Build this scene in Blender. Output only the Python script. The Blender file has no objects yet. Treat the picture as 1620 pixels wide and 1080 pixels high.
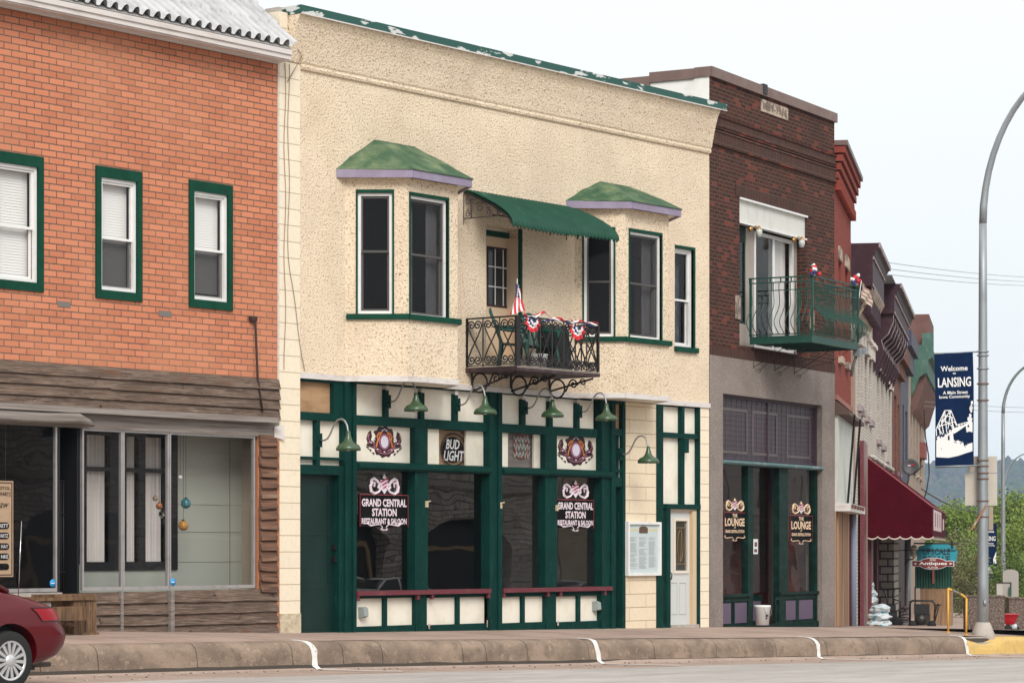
import bpy, bmesh, math, random
from mathutils import Vector, Matrix, noise
R = math.radians
rnd = random.Random(7)
sc = bpy.context.scene
COL = sc.collection
# ---------------------------------------------------------------- camera
FPX = 4300.0; EYE = 1.287; HORZ = 866.0; CX = 810.0
AL = R(37.84)
Dv = (math.cos(AL), math.sin(AL)); Rv = (math.sin(AL), -math.cos(AL))
CAM = (-30.436, -27.702)
cam = bpy.data.cameras.new('camera'); camo = bpy.data.objects.new('camera', cam); COL.objects.link(camo)
cam.sensor_width = 36; cam.lens = FPX/1620*36; cam.shift_y = (HORZ-540)/1620.0
cam.clip_start = .5; cam.clip_end = 6000
camo.location = (CAM[0], CAM[1], EYE); camo.rotation_euler = (R(90), 0, AL-R(90))
sc.camera = camo
# ---------------------------------------------------------------- world, sun, exposure
SUN_EL, SUN_AZ = 36, 228           # azimuth the light comes from, degrees from +X counter-clockwise
w = bpy.data.worlds.new('World'); sc.world = w; w.use_nodes = True
nt = w.node_tree; nt.nodes.clear()
N = nt.nodes.new; L = nt.links.new
sky = N('ShaderNodeTexSky'); sky.sky_type = 'NISHITA'; sky.sun_disc = False
sky.sun_elevation = R(SUN_EL); sky.sun_rotation = R(90-SUN_AZ)
bg1 = N('ShaderNodeBackground'); bg1.inputs[1].default_value = .05; L(sky.outputs[0], bg1.inputs[0])
tc = N('ShaderNodeTexCoord'); sx = N('ShaderNodeSeparateXYZ'); L(tc.outputs['Generated'], sx.inputs[0])
rp = N('ShaderNodeValToRGB'); L(sx.outputs[2], rp.inputs[0])
e = rp.color_ramp.elements
e[0].position = 0; e[0].color = (.65, .68, .70, 1); e[1].position = 1; e[1].color = (1, 1, 1, 1)
e.new(.10).color = (.71, .735, .745, 1); e.new(.22).color = (.775, .79, .785, 1); e.new(.5).color = (.92, .92, .91, 1)
cn = N('ShaderNodeTexNoise'); cn.inputs['Scale'].default_value = 2.2; cn.inputs['Detail'].default_value = 4
L(tc.outputs['Generated'], cn.inputs['Vector'])
mr = N('ShaderNodeMapRange'); L(cn.outputs[0], mr.inputs[0]); mr.inputs[3].default_value = .93; mr.inputs[4].default_value = 1.07
vm = N('ShaderNodeVectorMath'); vm.operation = 'SCALE'; L(rp.outputs[0], vm.inputs[0]); L(mr.outputs[0], vm.inputs['Scale'])
bg2 = N('ShaderNodeBackground'); bg2.inputs[1].default_value = 1.03; L(vm.outputs[0], bg2.inputs[0])
ad = N('ShaderNodeMixShader'); ad.inputs[0].default_value = .93; L(bg1.outputs[0], ad.inputs[1]); L(bg2.outputs[0], ad.inputs[2])
wo = N('ShaderNodeOutputWorld'); L(ad.outputs[0], wo.inputs[0])
sl = bpy.data.lights.new('sun', 'SUN'); sl.energy = 2.0; sl.angle = R(26); sl.color = (1, .96, .9)
so = bpy.data.objects.new('sun', sl); COL.objects.link(so)
sd = Vector((math.cos(R(SUN_EL))*math.cos(R(SUN_AZ)), math.cos(R(SUN_EL))*math.sin(R(SUN_AZ)), math.sin(R(SUN_EL))))
so.rotation_euler = sd.to_track_quat('Z', 'Y').to_euler()
vs = sc.view_settings; vs.view_transform = 'Standard'; vs.look = 'None'; vs.gamma = 1; vs.exposure = .45
sc.render.film_transparent = False
try:
    sc.cycles.use_denoising = True; sc.cycles.max_bounces = 7; sc.cycles.transparent_max_bounces = 12
    sc.cycles.volume_bounces = 1; sc.cycles.caustics_reflective = False; sc.cycles.caustics_refractive = False
except Exception: pass

# ---------------------------------------------------------------- frames
class Fr:
    """a vertical plane: u along it, v out of it towards the street, z up"""
    def __init__(s, O, a): s.O = (O[0], O[1]); s.a = a; s.D = (math.cos(a), math.sin(a)); s.n = (s.D[1], -s.D[0])
    def P(s, u, v, z): return Vector((s.O[0]+u*s.D[0]+v*s.n[0], s.O[1]+u*s.D[1]+v*s.n[1], z))
    def hit(s, px, v=0.):
        k = (px-CX)/FPX; r = (Dv[0]+k*Rv[0], Dv[1]+k*Rv[1]); o = (s.O[0]+s.n[0]*v, s.O[1]+s.n[1]*v)
        det = -r[0]*s.D[1]+r[1]*s.D[0]; bx = o[0]-CAM[0]; by = o[1]-CAM[1]
        Z = (-bx*s.D[1]+by*s.D[0])/det
        X, Y = CAM[0]+Z*r[0], CAM[1]+Z*r[1]
        return (X-o[0])*s.D[0]+(Y-o[1])*s.D[1], Z
    def u(s, px, v=0.): return s.hit(px, v)[0]
    def z(s, px, py, v=0.): return EYE+(HORZ-py)*s.hit(px, v)[1]/FPX
    @staticmethod
    def two(A, B): return Fr((A[0], A[1]), math.atan2(B[1]-A[1], B[0]-A[0]))
def camw(px, py, Z):
    k = (px-CX)/FPX
    return Vector((CAM[0]+Z*(Dv[0]+k*Rv[0]), CAM[1]+Z*(Dv[1]+k*Rv[1]), EYE+(HORZ-py)*Z/FPX))
F0 = Fr((0, 0), 0)
E0 = F0.u(1122)
F1 = Fr((E0, 0), AL-math.atan(2325/FPX))
p1e = F1.P(F1.u(1320), 0, 0)
F2 = Fr((p1e.x, p1e.y), AL-math.atan(795/FPX))
def solve_v(fr, pw, po):
    u = fr.u(pw); lo, hi = 0, 4
    for _ in range(40):
        m = (lo+hi)/2
        if fr.u(po, m) > u: lo = m
        else: hi = m
    return lo
def lerp(tab, x):
    if x <= tab[0][0]: return tab[0][1]
    for (a, b), (c, d) in zip(tab, tab[1:]):
        if x <= c: return b+(d-b)*(x-a)/(c-a)
    return tab[-1][1]
def pz(X): return lerp([(-40, .3), (-12, .27), (-4.2, .13), (0, 0), (11.1, -.165), (17.2, -.31), (26, -.58), (60, -1.3), (110, -2.1), (220, -3)], X)
def kz(X): return lerp([(-40, .2), (-12, .16), (-7, .09), (-2.9, .02), (3.7, -.127), (10.25, -.275), (15.6, -.39), (26, -.66), (60, -1.4), (110, -2.2), (220, -3.1)], X)
def walk(X, v):                                                     # height of the pavement
    t = max(0, min(1, v/2.6)); return pz(X)*(1-t)+kz(X)*t
def road(X, v):
    h = .40 if X < 4 else .385
    return kz(X)-h+.012*max(0, min(12, v-3.9))-.01*max(0, v-16)

# ---------------------------------------------------------------- mesh builder
class MB:
    def __init__(s, fr=F0): s.fr = fr; s.V = []; s.F = []; s.MI = []; s.S = []; s.m = 0; s.sm = False
    def add(s, vs, fs, world=False):
        b = len(s.V)
        s.V += [Vector(p) if world else s.fr.P(*p) for p in vs]
        for f in fs: s.F.append([b+i for i in f]); s.MI.append(s.m); s.S.append(s.sm)
        return s
    def box(s, u0, u1, v0, v1, z0, z1):
        if u0 > u1: u0, u1 = u1, u0
        if v0 > v1: v0, v1 = v1, v0
        if z0 > z1: z0, z1 = z1, z0
        return s.add([(u0, v0, z0), (u1, v0, z0), (u1, v1, z0), (u0, v1, z0), (u0, v0, z1), (u1, v0, z1), (u1, v1, z1), (u0, v1, z1)],
              [(0, 1, 2, 3), (7, 6, 5, 4), (0, 4, 5, 1), (1, 5, 6, 2), (2, 6, 7, 3), (3, 7, 4, 0)])
    def hexa(s, p): return s.add(p, [(0, 1, 2, 3), (7, 6, 5, 4), (0, 4, 5, 1), (1, 5, 6, 2), (2, 6, 7, 3), (3, 7, 4, 0)])
    def quad(s, *p): return s.add(p, [tuple(range(len(p)))])
    def ring(s, u0, u1, z0, z1, wd, v0, v1, wt=None, wb=None):
        wt = wd if wt is None else wt; wb = wd if wb is None else wb
        s.box(u0, u0+wd, v0, v1, z0, z1); s.box(u1-wd, u1, v0, v1, z0, z1)
        s.box(u0+wd, u1-wd, v0, v1, z1-wt, z1)
        if wb > 0: s.box(u0+wd, u1-wd, v0, v1, z0, z0+wb)
        return s
    def prism(s, pl, v0, v1):                                       # polygon in (u,z)
        n = len(pl); vs = [(a, v0, b) for a, b in pl]+[(a, v1, b) for a, b in pl]
        return s.add(vs, [tuple(range(n)), tuple(range(2*n-1, n-1, -1))]+[(i, (i+1) % n, n+(i+1) % n, n+i) for i in range(n)])
    def plan(s, pl, z0, z1):                                        # polygon in (u,v)
        n = len(pl); vs = [(a, b, z0) for a, b in pl]+[(a, b, z1) for a, b in pl]
        return s.add(vs, [tuple(range(n)), tuple(range(2*n-1, n-1, -1))]+[(i, (i+1) % n, n+(i+1) % n, n+i) for i in range(n)])
    def sweep(s, pf, u0, u1, caps=True):                            # profile in (v,z) along u
        n = len(pf); vs = [(u0, a, b) for a, b in pf]+[(u1, a, b) for a, b in pf]
        fs = [(i, (i+1) % n, n+(i+1) % n, n+i) for i in range(n)]
        if caps: fs += [tuple(range(n)), tuple(range(2*n-1, n-1, -1))]
        return s.add(vs, fs)
    def tube(s, path, r, seg=6, world=False, caps=True):
        P = [Vector(p) if world else s.fr.P(*p) for p in path]; n = len(P); rs = r if isinstance(r, (list, tuple)) else [r]*n
        vs = []; prev = None
        for i in range(n):
            t = (P[min(i+1, n-1)]-P[max(i-1, 0)])
            if t.length < 1e-9: t = Vector((0, 0, 1))
            t.normalize()
            if prev is None:
                a = Vector((0, 0, 1)) if abs(t.z) < .9 else Vector((1, 0, 0)); x = t.cross(a).normalized()
            else:
                x = prev-t*prev.dot(t); x = x.normalized() if x.length > 1e-6 else t.cross(Vector((.3, .5, .8))).normalized()
            prev = x; y = t.cross(x)
            for k in range(seg): q = 2*math.pi*k/seg+.4; vs.append(P[i]+x*(math.cos(q)*rs[i])+y*(math.sin(q)*rs[i]))
        fs = [(i*seg+k, i*seg+(k+1) % seg, (i+1)*seg+(k+1) % seg, (i+1)*seg+k) for i in range(n-1) for k in range(seg)]
        if caps: fs += [tuple(range(seg)), tuple(range(n*seg-1, (n-1)*seg-1, -1))]
        o = s.sm; s.sm = seg > 5; s.add(vs, fs, True); s.sm = o; return s
    def lathe(s, pf, c, seg=24, axis='z', cap=True):
        vs = []
        for r, h in pf:
            for k in range(seg):
                q = 2*math.pi*k/seg; a, b = r*math.cos(q), r*math.sin(q)
                vs.append((c[0]+a, c[1]+b, c[2]+h) if axis == 'z' else (c[0]+a, c[1]+h, c[2]+b))
        n = len(pf); fs = [(i*seg+k, i*seg+(k+1) % seg, (i+1)*seg+(k+1) % seg, (i+1)*seg+k) for i in range(n-1) for k in range(seg)]
        if cap and pf[0][0] > 1e-4: fs.append(tuple(range(seg)))
        if cap and pf[-1][0] > 1e-4: fs.append(tuple(range(n*seg-1, (n-1)*seg-1, -1)))
        o = s.sm; s.sm = True; s.add(vs, fs); s.sm = o; return s
    def wall(s, u0, u1, z0, z1, v, holes=(), depth=.12):
        us = sorted(set([u0, u1]+[h[0] for h in holes]+[h[1] for h in holes])); us = [a for a in us if u0 <= a <= u1]
        zs = sorted(set([z0, z1]+[h[2] for h in holes]+[h[3] for h in holes])); zs = [a for a in zs if z0 <= a <= z1]
        for a, b in zip(us, us[1:]):
            for c, d in zip(zs, zs[1:]):
                mu, mz = (a+b)/2, (c+d)/2
                if any(h[0] < mu < h[1] and h[2] < mz < h[3] for h in holes): continue
                s.quad((a, v, c), (b, v, c), (b, v, d), (a, v, d))
        for h in holes:
            a, b, c, d = h[:4]; w_ = v-depth
            s.quad((a, v, c), (a, w_, c), (a, w_, d), (a, v, d)); s.quad((b, v, c), (b, w_, c), (b, w_, d), (b, v, d))
            s.quad((a, v, c), (b, v, c), (b, w_, c), (a, w_, c)); s.quad((a, v, d), (b, v, d), (b, w_, d), (a, w_, d))
        return s
    def blob(s, c, r, sub=2, jit=0.0, sq=(1, 1, 1), seed=0):
        bm = bmesh.new(); bmesh.ops.create_icosphere(bm, subdivisions=sub, radius=1)
        vs = []
        for v_ in bm.verts:
            p = v_.co; k = 1+jit*noise.noise(p*1.7+Vector((seed*3.1, seed, 0)))*2
            vs.append((c[0]+p.x*r*k*sq[0], c[1]+p.y*r*k*sq[1], c[2]+p.z*r*k*sq[2]))
        fs = [tuple(v_.index for v_ in f.verts) for f in bm.faces]; bm.free()
        o = s.sm; s.sm = True; s.add(vs, fs); s.sm = o; return s
    def text(s, t, u, z, wd, h, v, th=.004, bold=.0, align='C', fn=None):
        cu = bpy.data.curves.new('t', 'FONT'); cu.body = t; cu.extrude = 0; cu.offset = bold; cu.resolution_u = 2
        o = bpy.data.objects.new('t', cu); COL.objects.link(o)
        me = bpy.data.meshes.new_from_object(o)
        vs = [x.co.copy() for x in me.vertices]; fs = [tuple(p.vertices) for p in me.polygons]
        bpy.data.objects.remove(o); bpy.data.curves.remove(cu); bpy.data.meshes.remove(me)
        if not vs: return s
        x0 = min(p.x for p in vs); x1 = max(p.x for p in vs); y0 = min(p.y for p in vs); y1 = max(p.y for p in vs)
        sx_ = wd/max(1e-6, x1-x0); sy = h/max(1e-6, y1-y0); off = {'C': wd/2, 'L': 0, 'R': wd}[align]
        out = []
        for p in vs:
            a, b = (p.x-x0)*sx_-off, (p.y-y0)*sy-h/2
            if fn: a, b = fn(a, b)
            out.append((u+a, v, z+b))
        s.add(out, fs); return s
def mkobj(name, mb, mats, mat_inv, smooth_angle=None):
    me = bpy.data.meshes.new(name)
    V = [mat_inv @ p for p in mb.V]
    me.from_pydata([tuple(p) for p in V], [], mb.F)
    if not isinstance(mats, (list, tuple)): mats = [mats]
    for m in mats: me.materials.append(m)
    me.polygons.foreach_set('material_index', mb.MI); me.polygons.foreach_set('use_smooth', mb.S)
    bm = bmesh.new(); bm.from_mesh(me)
    bmesh.ops.recalc_face_normals(bm, faces=bm.faces); bm.to_mesh(me); bm.free(); me.update()
    o = bpy.data.objects.new(name, me); COL.objects.link(o); return o
def tag(o, label, cat=None, group=None, kind=None):
    if label: o['label'] = label
    if cat: o['category'] = cat
    if group: o['group'] = group
    if kind: o['kind'] = kind
    return o
class Thing:
    def __init__(s, name, label, cat, fr, u, v, z, group=None):
        s.o = bpy.data.objects.new(name, None); COL.objects.link(s.o); s.o.empty_display_size = .2
        p = fr.P(u, v, z); s.M = Matrix.Translation(p) @ Matrix.Rotation(fr.a, 4, 'Z'); s.o.matrix_world = s.M
        s.Mi = s.M.inverted(); s.fr = fr; tag(s.o, label, cat, group)
    def part(s, name, mb, mats, parent=None, label=None, kind=None):
        o = mkobj(name, mb, mats, s.Mi); o.parent = parent or s.o
        if label: o['label'] = label
        if kind: o['kind'] = kind
        return o
def single(name, label, cat, mb, mats, fr, u, v, z, group=None, kind=None):
    M = Matrix.Translation(fr.P(u, v, z)) @ Matrix.Rotation(fr.a, 4, 'Z')
    o = mkobj(name, mb, mats, M.inverted()); o.matrix_world = M; tag(o, label, cat, group, kind); return o
def copy_tree(o, parent=None):
    c = o.copy(); COL.objects.link(c)
    if parent: c.parent = parent; c.matrix_parent_inverse = o.matrix_parent_inverse.copy()
    for ch in o.children: copy_tree(ch, c)
    return c

# ---------------------------------------------------------------- materials
def M(name, col, rough=.65, metal=0., bump=(), mot=(), spec=.4, coat=0, emit=None):
    """bump: (scale, strength, distance[, stretch]); mot: (scale, colour2, lo, hi[, stretch[, detail]])"""
    m = bpy.data.materials.new(name); m.use_nodes = True; t = m.node_tree; t.nodes.clear()
    n = t.nodes.new; l = t.links.new
    out = n('ShaderNodeOutputMaterial'); b = n('ShaderNodeBsdfPrincipled'); l(b.outputs[0], out.inputs[0])
    b.inputs['Roughness'].default_value = rough; b.inputs['Metallic'].default_value = metal
    b.inputs['Specular IOR Level'].default_value = spec
    if coat: b.inputs['Coat Weight'].default_value = coat; b.inputs['Coat Roughness'].default_value = .05
    tcn = n('ShaderNodeTexCoord'); c4 = (*col, 1)
    def vec(st):
        if not st: return tcn.outputs['Object']
        mp = n('ShaderNodeMapping'); mp.inputs['Scale'].default_value = st; l(tcn.outputs['Object'], mp.inputs[0]); return mp.outputs[0]
    cur = None
    for q in mot:
        ns = n('ShaderNodeTexNoise'); ns.inputs['Scale'].default_value = q[0]; ns.inputs['Detail'].default_value = q[5] if len(q) > 5 else 6
        ns.inputs['Roughness'].default_value = .6
        l(vec(q[4] if len(q) > 4 else None), ns.inputs['Vector'])
        mr_ = n('ShaderNodeMapRange'); mr_.inputs[1].default_value = q[2]; mr_.inputs[2].default_value = q[3]; l(ns.outputs[0], mr_.inputs[0])
        mx = n('ShaderNodeMix'); mx.data_type = 'RGBA'; l(mr_.outputs[0], mx.inputs[0]); mx.inputs[7].default_value = (*q[1], 1)
        if cur is None: mx.inputs[6].default_value = c4
        else: l(cur, mx.inputs[6])
        cur = mx.outputs[2]
    if cur is None: b.inputs['Base Color'].default_value = c4
    else: l(cur, b.inputs['Base Color'])
    nb = None
    for q in bump:
        ns = n('ShaderNodeTexNoise'); ns.inputs['Scale'].default_value = q[0]; ns.inputs['Detail'].default_value = 4
        l(vec(q[3] if len(q) > 3 else None), ns.inputs['Vector'])
        bp = n('ShaderNodeBump'); bp.inputs['Strength'].default_value = q[1]; bp.inputs['Distance'].default_value = q[2]
        l(ns.outputs[0], bp.inputs['Height'])
        if nb: l(nb, bp.inputs['Normal'])
        nb = bp.outputs[0]
    if nb: l(nb, b.inputs['Normal'])
    if emit: b.inputs['Emission Color'].default_value = (*emit[0], 1); b.inputs['Emission Strength'].default_value = emit[1]
    return m
def brick(name, c1, c2, mortar, bw, rh, ms=.01, off=.5, rough=.85, dirt=(.06, .05, .045), dlo=.55, dhi=.9, bmp=.5, vert=False, bias=0., third=None, shift=(0, 0), msm=.1):
    m = bpy.data.materials.new(name); m.use_nodes = True; t = m.node_tree; n = t.nodes.new; l = t.links.new
    b = t.nodes['Principled BSDF']; b.inputs['Roughness'].default_value = rough; b.inputs['Specular IOR Level'].default_value = .12
    tcn = n('ShaderNodeTexCoord'); s = n('ShaderNodeSeparateXYZ'); l(tcn.outputs['Object'], s.inputs[0])
    a = n('ShaderNodeMath'); a.operation = 'ADD'; l(s.outputs[0], a.inputs[0]); l(s.outputs[1], a.inputs[1])
    a2 = n('ShaderNodeMath'); a2.operation = 'ADD'; l(a.outputs[0], a2.inputs[0]); a2.inputs[1].default_value = shift[0]+50*bw*2
    a3 = n('ShaderNodeMath'); a3.operation = 'ADD'; l(s.outputs[2], a3.inputs[0]); a3.inputs[1].default_value = shift[1]+200*rh
    c = n('ShaderNodeCombineXYZ')
    if vert: l(a2.outputs[0], c.inputs[1]); l(a3.outputs[0], c.inputs[0])
    else: l(a2.outputs[0], c.inputs[0]); l(a3.outputs[0], c.inputs[1])
    br = n('ShaderNodeTexBrick'); l(c.outputs[0], br.inputs[0]); br.offset = off; br.offset_frequency = 2
    for k, v_ in (('Color1', (*c1, 1)), ('Color2', (*c2, 1)), ('Mortar', (*mortar, 1)), ('Scale', 1), ('Mortar Size', ms), ('Mortar Smooth', msm), ('Bias', bias), ('Brick Width', bw), ('Row Height', rh)):
        br.inputs[k].default_value = v_
    cur = br.outputs[0]
    if third:                                                       # a few bricks of a third colour
        br2 = n('ShaderNodeTexBrick'); l(c.outputs[0], br2.inputs[0]); br2.offset = off
        for k, v_ in (('Color1', (0, 0, 0, 1)), ('Color2', (1, 1, 1, 1)), ('Mortar', (0, 0, 0, 1)), ('Scale', 1), ('Mortar Size', ms), ('Mortar Smooth', msm), ('Bias', 0), ('Brick Width', bw), ('Row Height', rh)):
            br2.inputs[k].default_value = v_
        vm_ = n('ShaderNodeMath'); vm_.operation = 'GREATER_THAN'; vm_.inputs[1].default_value = third[1]; l(br2.outputs[0], vm_.inputs[0])
        mx = n('ShaderNodeMix'); mx.data_type = 'RGBA'; l(vm_.outputs[0], mx.inputs[0]); l(cur, mx.inputs[6]); mx.inputs[7].default_value = (*third[0], 1); cur = mx.outputs[2]
    for sc_, lo, hi, cc, f in ((.7, dlo, dhi, dirt, .6), (14, .45, .8, dirt, .35)):
        ns = n('ShaderNodeTexNoise'); ns.inputs['Scale'].default_value = sc_; ns.inputs['Detail'].default_value = 7; l(tcn.outputs['Object'], ns.inputs['Vector'])
        mr_ = n('ShaderNodeMapRange'); mr_.inputs[1].default_value = lo; mr_.inputs[2].default_value = hi; mr_.inputs[4].default_value = f; l(ns.outputs[0], mr_.inputs[0])
        mx = n('ShaderNodeMix'); mx.data_type = 'RGBA'; l(mr_.outputs[0], mx.inputs[0]); l(cur, mx.inputs[6]); mx.inputs[7].default_value = (*cc, 1); cur = mx.outputs[2]
    l(cur, b.inputs['Base Color'])
    inv = n('ShaderNodeMath'); inv.operation = 'SUBTRACT'; inv.inputs[0].default_value = 1; l(br.outputs['Fac'], inv.inputs[1])
    bp = n('ShaderNodeBump'); bp.inputs['Strength'].default_value = bmp; bp.inputs['Distance'].default_value = .01; l(inv.outputs[0], bp.inputs['Height'])
    ns = n('ShaderNodeTexNoise'); ns.inputs['Scale'].default_value = 60; l(tcn.outputs['Object'], ns.inputs['Vector'])
    b2 = n('ShaderNodeBump'); b2.inputs['Strength'].default_value = .3; b2.inputs['Distance'].default_value = .005; l(ns.outputs[0], b2.inputs['Height']); l(bp.outputs[0], b2.inputs['Normal'])
    l(b2.outputs[0], b.inputs['Normal']); return m
def glassm(name, tint=.8, wav=.02, refl=.055, dirt=0.0, dc=(.5, .5, .48)):
    m = bpy.data.materials.new(name); m.use_nodes = True; t = m.node_tree; t.nodes.clear(); n = t.nodes.new; l = t.links.new
    out = n('ShaderNodeOutputMaterial'); mx = n('ShaderNodeMixShader'); tr = n('ShaderNodeBsdfTransparent'); gl = n('ShaderNodeBsdfGlossy')
    tr.inputs[0].default_value = (tint, tint, tint*1.01, 1); gl.inputs['Roughness'].default_value = .01; gl.inputs[0].default_value = (1, 1, 1, 1)
    tcn = n('ShaderNodeTexCoord'); ns = n('ShaderNodeTexNoise'); ns.inputs['Scale'].default_value = 1.3; ns.inputs['Detail'].default_value = 1; l(tcn.outputs['Object'], ns.inputs['Vector'])
    bp = n('ShaderNodeBump'); bp.inputs['Strength'].default_value = 1; bp.inputs['Distance'].default_value = wav; l(ns.outputs[0], bp.inputs['Height'])
    fr = n('ShaderNodeLayerWeight'); l(bp.outputs[0], fr.inputs['Normal']); l(bp.outputs[0], gl.inputs['Normal'])
    pw = n('ShaderNodeMath'); pw.operation = 'POWER'; pw.inputs[1].default_value = 5.5; l(fr.outputs['Facing'], pw.inputs[0])
    ma_ = n('ShaderNodeMath'); ma_.operation = 'MULTIPLY_ADD'; ma_.inputs[1].default_value = .9; ma_.inputs[2].default_value = refl; l(pw.outputs[0], ma_.inputs[0])
    l(ma_.outputs[0], mx.inputs[0]); l(tr.outputs[0], mx.inputs[1]); l(gl.outputs[0], mx.inputs[2])
    if dirt:
        df = n('ShaderNodeBsdfDiffuse'); df.inputs[0].default_value = (*dc, 1); m2 = n('ShaderNodeMixShader'); m2.inputs[0].default_value = dirt
        l(mx.outputs[0], m2.inputs[1]); l(df.outputs[0], m2.inputs[2]); l(m2.outputs[0], out.inputs[0])
    else: l(mx.outputs[0], out.inputs[0])
    return m
OB = brick('orange_brick', (.60, .225, .125), (.47, .165, .09), (.11, .09, .075), .27, .0905, .0085, dirt=(.50, .25, .15), dlo=.45, dhi=.8)
DB = brick('dark_brick', (.050, .022, .017), (.090, .030, .021), (.12, .088, .068), .22, .0735, .007, dirt=(.03, .022, .02), third=((.17, .042, .03), .90), dlo=.5, dhi=.85)
DBS = brick('dark_brick_soldier', (.085, .034, .026), (.055, .028, .024), (.11, .085, .07), .34, .0735, .007, dirt=(.03, .022, .02), vert=True, off=0)
RB = brick('red_brick', (.27, .055, .038), (.21, .043, .032), (.19, .065, .05), .22, .075, .006, dirt=(.2, .06, .05))
WB = brick('white_painted_brick', (.62, .57, .51), (.52, .47, .42), (.36, .32, .28), .22, .08, .008, dirt=(.34, .25, .2), bmp=1)
BB = brick('brown_brick', (.20, .07, .05), (.14, .05, .04), (.2, .15, .12), .22, .08, .008)
STB = brick('rough_stone_block', (.62, .56, .50), (.40, .36, .31), (.08, .07, .06), .42, .17, .014, off=.37, bmp=1)
CREAM = (.86, .715, .54)
CMU = brick('cream_block', (.75, .64, .48), (.72, .615, .46), (.33, .25, .17), 1.02, .236, .005, dirt=(.55, .44, .3), bmp=.8, msm=.3)
CMUP = brick('cream_block_pier', (.79, .70, .55), (.76, .67, .53), (.42, .33, .22), 80, .245, .005, off=0, dirt=(.6, .5, .36), bmp=.8, msm=.3, shift=(-7960, 0))
STUC = M('cream_stucco', CREAM, .9, bump=[(31, 1, .032), (90, .9, .012)], mot=[(1.1, (.72, .58, .42), .45, .8), (.35, (.70, .57, .43), .5, .75), (31, (.34, .25, .165), .55, .68, None, 3), (75, (.5, .39, .28), .56, .7, None, 2), (1.5, (.64, .52, .39), .60, .80, (1.6, 1, .4), 8)])
GST = M('grey_stucco', (.24, .20, .18), .92, bump=[(45, 1, .02)], mot=[(50, (.42, .37, .33), .5, .75, None, 3), (1.3, (.17, .14, .125), .45, .8)])
GREEN = M('green_paint', (.003, .036, .029), .55, spec=.08, bump=[(20, .15, .004)], mot=[(3, (.002, .025, .021), .4, .7), (7, (.012, .062, .05), .55, .8, (3, 3, .5)), (26, (.16, .18, .15), .695, .73, (1.5, 1.5, .6), 8)])
GREENL = M('green_trim_paint', (.005, .055, .032), .6, mot=[(5, (.004, .04, .024), .4, .7)], spec=.1)
DGREEN = M('dark_green_door', (.002, .018, .014), .4, spec=.3, bump=[(8, .2, .004)], mot=[(2.5, (.006, .026, .021), .4, .7)])
F1GREEN = M('blackish_green_paint', (.003, .018, .013), .5, spec=.1, mot=[(6, (.012, .045, .036), .45, .75)])
MAROON = M('maroon_paint', (.13, .025, .035), .45, mot=[(8, (.18, .06, .06), .5, .8)])
PANEL = M('cream_panel', (.80, .755, .65), .55, mot=[(4, (.68, .62, .5), .45, .8), (60, (.4, .33, .25), .70, .84)])
WHITE = M('white_vinyl', (.74, .74, .73), .4, mot=[(6, (.62, .61, .58), .5, .8)])
GREYT = M('grey_screen_frame', (.30, .28, .26), .5)
STRIP = M('white_metal_strip', (.62, .59, .57), .5, mot=[(3, (.42, .35, .32), .5, .75, (1, 1, 3))])
PURP = M('purple_grey_fascia', (.23, .19, .27), .55, mot=[(4, (.28, .24, .34), .4, .7), (30, (.14, .10, .15), .6, .8)])
AWN = M('green_metal_awning', (.010, .062, .038), .6, mot=[(3, (.007, .045, .028), .4, .7), (5, (.07, .17, .11), .60, .76, (1, .4, .4), 9), (30, (.03, .10, .07), .60, .8)], bump=[(30, .3, .006)], spec=.2)
RFG = M('mossy_green_roof', (.045, .098, .05), .85, mot=[(1.2, (.022, .075, .035), .42, .62), (2.2, (.20, .25, .13), .46, .78, (1, 1, 1.2), 10), (24, (.025, .06, .03), .60, .75), (60, (.16, .2, .12), .62, .75)], bump=[(25, .6, .014), (6, .4, .03)])
COPG = M('peeling_green_coping', (.012, .075, .06), .5, mot=[(2.2, (.55, .56, .55), .575, .59, (1, 1, 3.5), 9)])
IRON = M('black_wrought_iron', (.012, .009, .009), .5)
IRONP = M('purple_brown_iron', (.032, .017, .020), .55, mot=[(8, (.11, .06, .06), .5, .75)])
GIRON = M('green_iron', (.012, .06, .045), .45, mot=[(12, (.03, .1, .08), .55, .8)])
GLS = glassm('window_glass', .93, .012, refl=.03)
GLSL = glassm('clear_shop_glass', .9, .003, refl=.045)
GLSH = glassm('shop_glass', .85, .0022, refl=.13)
GLSD = glassm('dusty_glass', .8, .01, dirt=.04)
SCREEN = glassm('insect_screen', .55, .01, dirt=.06, dc=(.10, .10, .105), refl=.004)
LSCR = glassm('dark_screen', .38, .01, dirt=.05, dc=(.1, .1, .1), refl=.01)
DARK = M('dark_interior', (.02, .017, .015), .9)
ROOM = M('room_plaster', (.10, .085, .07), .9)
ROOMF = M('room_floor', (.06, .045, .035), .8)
BLACK = M('black_frame', (.008, .008, .009), .5)
SAGE = M('sage_wall', (.40, .42, .36), .8)
CURT = M('white_curtain', (.66, .62, .58), .85, mot=[(9, (.5, .46, .43), .4, .8, (1, 1, .05))])
BAYC = M('grey_bay_curtain', (.30, .29, .30), .9, mot=[(6, (.2, .2, .21), .45, .7, (1, 1, .2))])
BLIND = M('white_blind', (.84, .83, .80), .6)
ALU = M('aluminium', (.46, .44, .44), .4, .6, mot=[(5, (.3, .29, .28), .5, .8)])
WOOD = M('weathered_wood', (.185, .130, .098), .88, mot=[(1.3, (.12, .078, .056), .42, .6, (1, 1, 5)), (9, (.07, .048, .036), .46, .60, (.3, 1, 9), 10), (14, (.32, .255, .21), .56, .72, (.25, 1, 8), 10), (3, (.13, .06, .035), .58, .72, (.6, 1, 3)), (5, (.03, .02, .016), .655, .70, (1, 1, 1.2))], bump=[(12, .8, .012, (.12, 1, 10))])
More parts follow.
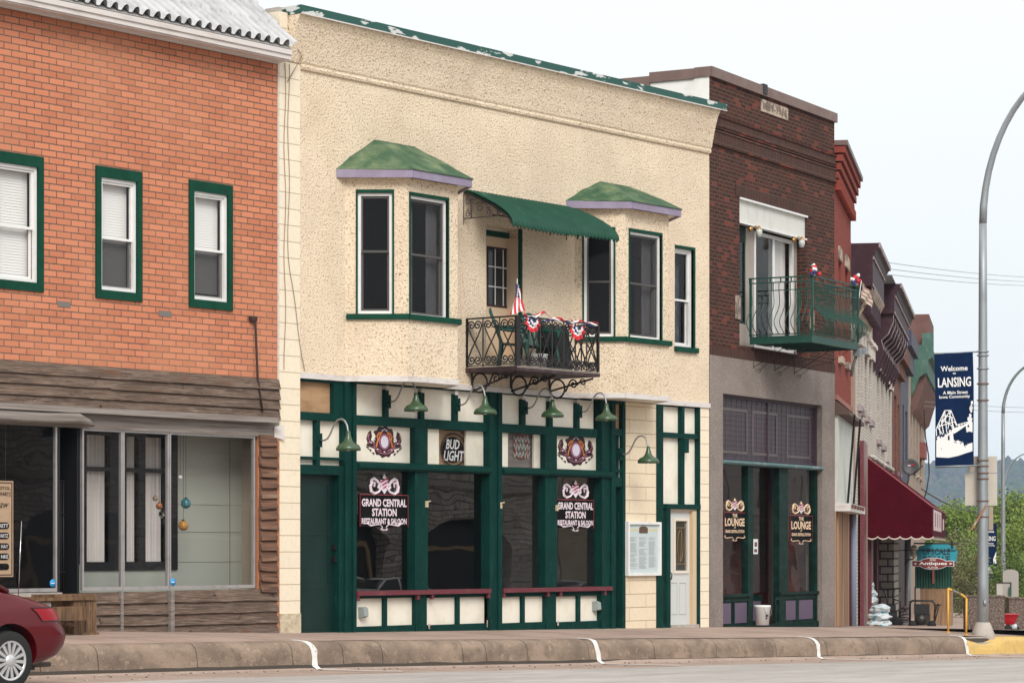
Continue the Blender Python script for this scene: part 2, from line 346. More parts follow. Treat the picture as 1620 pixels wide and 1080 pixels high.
WOODG = M('grey_weathered_wood', (.24, .21, .19), .85, mot=[(4, (.14, .115, .10), .42, .65, (.2, 1, 8)), (2, (.36, .32, .29), .55, .8, (.3, 1, 4))], bump=[(6, .5, .01, (.2, 1, 8))])
WOODB = M('brown_crate_wood', (.20, .115, .06), .8, mot=[(4, (.07, .04, .022), .42, .65, (4, 4, .4)), (2, (.32, .2, .12), .6, .8)], bump=[(8, .5, .008, (4, 4, .3))])
SHING = M('brown_shingle', (.17, .085, .052), .85, mot=[(6, (.07, .038, .026), .42, .62, (.3, 1, 5)), (3, (.32, .22, .16), .58, .8, (.3, 1, 3))], bump=[(8, .5, .008, (.3, 1, 6))])
OTRIM = M('orange_wood_trim', (.42, .17, .08), .8)
PLY = M('plywood', (.40, .25, .135), .75, mot=[(2.5, (.28, .155, .075), .45, .7, (1, 1, 3)), (14, (.2, .1, .05), .68, .78)])
TIN = M('white_metal_tile', (.50, .505, .51), .45, .0, spec=.3, mot=[(5, (.34, .34, .35), .42, .7, (1, .3, .6)), (12, (.2, .2, .21), .60, .8)], bump=[(10, .2, .004)])
EAVE = M('white_fascia', (.62, .58, .56), .6, mot=[(2.5, (.45, .38, .35), .5, .78, (.6, 1, 3))])
CONC = M('pavement_concrete', (.40, .29, .235), .9, mot=[(.8, (.27, .195, .155), .42, .7), (5, (.38, .30, .25), .5, .8), (60, (.2, .14, .11), .6, .8)], bump=[(70, .3, .004)])
KERB = M('kerb_concrete', (.285, .212, .158), .92, mot=[(1.1, (.16, .118, .088), .40, .62, (1, 1, 2)), (4, (.12, .088, .066), .52, .75, None, 9), (9, (.36, .27, .20), .58, .74), (60, (.40, .33, .27), .60, .74), (26, (.04, .03, .024), .64, .73)], bump=[(40, .8, .01)])
GUT = M('gutter_concrete', (.36, .27, .22), .9, mot=[(1.5, (.27, .195, .155), .42, .7), (18, (.42, .34, .29), .5, .8), (3, (.38, .21, .13), .62, .8)], bump=[(50, .4, .005)])
ASPH = M('worn_asphalt', (.36, .335, .31), .9, mot=[(.35, (.46, .43, .40), .45, .7, (1, 3, 1)), (1.1, (.25, .23, .215), .52, .75, (1, 4, 1)), (60, (.14, .13, .125), .55, .75), (2.5, (.44, .42, .40), .66, .78, (.4, 5, 1))], bump=[(80, .5, .005)])
WPAINT = M('white_road_paint', (.66, .65, .62), .7, mot=[(14, (.40, .34, .29), .58, .70)])
YPAINT = M('yellow_kerb_paint', (.60, .40, .12), .7, mot=[(6, (.42, .30, .14), .5, .7), (25, (.3, .22, .14), .60, .75)], bump=[(40, .5, .006)])
YRAIL = M('yellow_rail_paint', (.72, .38, .04), .5, mot=[(20, (.45, .28, .08), .6, .8)])
CARRED = M('dark_red_car_paint', (.085, .001, .004), .5, 0, coat=.6, spec=.08)
CARWH = M('white_car_paint', (.7, .72, .7), .3, coat=1)
RUBBER = M('tyre_rubber', (.012, .012, .012), .8)
HUB = M('silver_hubcap', (.6, .6, .6), .3, .7)
TAIL = M('tail_lamp_lens', (.24, .004, .010), .25, coat=.3, spec=.1)
CARGL = glassm('car_glass', .25, .0)
CHROME = M('chrome', (.7, .7, .7), .15, 1)
GALV = M('galvanised_steel', (.33, .36, .38), .5, .5, mot=[(3, (.24, .26, .28), .42, .7, (1, 1, .4)), (9, (.28, .17, .10), .68, .76)])
NAVY = M('navy_banner_fabric', (.003, .014, .050), .8, spec=.08, mot=[(3, (.005, .02, .065), .45, .7)])
BWHITE = M('banner_white_print', (.72, .72, .71), .7)
LGREEN = M('lamp_green_enamel', (.035, .078, .034), .35, coat=.4, mot=[(9, (.05, .095, .045), .45, .7)])
CAP = M('grey_conduit', (.32, .32, .32), .4, .5)
REDB = M('flag_red', (.55, .025, .035), .8)
FWH = M('flag_white', (.78, .76, .76), .8)
FBL = M('flag_blue', (.02, .03, .12), .8)
PLG = M('green_plastic', (.008, .07, .055), .45)
PURG = M('purple_tile_glass', (.032, .020, .028), .45, mot=[(5, (.05, .034, .045), .45, .7)])
COPB = M('brown_metal_coping', (.15, .095, .08), .55, mot=[(3, (.20, .135, .115), .4, .7), (12, (.10, .06, .05), .6, .8)])
STONE = M('limestone', (.46, .37, .29), .85, mot=[(3.4, (.15, .12, .105), .46, .58), (20, (.4, .32, .25), .5, .8)], bump=[(30, .4, .01)])
PLUM = M('plum_paint', (.042, .018, .026), .6, mot=[(5, (.065, .032, .042), .5, .75)], spec=.2)
PLUML = M('worn_plum_edge', (.34, .28, .28), .6, mot=[(6, (.12, .07, .08), .45, .6)])
WHITEST = M('painted_white_stone', (.60, .55, .50), .8, mot=[(4, (.42, .34, .3), .5, .75)])
TANB = M('tan_painted_brick', (.30, .20, .145), .8, mot=[(3, (.36, .25, .19), .45, .75), (20, (.2, .13, .09), .6, .8)])
TANW = M('tan_wood', (.36, .22, .13), .75, mot=[(3, (.26, .15, .085), .45, .7, (3, 3, .3))])
AWNM = M('maroon_canvas', (.058, .0015, .007), .8, spec=.06, mot=[(2, (.075, .003, .011), .45, .7), (1.1, (.045, .001, .005), .5, .75, (3, 1, .4))], bump=[(2.2, .5, .05)])
TEAL = M('teal_sign_paint', (.02, .26, .32), .6)
SIGNM = M('oxblood_sign_paint', (.17, .02, .018), .5)
AGG = M('exposed_aggregate', (.11, .08, .065), .9, mot=[(40, (.36, .29, .25), .5, .65, None, 2), (20, (.07, .05, .045), .55, .7, None, 2)], bump=[(45, 1, .015)])
CORG = M('dark_green_corrugated', (.012, .07, .045), .5)
TANBD = M('tan_sign_board', (.55, .38, .24), .6, mot=[(3, (.46, .31, .2), .5, .75)])
INK = M('black_lettering', (.006, .005, .006), .6, spec=.08)
PINK = M('pink_white_lettering', (.72, .62, .68), .5, mot=[(30, (.5, .17, .22), .60, .75)])
PINKR = M('rose_red_print', (.36, .05, .07), .5)
GOLD = M('peach_lettering', (.75, .55, .38), .5, mot=[(30, (.55, .2, .08), .62, .75)])
ORNG = M('orange_print', (.62, .20, .06), .5)
LILAC = M('lilac_print', (.66, .62, .74), .4)
BAGW = M('white_blue_bag', (.55, .6, .62), .4, mot=[(7, (.05, .28, .42), .56, .6), (5, (.03, .04, .08), .62, .66)], bump=[(10, .5, .02)])
REDP = M('red_plastic', (.45, .01, .02), .4)
DISH = M('dish_grey', (.09, .085, .09), .5)
TEALD = M('verdigris_metal', (.045, .11, .085), .6, mot=[(4, (.09, .17, .14), .5, .75)])
BRASS = M('brass', (.6, .34, .12), .3, .9)
BLUEP = M('pale_blue_pipe', (.20, .23, .32), .6)
CONCL = M('pale_concrete', (.42, .38, .34), .9, mot=[(4, (.3, .26, .23), .45, .75)], bump=[(40, .4, .006)])


# ================================================================ ground, roads, kerb
def struct(name, mb, mats, fr=F0, u=0, v=0, z=0, kind='structure', label=None):
    return single(name, label, None, mb, mats, fr, u, v, z, kind=kind)
def frange(a, b, n): return [a+(b-a)*i/n for i in range(n+1)]
g = MB(); xs = [-400, -120, -60, -40]+frange(-30, 60, 45)+[80, 110, 160, 220, 400, 900, 3500]; vv = [-3300, -900, -300, -120, -60, -30, -4, 0, 2.6, 4, 16, 30, 80, 300, 900]
base = lambda X: road(X, 4)-.10
g.add([(x, v_, base(x)) for x in xs for v_ in vv], [(i*len(vv)+j, (i+1)*len(vv)+j, (i+1)*len(vv)+j+1, i*len(vv)+j+1) for i in range(len(xs)-1) for j in range(len(vv)-1)])
GRASSY = M('bare_ground', (.16, .14, .09), .95, mot=[(.05, (.07, .10, .03), .4, .6), (1, (.2, .17, .12), .5, .8)])
struct('ground', g, GRASSY)
def sheet(xs, vs, h, dz=0.):
    m = MB(); m.sm = True
    m.add([(x, v_, h(x, v_)+dz) for x in xs for v_ in vs], [(i*len(vs)+j, (i+1)*len(vs)+j, (i+1)*len(vs)+j+1, i*len(vs)+j+1) for i in range(len(xs)-1) for j in range(len(vs)-1)]); return m
CORN = 17.35
struct('sidewalk', sheet(frange(-40, CORN, 80), [-.3, 0, .6, 1.2, 2.0, 2.62], walk), CONC)
# pavement joints: thin grooves across
gm = MB()
for x in [-9.2, -7.1, -5.3, -3.2, -1.1, 1.0, 3.1, 5.2, 7.3, 9.4, 11.5, 13.6, 15.7]:
    gm.add([(x, 0, walk(x, 0)+.003), (x+.014, 0, walk(x, 0)+.003), (x+.014, 2.6, walk(x, 2.6)+.003), (x, 2.6, walk(x, 2.6)+.003)], [(0, 1, 2, 3)])
for a in range(-12, 17):
    gm.add([(a, 1.45, walk(a, 1.45)+.003), (a+1, 1.45, walk(a+1, 1.45)+.003), (a+1, 1.462, walk(a+1, 1.46)+.003), (a, 1.462, walk(a, 1.46)+.003)], [(0, 1, 2, 3)])
struct('pavement_joints', gm, M('joint_dirt', (.08, .06, .05), 1))
# corner pavement and the pavement of the far row
m = MB()
m.plan([(CORN-.02, 2.58), (19.2, 2.4), (20.6, 1.6), (60, -20), (60, -50), (11, -8), (CORN-.02, -2)], -.9, kz(17.4)-.012)
fw = MB(F2)
def fz(u, v): P = F2.P(u, v, 0); return pz(P.x)
us = frange(-.5, 90, 90); vs_ = [-.3, 1.5, 3.2, 4.6]
fw.add([(u, v_, fz(u, v_)+.0) for u in us for v_ in vs_], [(i*4+j, i*4+4+j, i*4+5+j, i*4+1+j) for i in range(len(us)-1) for j in range(3)])
struct('far_sidewalk', fw, CONC, F2)
cw = MB(); cx = frange(CORN-.05, 24, 8)
tri = lambda X, v_: kz(X)*.5+pz(X)*.5
cw.add([(x, v_, walk(x, v_)+.004) for x in cx for v_ in (-6.5, -3, 0, 1.5, 2.62 if True else 0)], [(i*5+j, i*5+5+j, i*5+6+j, i*5+1+j) for i in range(len(cx)-1) for j in range(4)])
struct('corner_sidewalk', cw, CONC)
# kerb
KP = [(2.60, -.004), (2.67, -.010), (2.74, -.030), (2.79, -.07), (2.82, -.13), (2.835, -.23), (2.85, -.34), (2.875, -.45)]
cuts = sorted([F0.u(p, 2.8) for p in (-300, -150, -20, 60, 152, 309, 460, 540, 602, 729, 767, 832, 929, 1033, 1131, 1225, 1306, 1387, 1473, 1526)])
k = MB(); k.sm = False
def kerbseg(mb, a, b, hgt=1.0, dz=0., off=0., n=None):
    n = n or max(2, int((b-a)/.25)); st = []
    for x in frange(a, b, n):
        wob = .010*noise.noise(Vector((x*1.3, 0, 0)))+.008*noise.noise(Vector((x*6, 3, 0)))
        st += [(x, v_+off+(wob if z_ < -.01 else 0), kz(x)+z_*hgt+dz) for v_, z_ in KP]
    q = len(KP); fs = [(i*q+j, i*q+q+j, i*q+q+1+j, i*q+1+j) for i in range(n) for j in range(q-1)]
    mb.sm = True; mb.add(st, fs); mb.sm = False
    mb.add([st[i] for i in range(q)]+[(a, 2.6, kz(a)-.5)], [tuple(range(q+1))]); mb.add([st[n*q+i] for i in range(q)]+[(b, 2.6, kz(b)-.5)], [tuple(range(q+1))])
for a, b in zip(cuts, cuts[1:]): kerbseg(k, a+.010, b-.010, dz=.006*math.sin(a*7))
struct('kerb', k, KERB)
kb = MB(); n = 60
for a, b in zip(frange(-40, 17.2, n), frange(-40, 17.2, n)[1:]):
    kb.quad((a, 2.60, kz(a)-.02), (b, 2.60, kz(b)-.02), (b, 2.93, kz(b)-.42), (a, 2.93, kz(a)-.42))
struct('kerb_backing', kb, M('dark_joint', (.05, .04, .032), 1))
# yellow kerb with the dropped ramp
XA = F0.u(1528, 2.8)
yk = MB(); ys = frange(XA+.02, 18.9, 24); q = len(KP); st = []
def drop(x): return .13*max(0, 1-abs(x-(XA+.75))/.75)**.6 if abs(x-(XA+.75)) < .75 else 0
for x in ys:
    cv = .06*max(0, x-17.6)**2
    st += [(x, v_-cv, kz(x)+.012+z_*.80-(drop(x) if z_ > -.2 else 0)-.01) for v_, z_ in [(2.3, 0)]+KP]
q += 1; yk.sm = True; yk.add(st, [(i*q+j, i*q+q+j, i*q+q+1+j, i*q+1+j) for i in range(len(ys)-1) for j in range(q-1)])
struct('yellow_kerb', yk, YPAINT)
rmp = MB(); kr = kz(XA+.75)
rmp.box(XA-.02, XA+1.56, 2.30, 2.618, kr-.5, kr-.012); rmp.box(XA+.02, XA+1.52, 2.618, 2.76, kr-.5, kr-.125)
struct('kerb_ramp', rmp, CONCL)
# gutter and road
struct('gutter', sheet(frange(-60, 24, 90), [2.855, 2.90, 2.98, 3.2, 3.6, 4.1, 4.75], lambda X, v_: road(X, max(3.9, v_))+.006+(.05 if v_ < 2.87 else (.018 if v_ < 2.95 else 0))), GUT)
struct('road', sheet([-60]+frange(-40, 40, 80)+[60, 90, 140, 220], [4.62, 6, 9, 12, 16, 20, 25.0], lambda X, v_: road(X, v_)+(.0 if v_ > 5 else .012)), ASPH)
struct('cross_street', sheet(frange(18.5, 40, 12), [3.95, 0, -6, -20, -60], lambda X, v_: road(X, 4)-.01), ASPH)
struct('opposite_sidewalk', sheet(frange(-60, 90, 30), [24.9, 25.0, 27, 30, 60], lambda X, v_: road(X, 25)+(.0 if v_ < 24.95 else .15)), CONC)
yl = MB()
for v_ in (15.6, 15.85):
    for a in range(-30, 60, 2): yl.quad((a, v_, road(a, v_)+.006), (a+2, v_, road(a+2, v_)+.006), (a+2, v_+.1, road(a+2, v_+.1)+.006), (a, v_+.1, road(a, v_+.1)+.006))
struct('centre_line', yl, M('yellow_road_paint', (.6, .38, .06), .7))
sm_ = MB(); sm_.sm = True
for px in (493, 943, 1291, 1527):
    x0 = F0.u(px, 2.8); rows = []
    pts = [(v_, z_) for v_, z_ in [(2.42, .004)]+KP[:-1]]
    for i, (v_, z_) in enumerate(pts): xx = x0+.02*math.sin(i*.9+px); rows.append(((xx-.058-.01*math.sin(i*3.1), v_+.008, kz(x0)+z_+.006), (xx+.055+.012*math.sin(i*2.3+px), v_+.008, kz(x0)+z_+.006)))
    for v_ in (2.94, 3.1, 3.4, 3.8, 4.3): rows.append(((x0-.05+.12*(v_-3), v_, road(x0, max(3.9, v_))+.022), (x0+.05+.12*(v_-3), v_, road(x0, max(3.9, v_))+.022)))
    sm_.add([p for r_ in rows for p in r_], [(2*i, 2*i+1, 2*i+3, 2*i+2) for i in range(len(rows)-1)])
struct('parking_stall_marks', sm_, WPAINT)

gr = MB(); r_ = random.Random(77)
for i in range(260):
    x = r_.uniform(-9, 17.5); v_ = 2.93+abs(r_.gauss(0, .16)) if r_.random() < .7 else r_.uniform(2.95, 4.3)
    s_ = r_.uniform(.006, .018); z_ = road(x, 3.9)+.008+s_*.4
    gr.m = r_.choice((0, 0, 1)); gr.blob((x, v_, z_), s_, 1, .3, (1.3, 1, .6), seed=i % 20)
struct('gutter_grit', gr, [M('grit_brown', (.20, .13, .08), .9), M('grit_grey', (.42, .38, .34), .9)], kind='stuff', label='small stones and grit lying along the foot of the kerb')
cr_ = MB(); crm = M('crack_filler', (.05, .045, .04), 1)
for k_ in range(9):
    x, v_ = r_.uniform(-9, 16), r_.uniform(3.0, 4.0); a_ = r_.uniform(-.5, .5); pts = [(x, v_)]
    for i in range(9): pts.append((pts[-1][0]+.16*math.cos(a_)+r_.uniform(-.05, .05), pts[-1][1]+.12*math.sin(a_)+r_.uniform(-.07, .10)))
    for (x0, y0), (x1, y1) in zip(pts, pts[1:]):
        d_ = math.hypot(x1-x0, y1-y0) or 1; nx, ny = -(y1-y0)/d_*.006, (x1-x0)/d_*.006; f_ = lambda a, b: (a, b, road(a, max(3.9, b))+.009)
        cr_.quad(f_(x0+nx, y0+ny), f_(x0-nx, y0-ny), f_(x1-nx, y1-ny), f_(x1+nx, y1+ny))
for c_ in cuts:
    for (va, vb_) in ((2.93, 3.5), (3.5, 4.2)):
        xa, xb_ = c_+.10*(va-2.9)*math.sin(c_*5), c_+.10*(vb_-2.9)*math.sin(c_*5); cr_.quad((xa, va, road(xa, 3.9)+.013), (xa+.012, va, road(xa, 3.9)+.013), (xb_+.008, vb_, road(xb_, max(3.9, vb_))+.013), (xb_, vb_, road(xb_, max(3.9, vb_))+.013))
struct('road_cracks', cr_, crm)

# ================================================================ windows and shells
def sash_window(T, fr, u0, u1, z0, z1, v, frame_m, trim_m=None, trim=(.09, .14, .09), fw=.05, rail=.5, sash_m=None, glass=GLS, screen=None, name='window', proud=.03, depth=.10, blind=None, label=None, lowscreen=False):
    """double-hung window in the opening u0..u1, z0..z1 of a wall face at v"""
    sash_m = sash_m or frame_m
    f = MB(fr); f.ring(u0, u1, z0, z1, fw, v-depth, v-depth+.05)
    wo_ = T.part(name, f, frame_m, label=label)
    a, b, c, d = u0+fw, u1-fw, z0+fw, z1-fw; mz = c+(d-c)*rail
    s = MB(fr); s.ring(a, b, mz-.02, d, .032, v-depth-.012, v-depth+.025); s.ring(a, b, c, mz+.02, .036, v-depth-.042, v-depth-.014)
    T.part('sash', s, sash_m, wo_)
    p = MB(fr); p.quad((a+.02, v-depth+.005, mz), (b-.02, v-depth+.005, mz), (b-.02, v-depth+.005, d-.02), (a+.02, v-depth+.005, d-.02))
    p.quad((a+.02, v-depth-.028, c+.02), (b-.02, v-depth-.028, c+.02), (b-.02, v-depth-.028, mz), (a+.02, v-depth-.028, mz))
    T.part('pane', p, glass, wo_)
    if trim_m:
        t = MB(fr); ws, wt, wb = trim
        t.box(u0-ws, u0, v-depth, v+proud, z0-wb, z1+wt); t.box(u1, u1+ws, v-depth, v+proud, z0-wb, z1+wt)
        t.box(u0, u1, v-depth, v+proud, z1, z1+wt)
        if wb > 0: t.box(u0, u1, v-depth, v+proud, z0-wb, z0)
        T.part('trim', t, trim_m, wo_)
    if screen:
        q = MB(fr); q.quad((a+.01, v-depth+.034, c), (b-.01, v-depth+.034, c), (b-.01, v-depth+.034, d), (a+.01, v-depth+.034, d))
        T.part('insect_screen', q, screen, wo_)
    if lowscreen:
        q = MB(fr); q.quad((a+.02, v-depth+.0, c+.02), (b-.02, v-depth+.0, c+.02), (b-.02, v-depth+.0, mz), (a+.02, v-depth+.0, mz)); T.part('insect_screen', q, LSCR, wo_)
    if blind:
        bl = MB(fr); zz = d
        while zz > c+blind*(d-c):
            bl.add([(a, v-depth-.10, zz), (b, v-depth-.10, zz), (b, v-depth-.092, zz-.041), (a, v-depth-.092, zz-.041)], [(0, 1, 2, 3)]); zz -= .038
        T.part('blind', bl, BLIND, wo_)
    return wo_
def shell(T, fr, u0, u1, vf, vb, z0, z1, m, roof_m, name='side_wall', zb=None, rz=None):
    s = MB(fr); zb = zb or z1; rz = rz or z1-.4
    s.quad((u0, vf, z0), (u0, vb, z0), (u0, vb, zb), (u0, vf, z1)); s.quad((u1, vf, z0), (u1, vb, z0), (u1, vb, zb), (u1, vf, z1))
    s.quad((u0, vb, z0), (u1, vb, z0), (u1, vb, zb), (u0, vb, zb)); T.part(name, s, m)
    r_ = MB(fr); r_.quad((u0, vf-.3, rz), (u1, vf-.3, rz), (u1, vb, rz), (u0, vb, rz)); T.part('roof_deck', r_, roof_m)
ROOFM = M('tar_roof', (.06, .06, .06), .9)

# ================================================================ left brick building
LU = -13.5; BU1 = F0.u(440)
zE = F0.z(435, 98)                                                  # underside of the eave
BL = Thing('brick_building', 'orange brick building with white metal tile eave over a weathered wood shopfront', 'building', F0, -6, 0, 0)
zb_ = F0.z(440, 600.7)
wins = []
def wrect(pl, pt, pr, pb, v=0, fr=F0): return fr.u(pl, v), fr.u(pr, v), fr.z(pl, pb, v), fr.z(pl, pt, v)
for (pl, pt, pr, pb) in ((-18+11, 243, 59, 449.5), (158.5, 282.5, 215.7, 463), (305.5, 301.5, 359.4, 473)):
    wins.append(wrect(pl, pt, pr, pb))
w3 = wins[2]; wins = [(a, b, w3[2], w3[3]) for a, b, c, d in wins]
wins.insert(0, (wins[0][0]-2.6, wins[0][0]-1.9, w3[2], w3[3]))
m = MB(); m.wall(LU, BU1, zb_, zE+.05, 0, [h for h in wins], .12); BL.part('brick_wall', m, OB)
for i, (a, b, c, d) in enumerate(wins):
    sash_window(BL, F0, a, b, c, d, 0, WHITE, GREENL, (.095, .15, .12), .045, .47, glass=GLS, blind=.02 if i < 2 else (.03 if i == 2 else .05), depth=.06, lowscreen=i > 1)
shell(BL, F0, LU, BU1-.004, 0, -16, -.1, zE, M('side_block', (.4, .34, .26), .9), ROOFM, zb=zE)
m = MB(); m.quad((LU, -1.4, zb_), (BU1, -1.4, zb_), (BU1, -1.4, zE), (LU, -1.4, zE)); m.quad((LU, 0, zb_-.1), (BU1, 0, zb_-.1), (BU1, -16, zb_-.1), (LU, -16, zb_-.1)); BL.part('upper_room', m, ROOM)
# eave: soffit, fascia, tiles
v_e = .34
zf0 = F0.z(456, 94, v_e); zf1 = F0.z(466, 81, v_e); ue = F0.u(462, v_e)
m = MB(); m.box(LU, ue-.02, v_e-.03, v_e, zf0, zf1-.02); m.box(LU, ue-.02, v_e, v_e+.025, zf0+.07, zf1); m.box(LU, ue-.04, .0, v_e-.03, zf0-.02, zf0+.005); m.box(LU, ue-.06, .12, .16, zf0-.045, zf0-.02)
m.box(ue-.04, ue-.02, .0, v_e-.03, zf0-.02, zf1-.02)
BL.part('fascia', m, EAVE)
rise = F0.z(427, 13, -.55)-zf1; nu = 360; pit = .205
m = MB(); m.sm = True
def tile(u, t):                                                     # t 0 eave .. 1 ridge
    f_ = abs(((u/pit) % 1)*2-1); h = .085*math.sqrt(max(0, 1-(f_/.62)**2)) if f_ < .62 else 0; step = .045*(1-((t*2.35) % 1))
    return (u, v_e+.04-t*(v_e+.6)+.5*h, zf1+.0+t*rise+h+step)
uu = [ue+.04-i*pit/14 for i in range(int((ue+.04-LU)/pit*14))]; ts = []
for kk in range(3): ts += [kk/2.35+.0001, min(1, (kk+1)/2.35-.0001)]
m.add([tile(u, t) for u in uu for t in ts], [(i*6+j, i*6+6+j, i*6+7+j, i*6+1+j) for i in range(len(uu)-1) for j in range(5)])
BL.part('tile_roof', m, TIN)
m = MB(); m.tube([(LU, -.58, zf1+rise+.04), (ue-.02, -.58, zf1+rise+.04)], .09, 10); m.box(LU, ue-.05, -.65, -.5, zf1+rise-.35, zf1+rise+.02)
BL.part('ridge_cap', m, TIN)
m = MB(); m.sweep([(0, zE+.02), (v_e-.04, zf1-.04), (v_e+.03, zf1+.012), (-.55, zf1+rise-.0), (-.6, zE)], LU, ue-.045); BL.part('roof_sheathing', m, M('grey_sheathing', (.38, .37, .36), .8))
m = MB(); m.tube([(F0.u(400), .02, F0.z(400, 503)), (F0.u(400), .05, F0.z(400, 505)), (F0.u(404), .05, F0.z(404, 600)), (F0.u(409), .08, F0.z(409, 651))], .018, 6); m.box(F0.u(393), F0.u(402), .0, .07, F0.z(397, 508), F0.z(397, 501))
single('iron_rod', 'thin rusty iron rod hanging down the orange brick wall at its right end', 'rod', m, M('rusty_iron', (.045, .02, .016), .8), F0, F0.u(400), 0, F0.z(400, 650))
for px, py in ((101, 481), (261, 496)):
    m = MB(); m.box(F0.u(px-10), F0.u(px+10), .0, .008, F0.z(px, py+5), F0.z(px, py-4)); BL.part('brick_patch', m, M('grey_patch', (.17, .15, .14), .9))
m = MB(); m.box(BU1-.02, BU1, 0, .02, zb_, zE); BL.part('corner_bead', m, STRIP)

# --- wood clad band
def boards(mb, u0, u1, z0, z1, n, v=.0, seed=1, thick=.022, lap=.035, seams=True):
    r_ = random.Random(seed); h = (z1-z0)/n
    for i in range(n):
        cut = [u0, u1]
        if seams and u1-u0 > 3:
            a = u0+r_.uniform(.8, 2.5)
            while a < u1-.8: cut.append(a); a += r_.uniform(1.8, 3.4)
            cut = sorted(cut)
        for a, b in zip(cut, cut[1:]):
            sgs = max(1, int((b-a)/.35)); zz0 = z0+i*h-.012*r_.random(); zz1 = z0+(i+1)*h
            lo = [(x, v+thick+lap+r_.uniform(-.004, .004), zz0+r_.uniform(-.007, .007)) for x in frange(a+.002, b-.002, sgs)]
            mid = [(p[0], v+lap*.9, p[2]+.0) for p in lo]
            for j in range(sgs):
                (x0, v0, q0), (x1, v1_, q1) = lo[j], lo[j+1]
                mb.hexa([(x0, v-.01, q0), (x1, v-.01, q1), (x1, v1_, q1), (x0, v0, q0), (x0, v-.01, zz1), (x1, v-.01, zz1), (x1, v+.012, zz1), (x0, v+.012, zz1)])
zd1 = F0.z(428, 661, .1); zd0 = F0.z(428, 669, .12)
BB_ = Thing('wood_shopfront', 'weathered grey wood clad shopfront with big aluminium framed glass under orange brick', 'shopfront', F0, -3, 0, 0)
m = MB(); boards(m, LU, BU1-.01, zd1+.0, zb_, 4, .02, 3, lap=.03); BB_.part('upper_siding', m, WOOD)
m = MB(); m.sweep([(0, zd1+.03), (.16, zd1-.005), (.18, zd0), (.15, zd0), (.14, zd1-.04), (0, zd1)], LU, F0.u(428)); BB_.part('drip_cap', m, WOODG)
zg = F0.z(406, 690); zgb = F0.z(403, 929)
m = MB(); m.box(LU, F0.u(406), .0, .035, zg, zd1-.002); m.box(F0.u(406)+.01, BU1-.02, 0, .02, zg+.02, zd1-.01); BB_.part('header_board', m, WOODG)
m = MB(); zl = F0.z(100, 664); 
m.tube([(LU, .1, zl), (F0.u(60), .12, zl+.0), (F0.u(112), .14, zl+.02), (F0.u(128), .15, zl-.03), (F0.u(136), .15, zl-.07)], [.08, .085, .08, .05, .02], 8)
m.box(LU, F0.u(104), .02, .12, zl+.06, zl+.14); BB_.part('broken_log', m, WOODG)
# right shingle column
m = MB(); ua, ub = F0.u(409), F0.u(436); zt, zbm = F0.z(420, 688), F0.z(420, 935); n = 15; h = (zt-zbm)/n; r_ = random.Random(5)
for i in range(n):
    a, b = ua+r_.uniform(-.01, .015), ub+r_.uniform(-.015, .01); z0 = zbm+i*h; tw = r_.uniform(-.012, .012)
    m.hexa([(a, 0, z0+tw), (b, 0, z0-tw), (b, .075, z0-.01-tw), (a, .075, z0-.01+tw), (a, 0, z0+h*1.02), (b, 0, z0+h*1.02), (b, .02, z0+h*1.02), (a, .02, z0+h*1.02)])
BB_.part('shingle_column', m, SHING)
m = MB(); m.box(F0.u(436), BU1-.002, -.01, .03, pz(BU1), zg+.1); BB_.part('edge_trim', m, OTRIM)
m = MB(); m.box(F0.u(408), F0.u(436), -.05, -.001, pz(BU1), zg+.1); BB_.part('column_backing', m, OTRIM)
m = MB(); m.hexa([(F0.u(432), .02, zg+.0), (F0.u(446), .05, zg-.04), (F0.u(446), .06, zg-.04), (F0.u(432), .03, zg), (F0.u(431), .03, zg+.16), (F0.u(444), .05, zg+.18), (F0.u(444), .06, zg+.18), (F0.u(431), .04, zg+.16)]); BB_.part('metal_flashing_scrap', m, STRIP)
# lower siding
gb = pz(-2)
m = MB(); boards(m, F0.u(272), BU1-.03, gb-.05, zgb-.02, 4, .0, 9, seams=False); boards(m, F0.u(194), F0.u(265), gb-.02, zgb-.03, 4, -.03, 11); boards(m, F0.u(131), F0.u(189), gb, zgb-.03, 4, -.03, 12)
m.box(F0.u(130), BU1-.03, -.06, -.035, gb-.2, zgb-.03); BB_.part('lower_siding', m, WOOD)
m = MB(); m.box(F0.u(266), F0.u(271.5), -.03, .06, pz(-3)-.1, zgb-.02); BB_.part('corner_board', m, WOODG)
m = MB(); m.box(F0.u(189.5), F0.u(193.5), -.04, .03, pz(-4)-.1, zgb-.02); BB_.part('corner_board', m, WOODG)
# glass frames
u130, u195, u268, u404 = F0.u(130), F0.u(194.5), F0.u(268), F0.u(404)
for a, b in ((u130, u195), (u195, u268), (u268, u404)):
    f = MB(); f.ring(a+.004, b-.004, zgb, zg, .03, -.05, .0, wb=.045); q = BB_.part('shop_window', f, ALU)
    p = MB(); p.quad((a+.03, -.03, zgb+.04), (b-.03, -.03, zgb+.04), (b-.03, -.03, zg-.03), (a+.03, -.03, zg-.03)); BB_.part('pane', p, GLSL, q)
u_l = F0.u(90.5); uln = F0.u(42)
f = MB(); f.ring(LU+5, u_l, zgb-.01, zg+.05, .03, -.05, .0, wb=.05); q = BB_.part('shop_window', f, ALU)
p = MB(); p.quad((LU+5, -.03, zgb+.04), (u_l-.03, -.03, zgb+.04), (u_l-.03, -.03, zg+.05), (LU+5, -.03, zg+.05)); BB_.part('pane', p, GLSL, q)
m = MB(); m.box(LU, F0.u(93), -.12, .07, zgb-.13, zgb-.02); m.box(LU, F0.u(92), -.14, .03, -.1, zgb-.13); BB_.part('concrete_sill', m, CONCL)
m = MB(); m.box(LU, LU+5, -.1, 0, -.1, zd1); BB_.part('end_wall', m, WOODG)
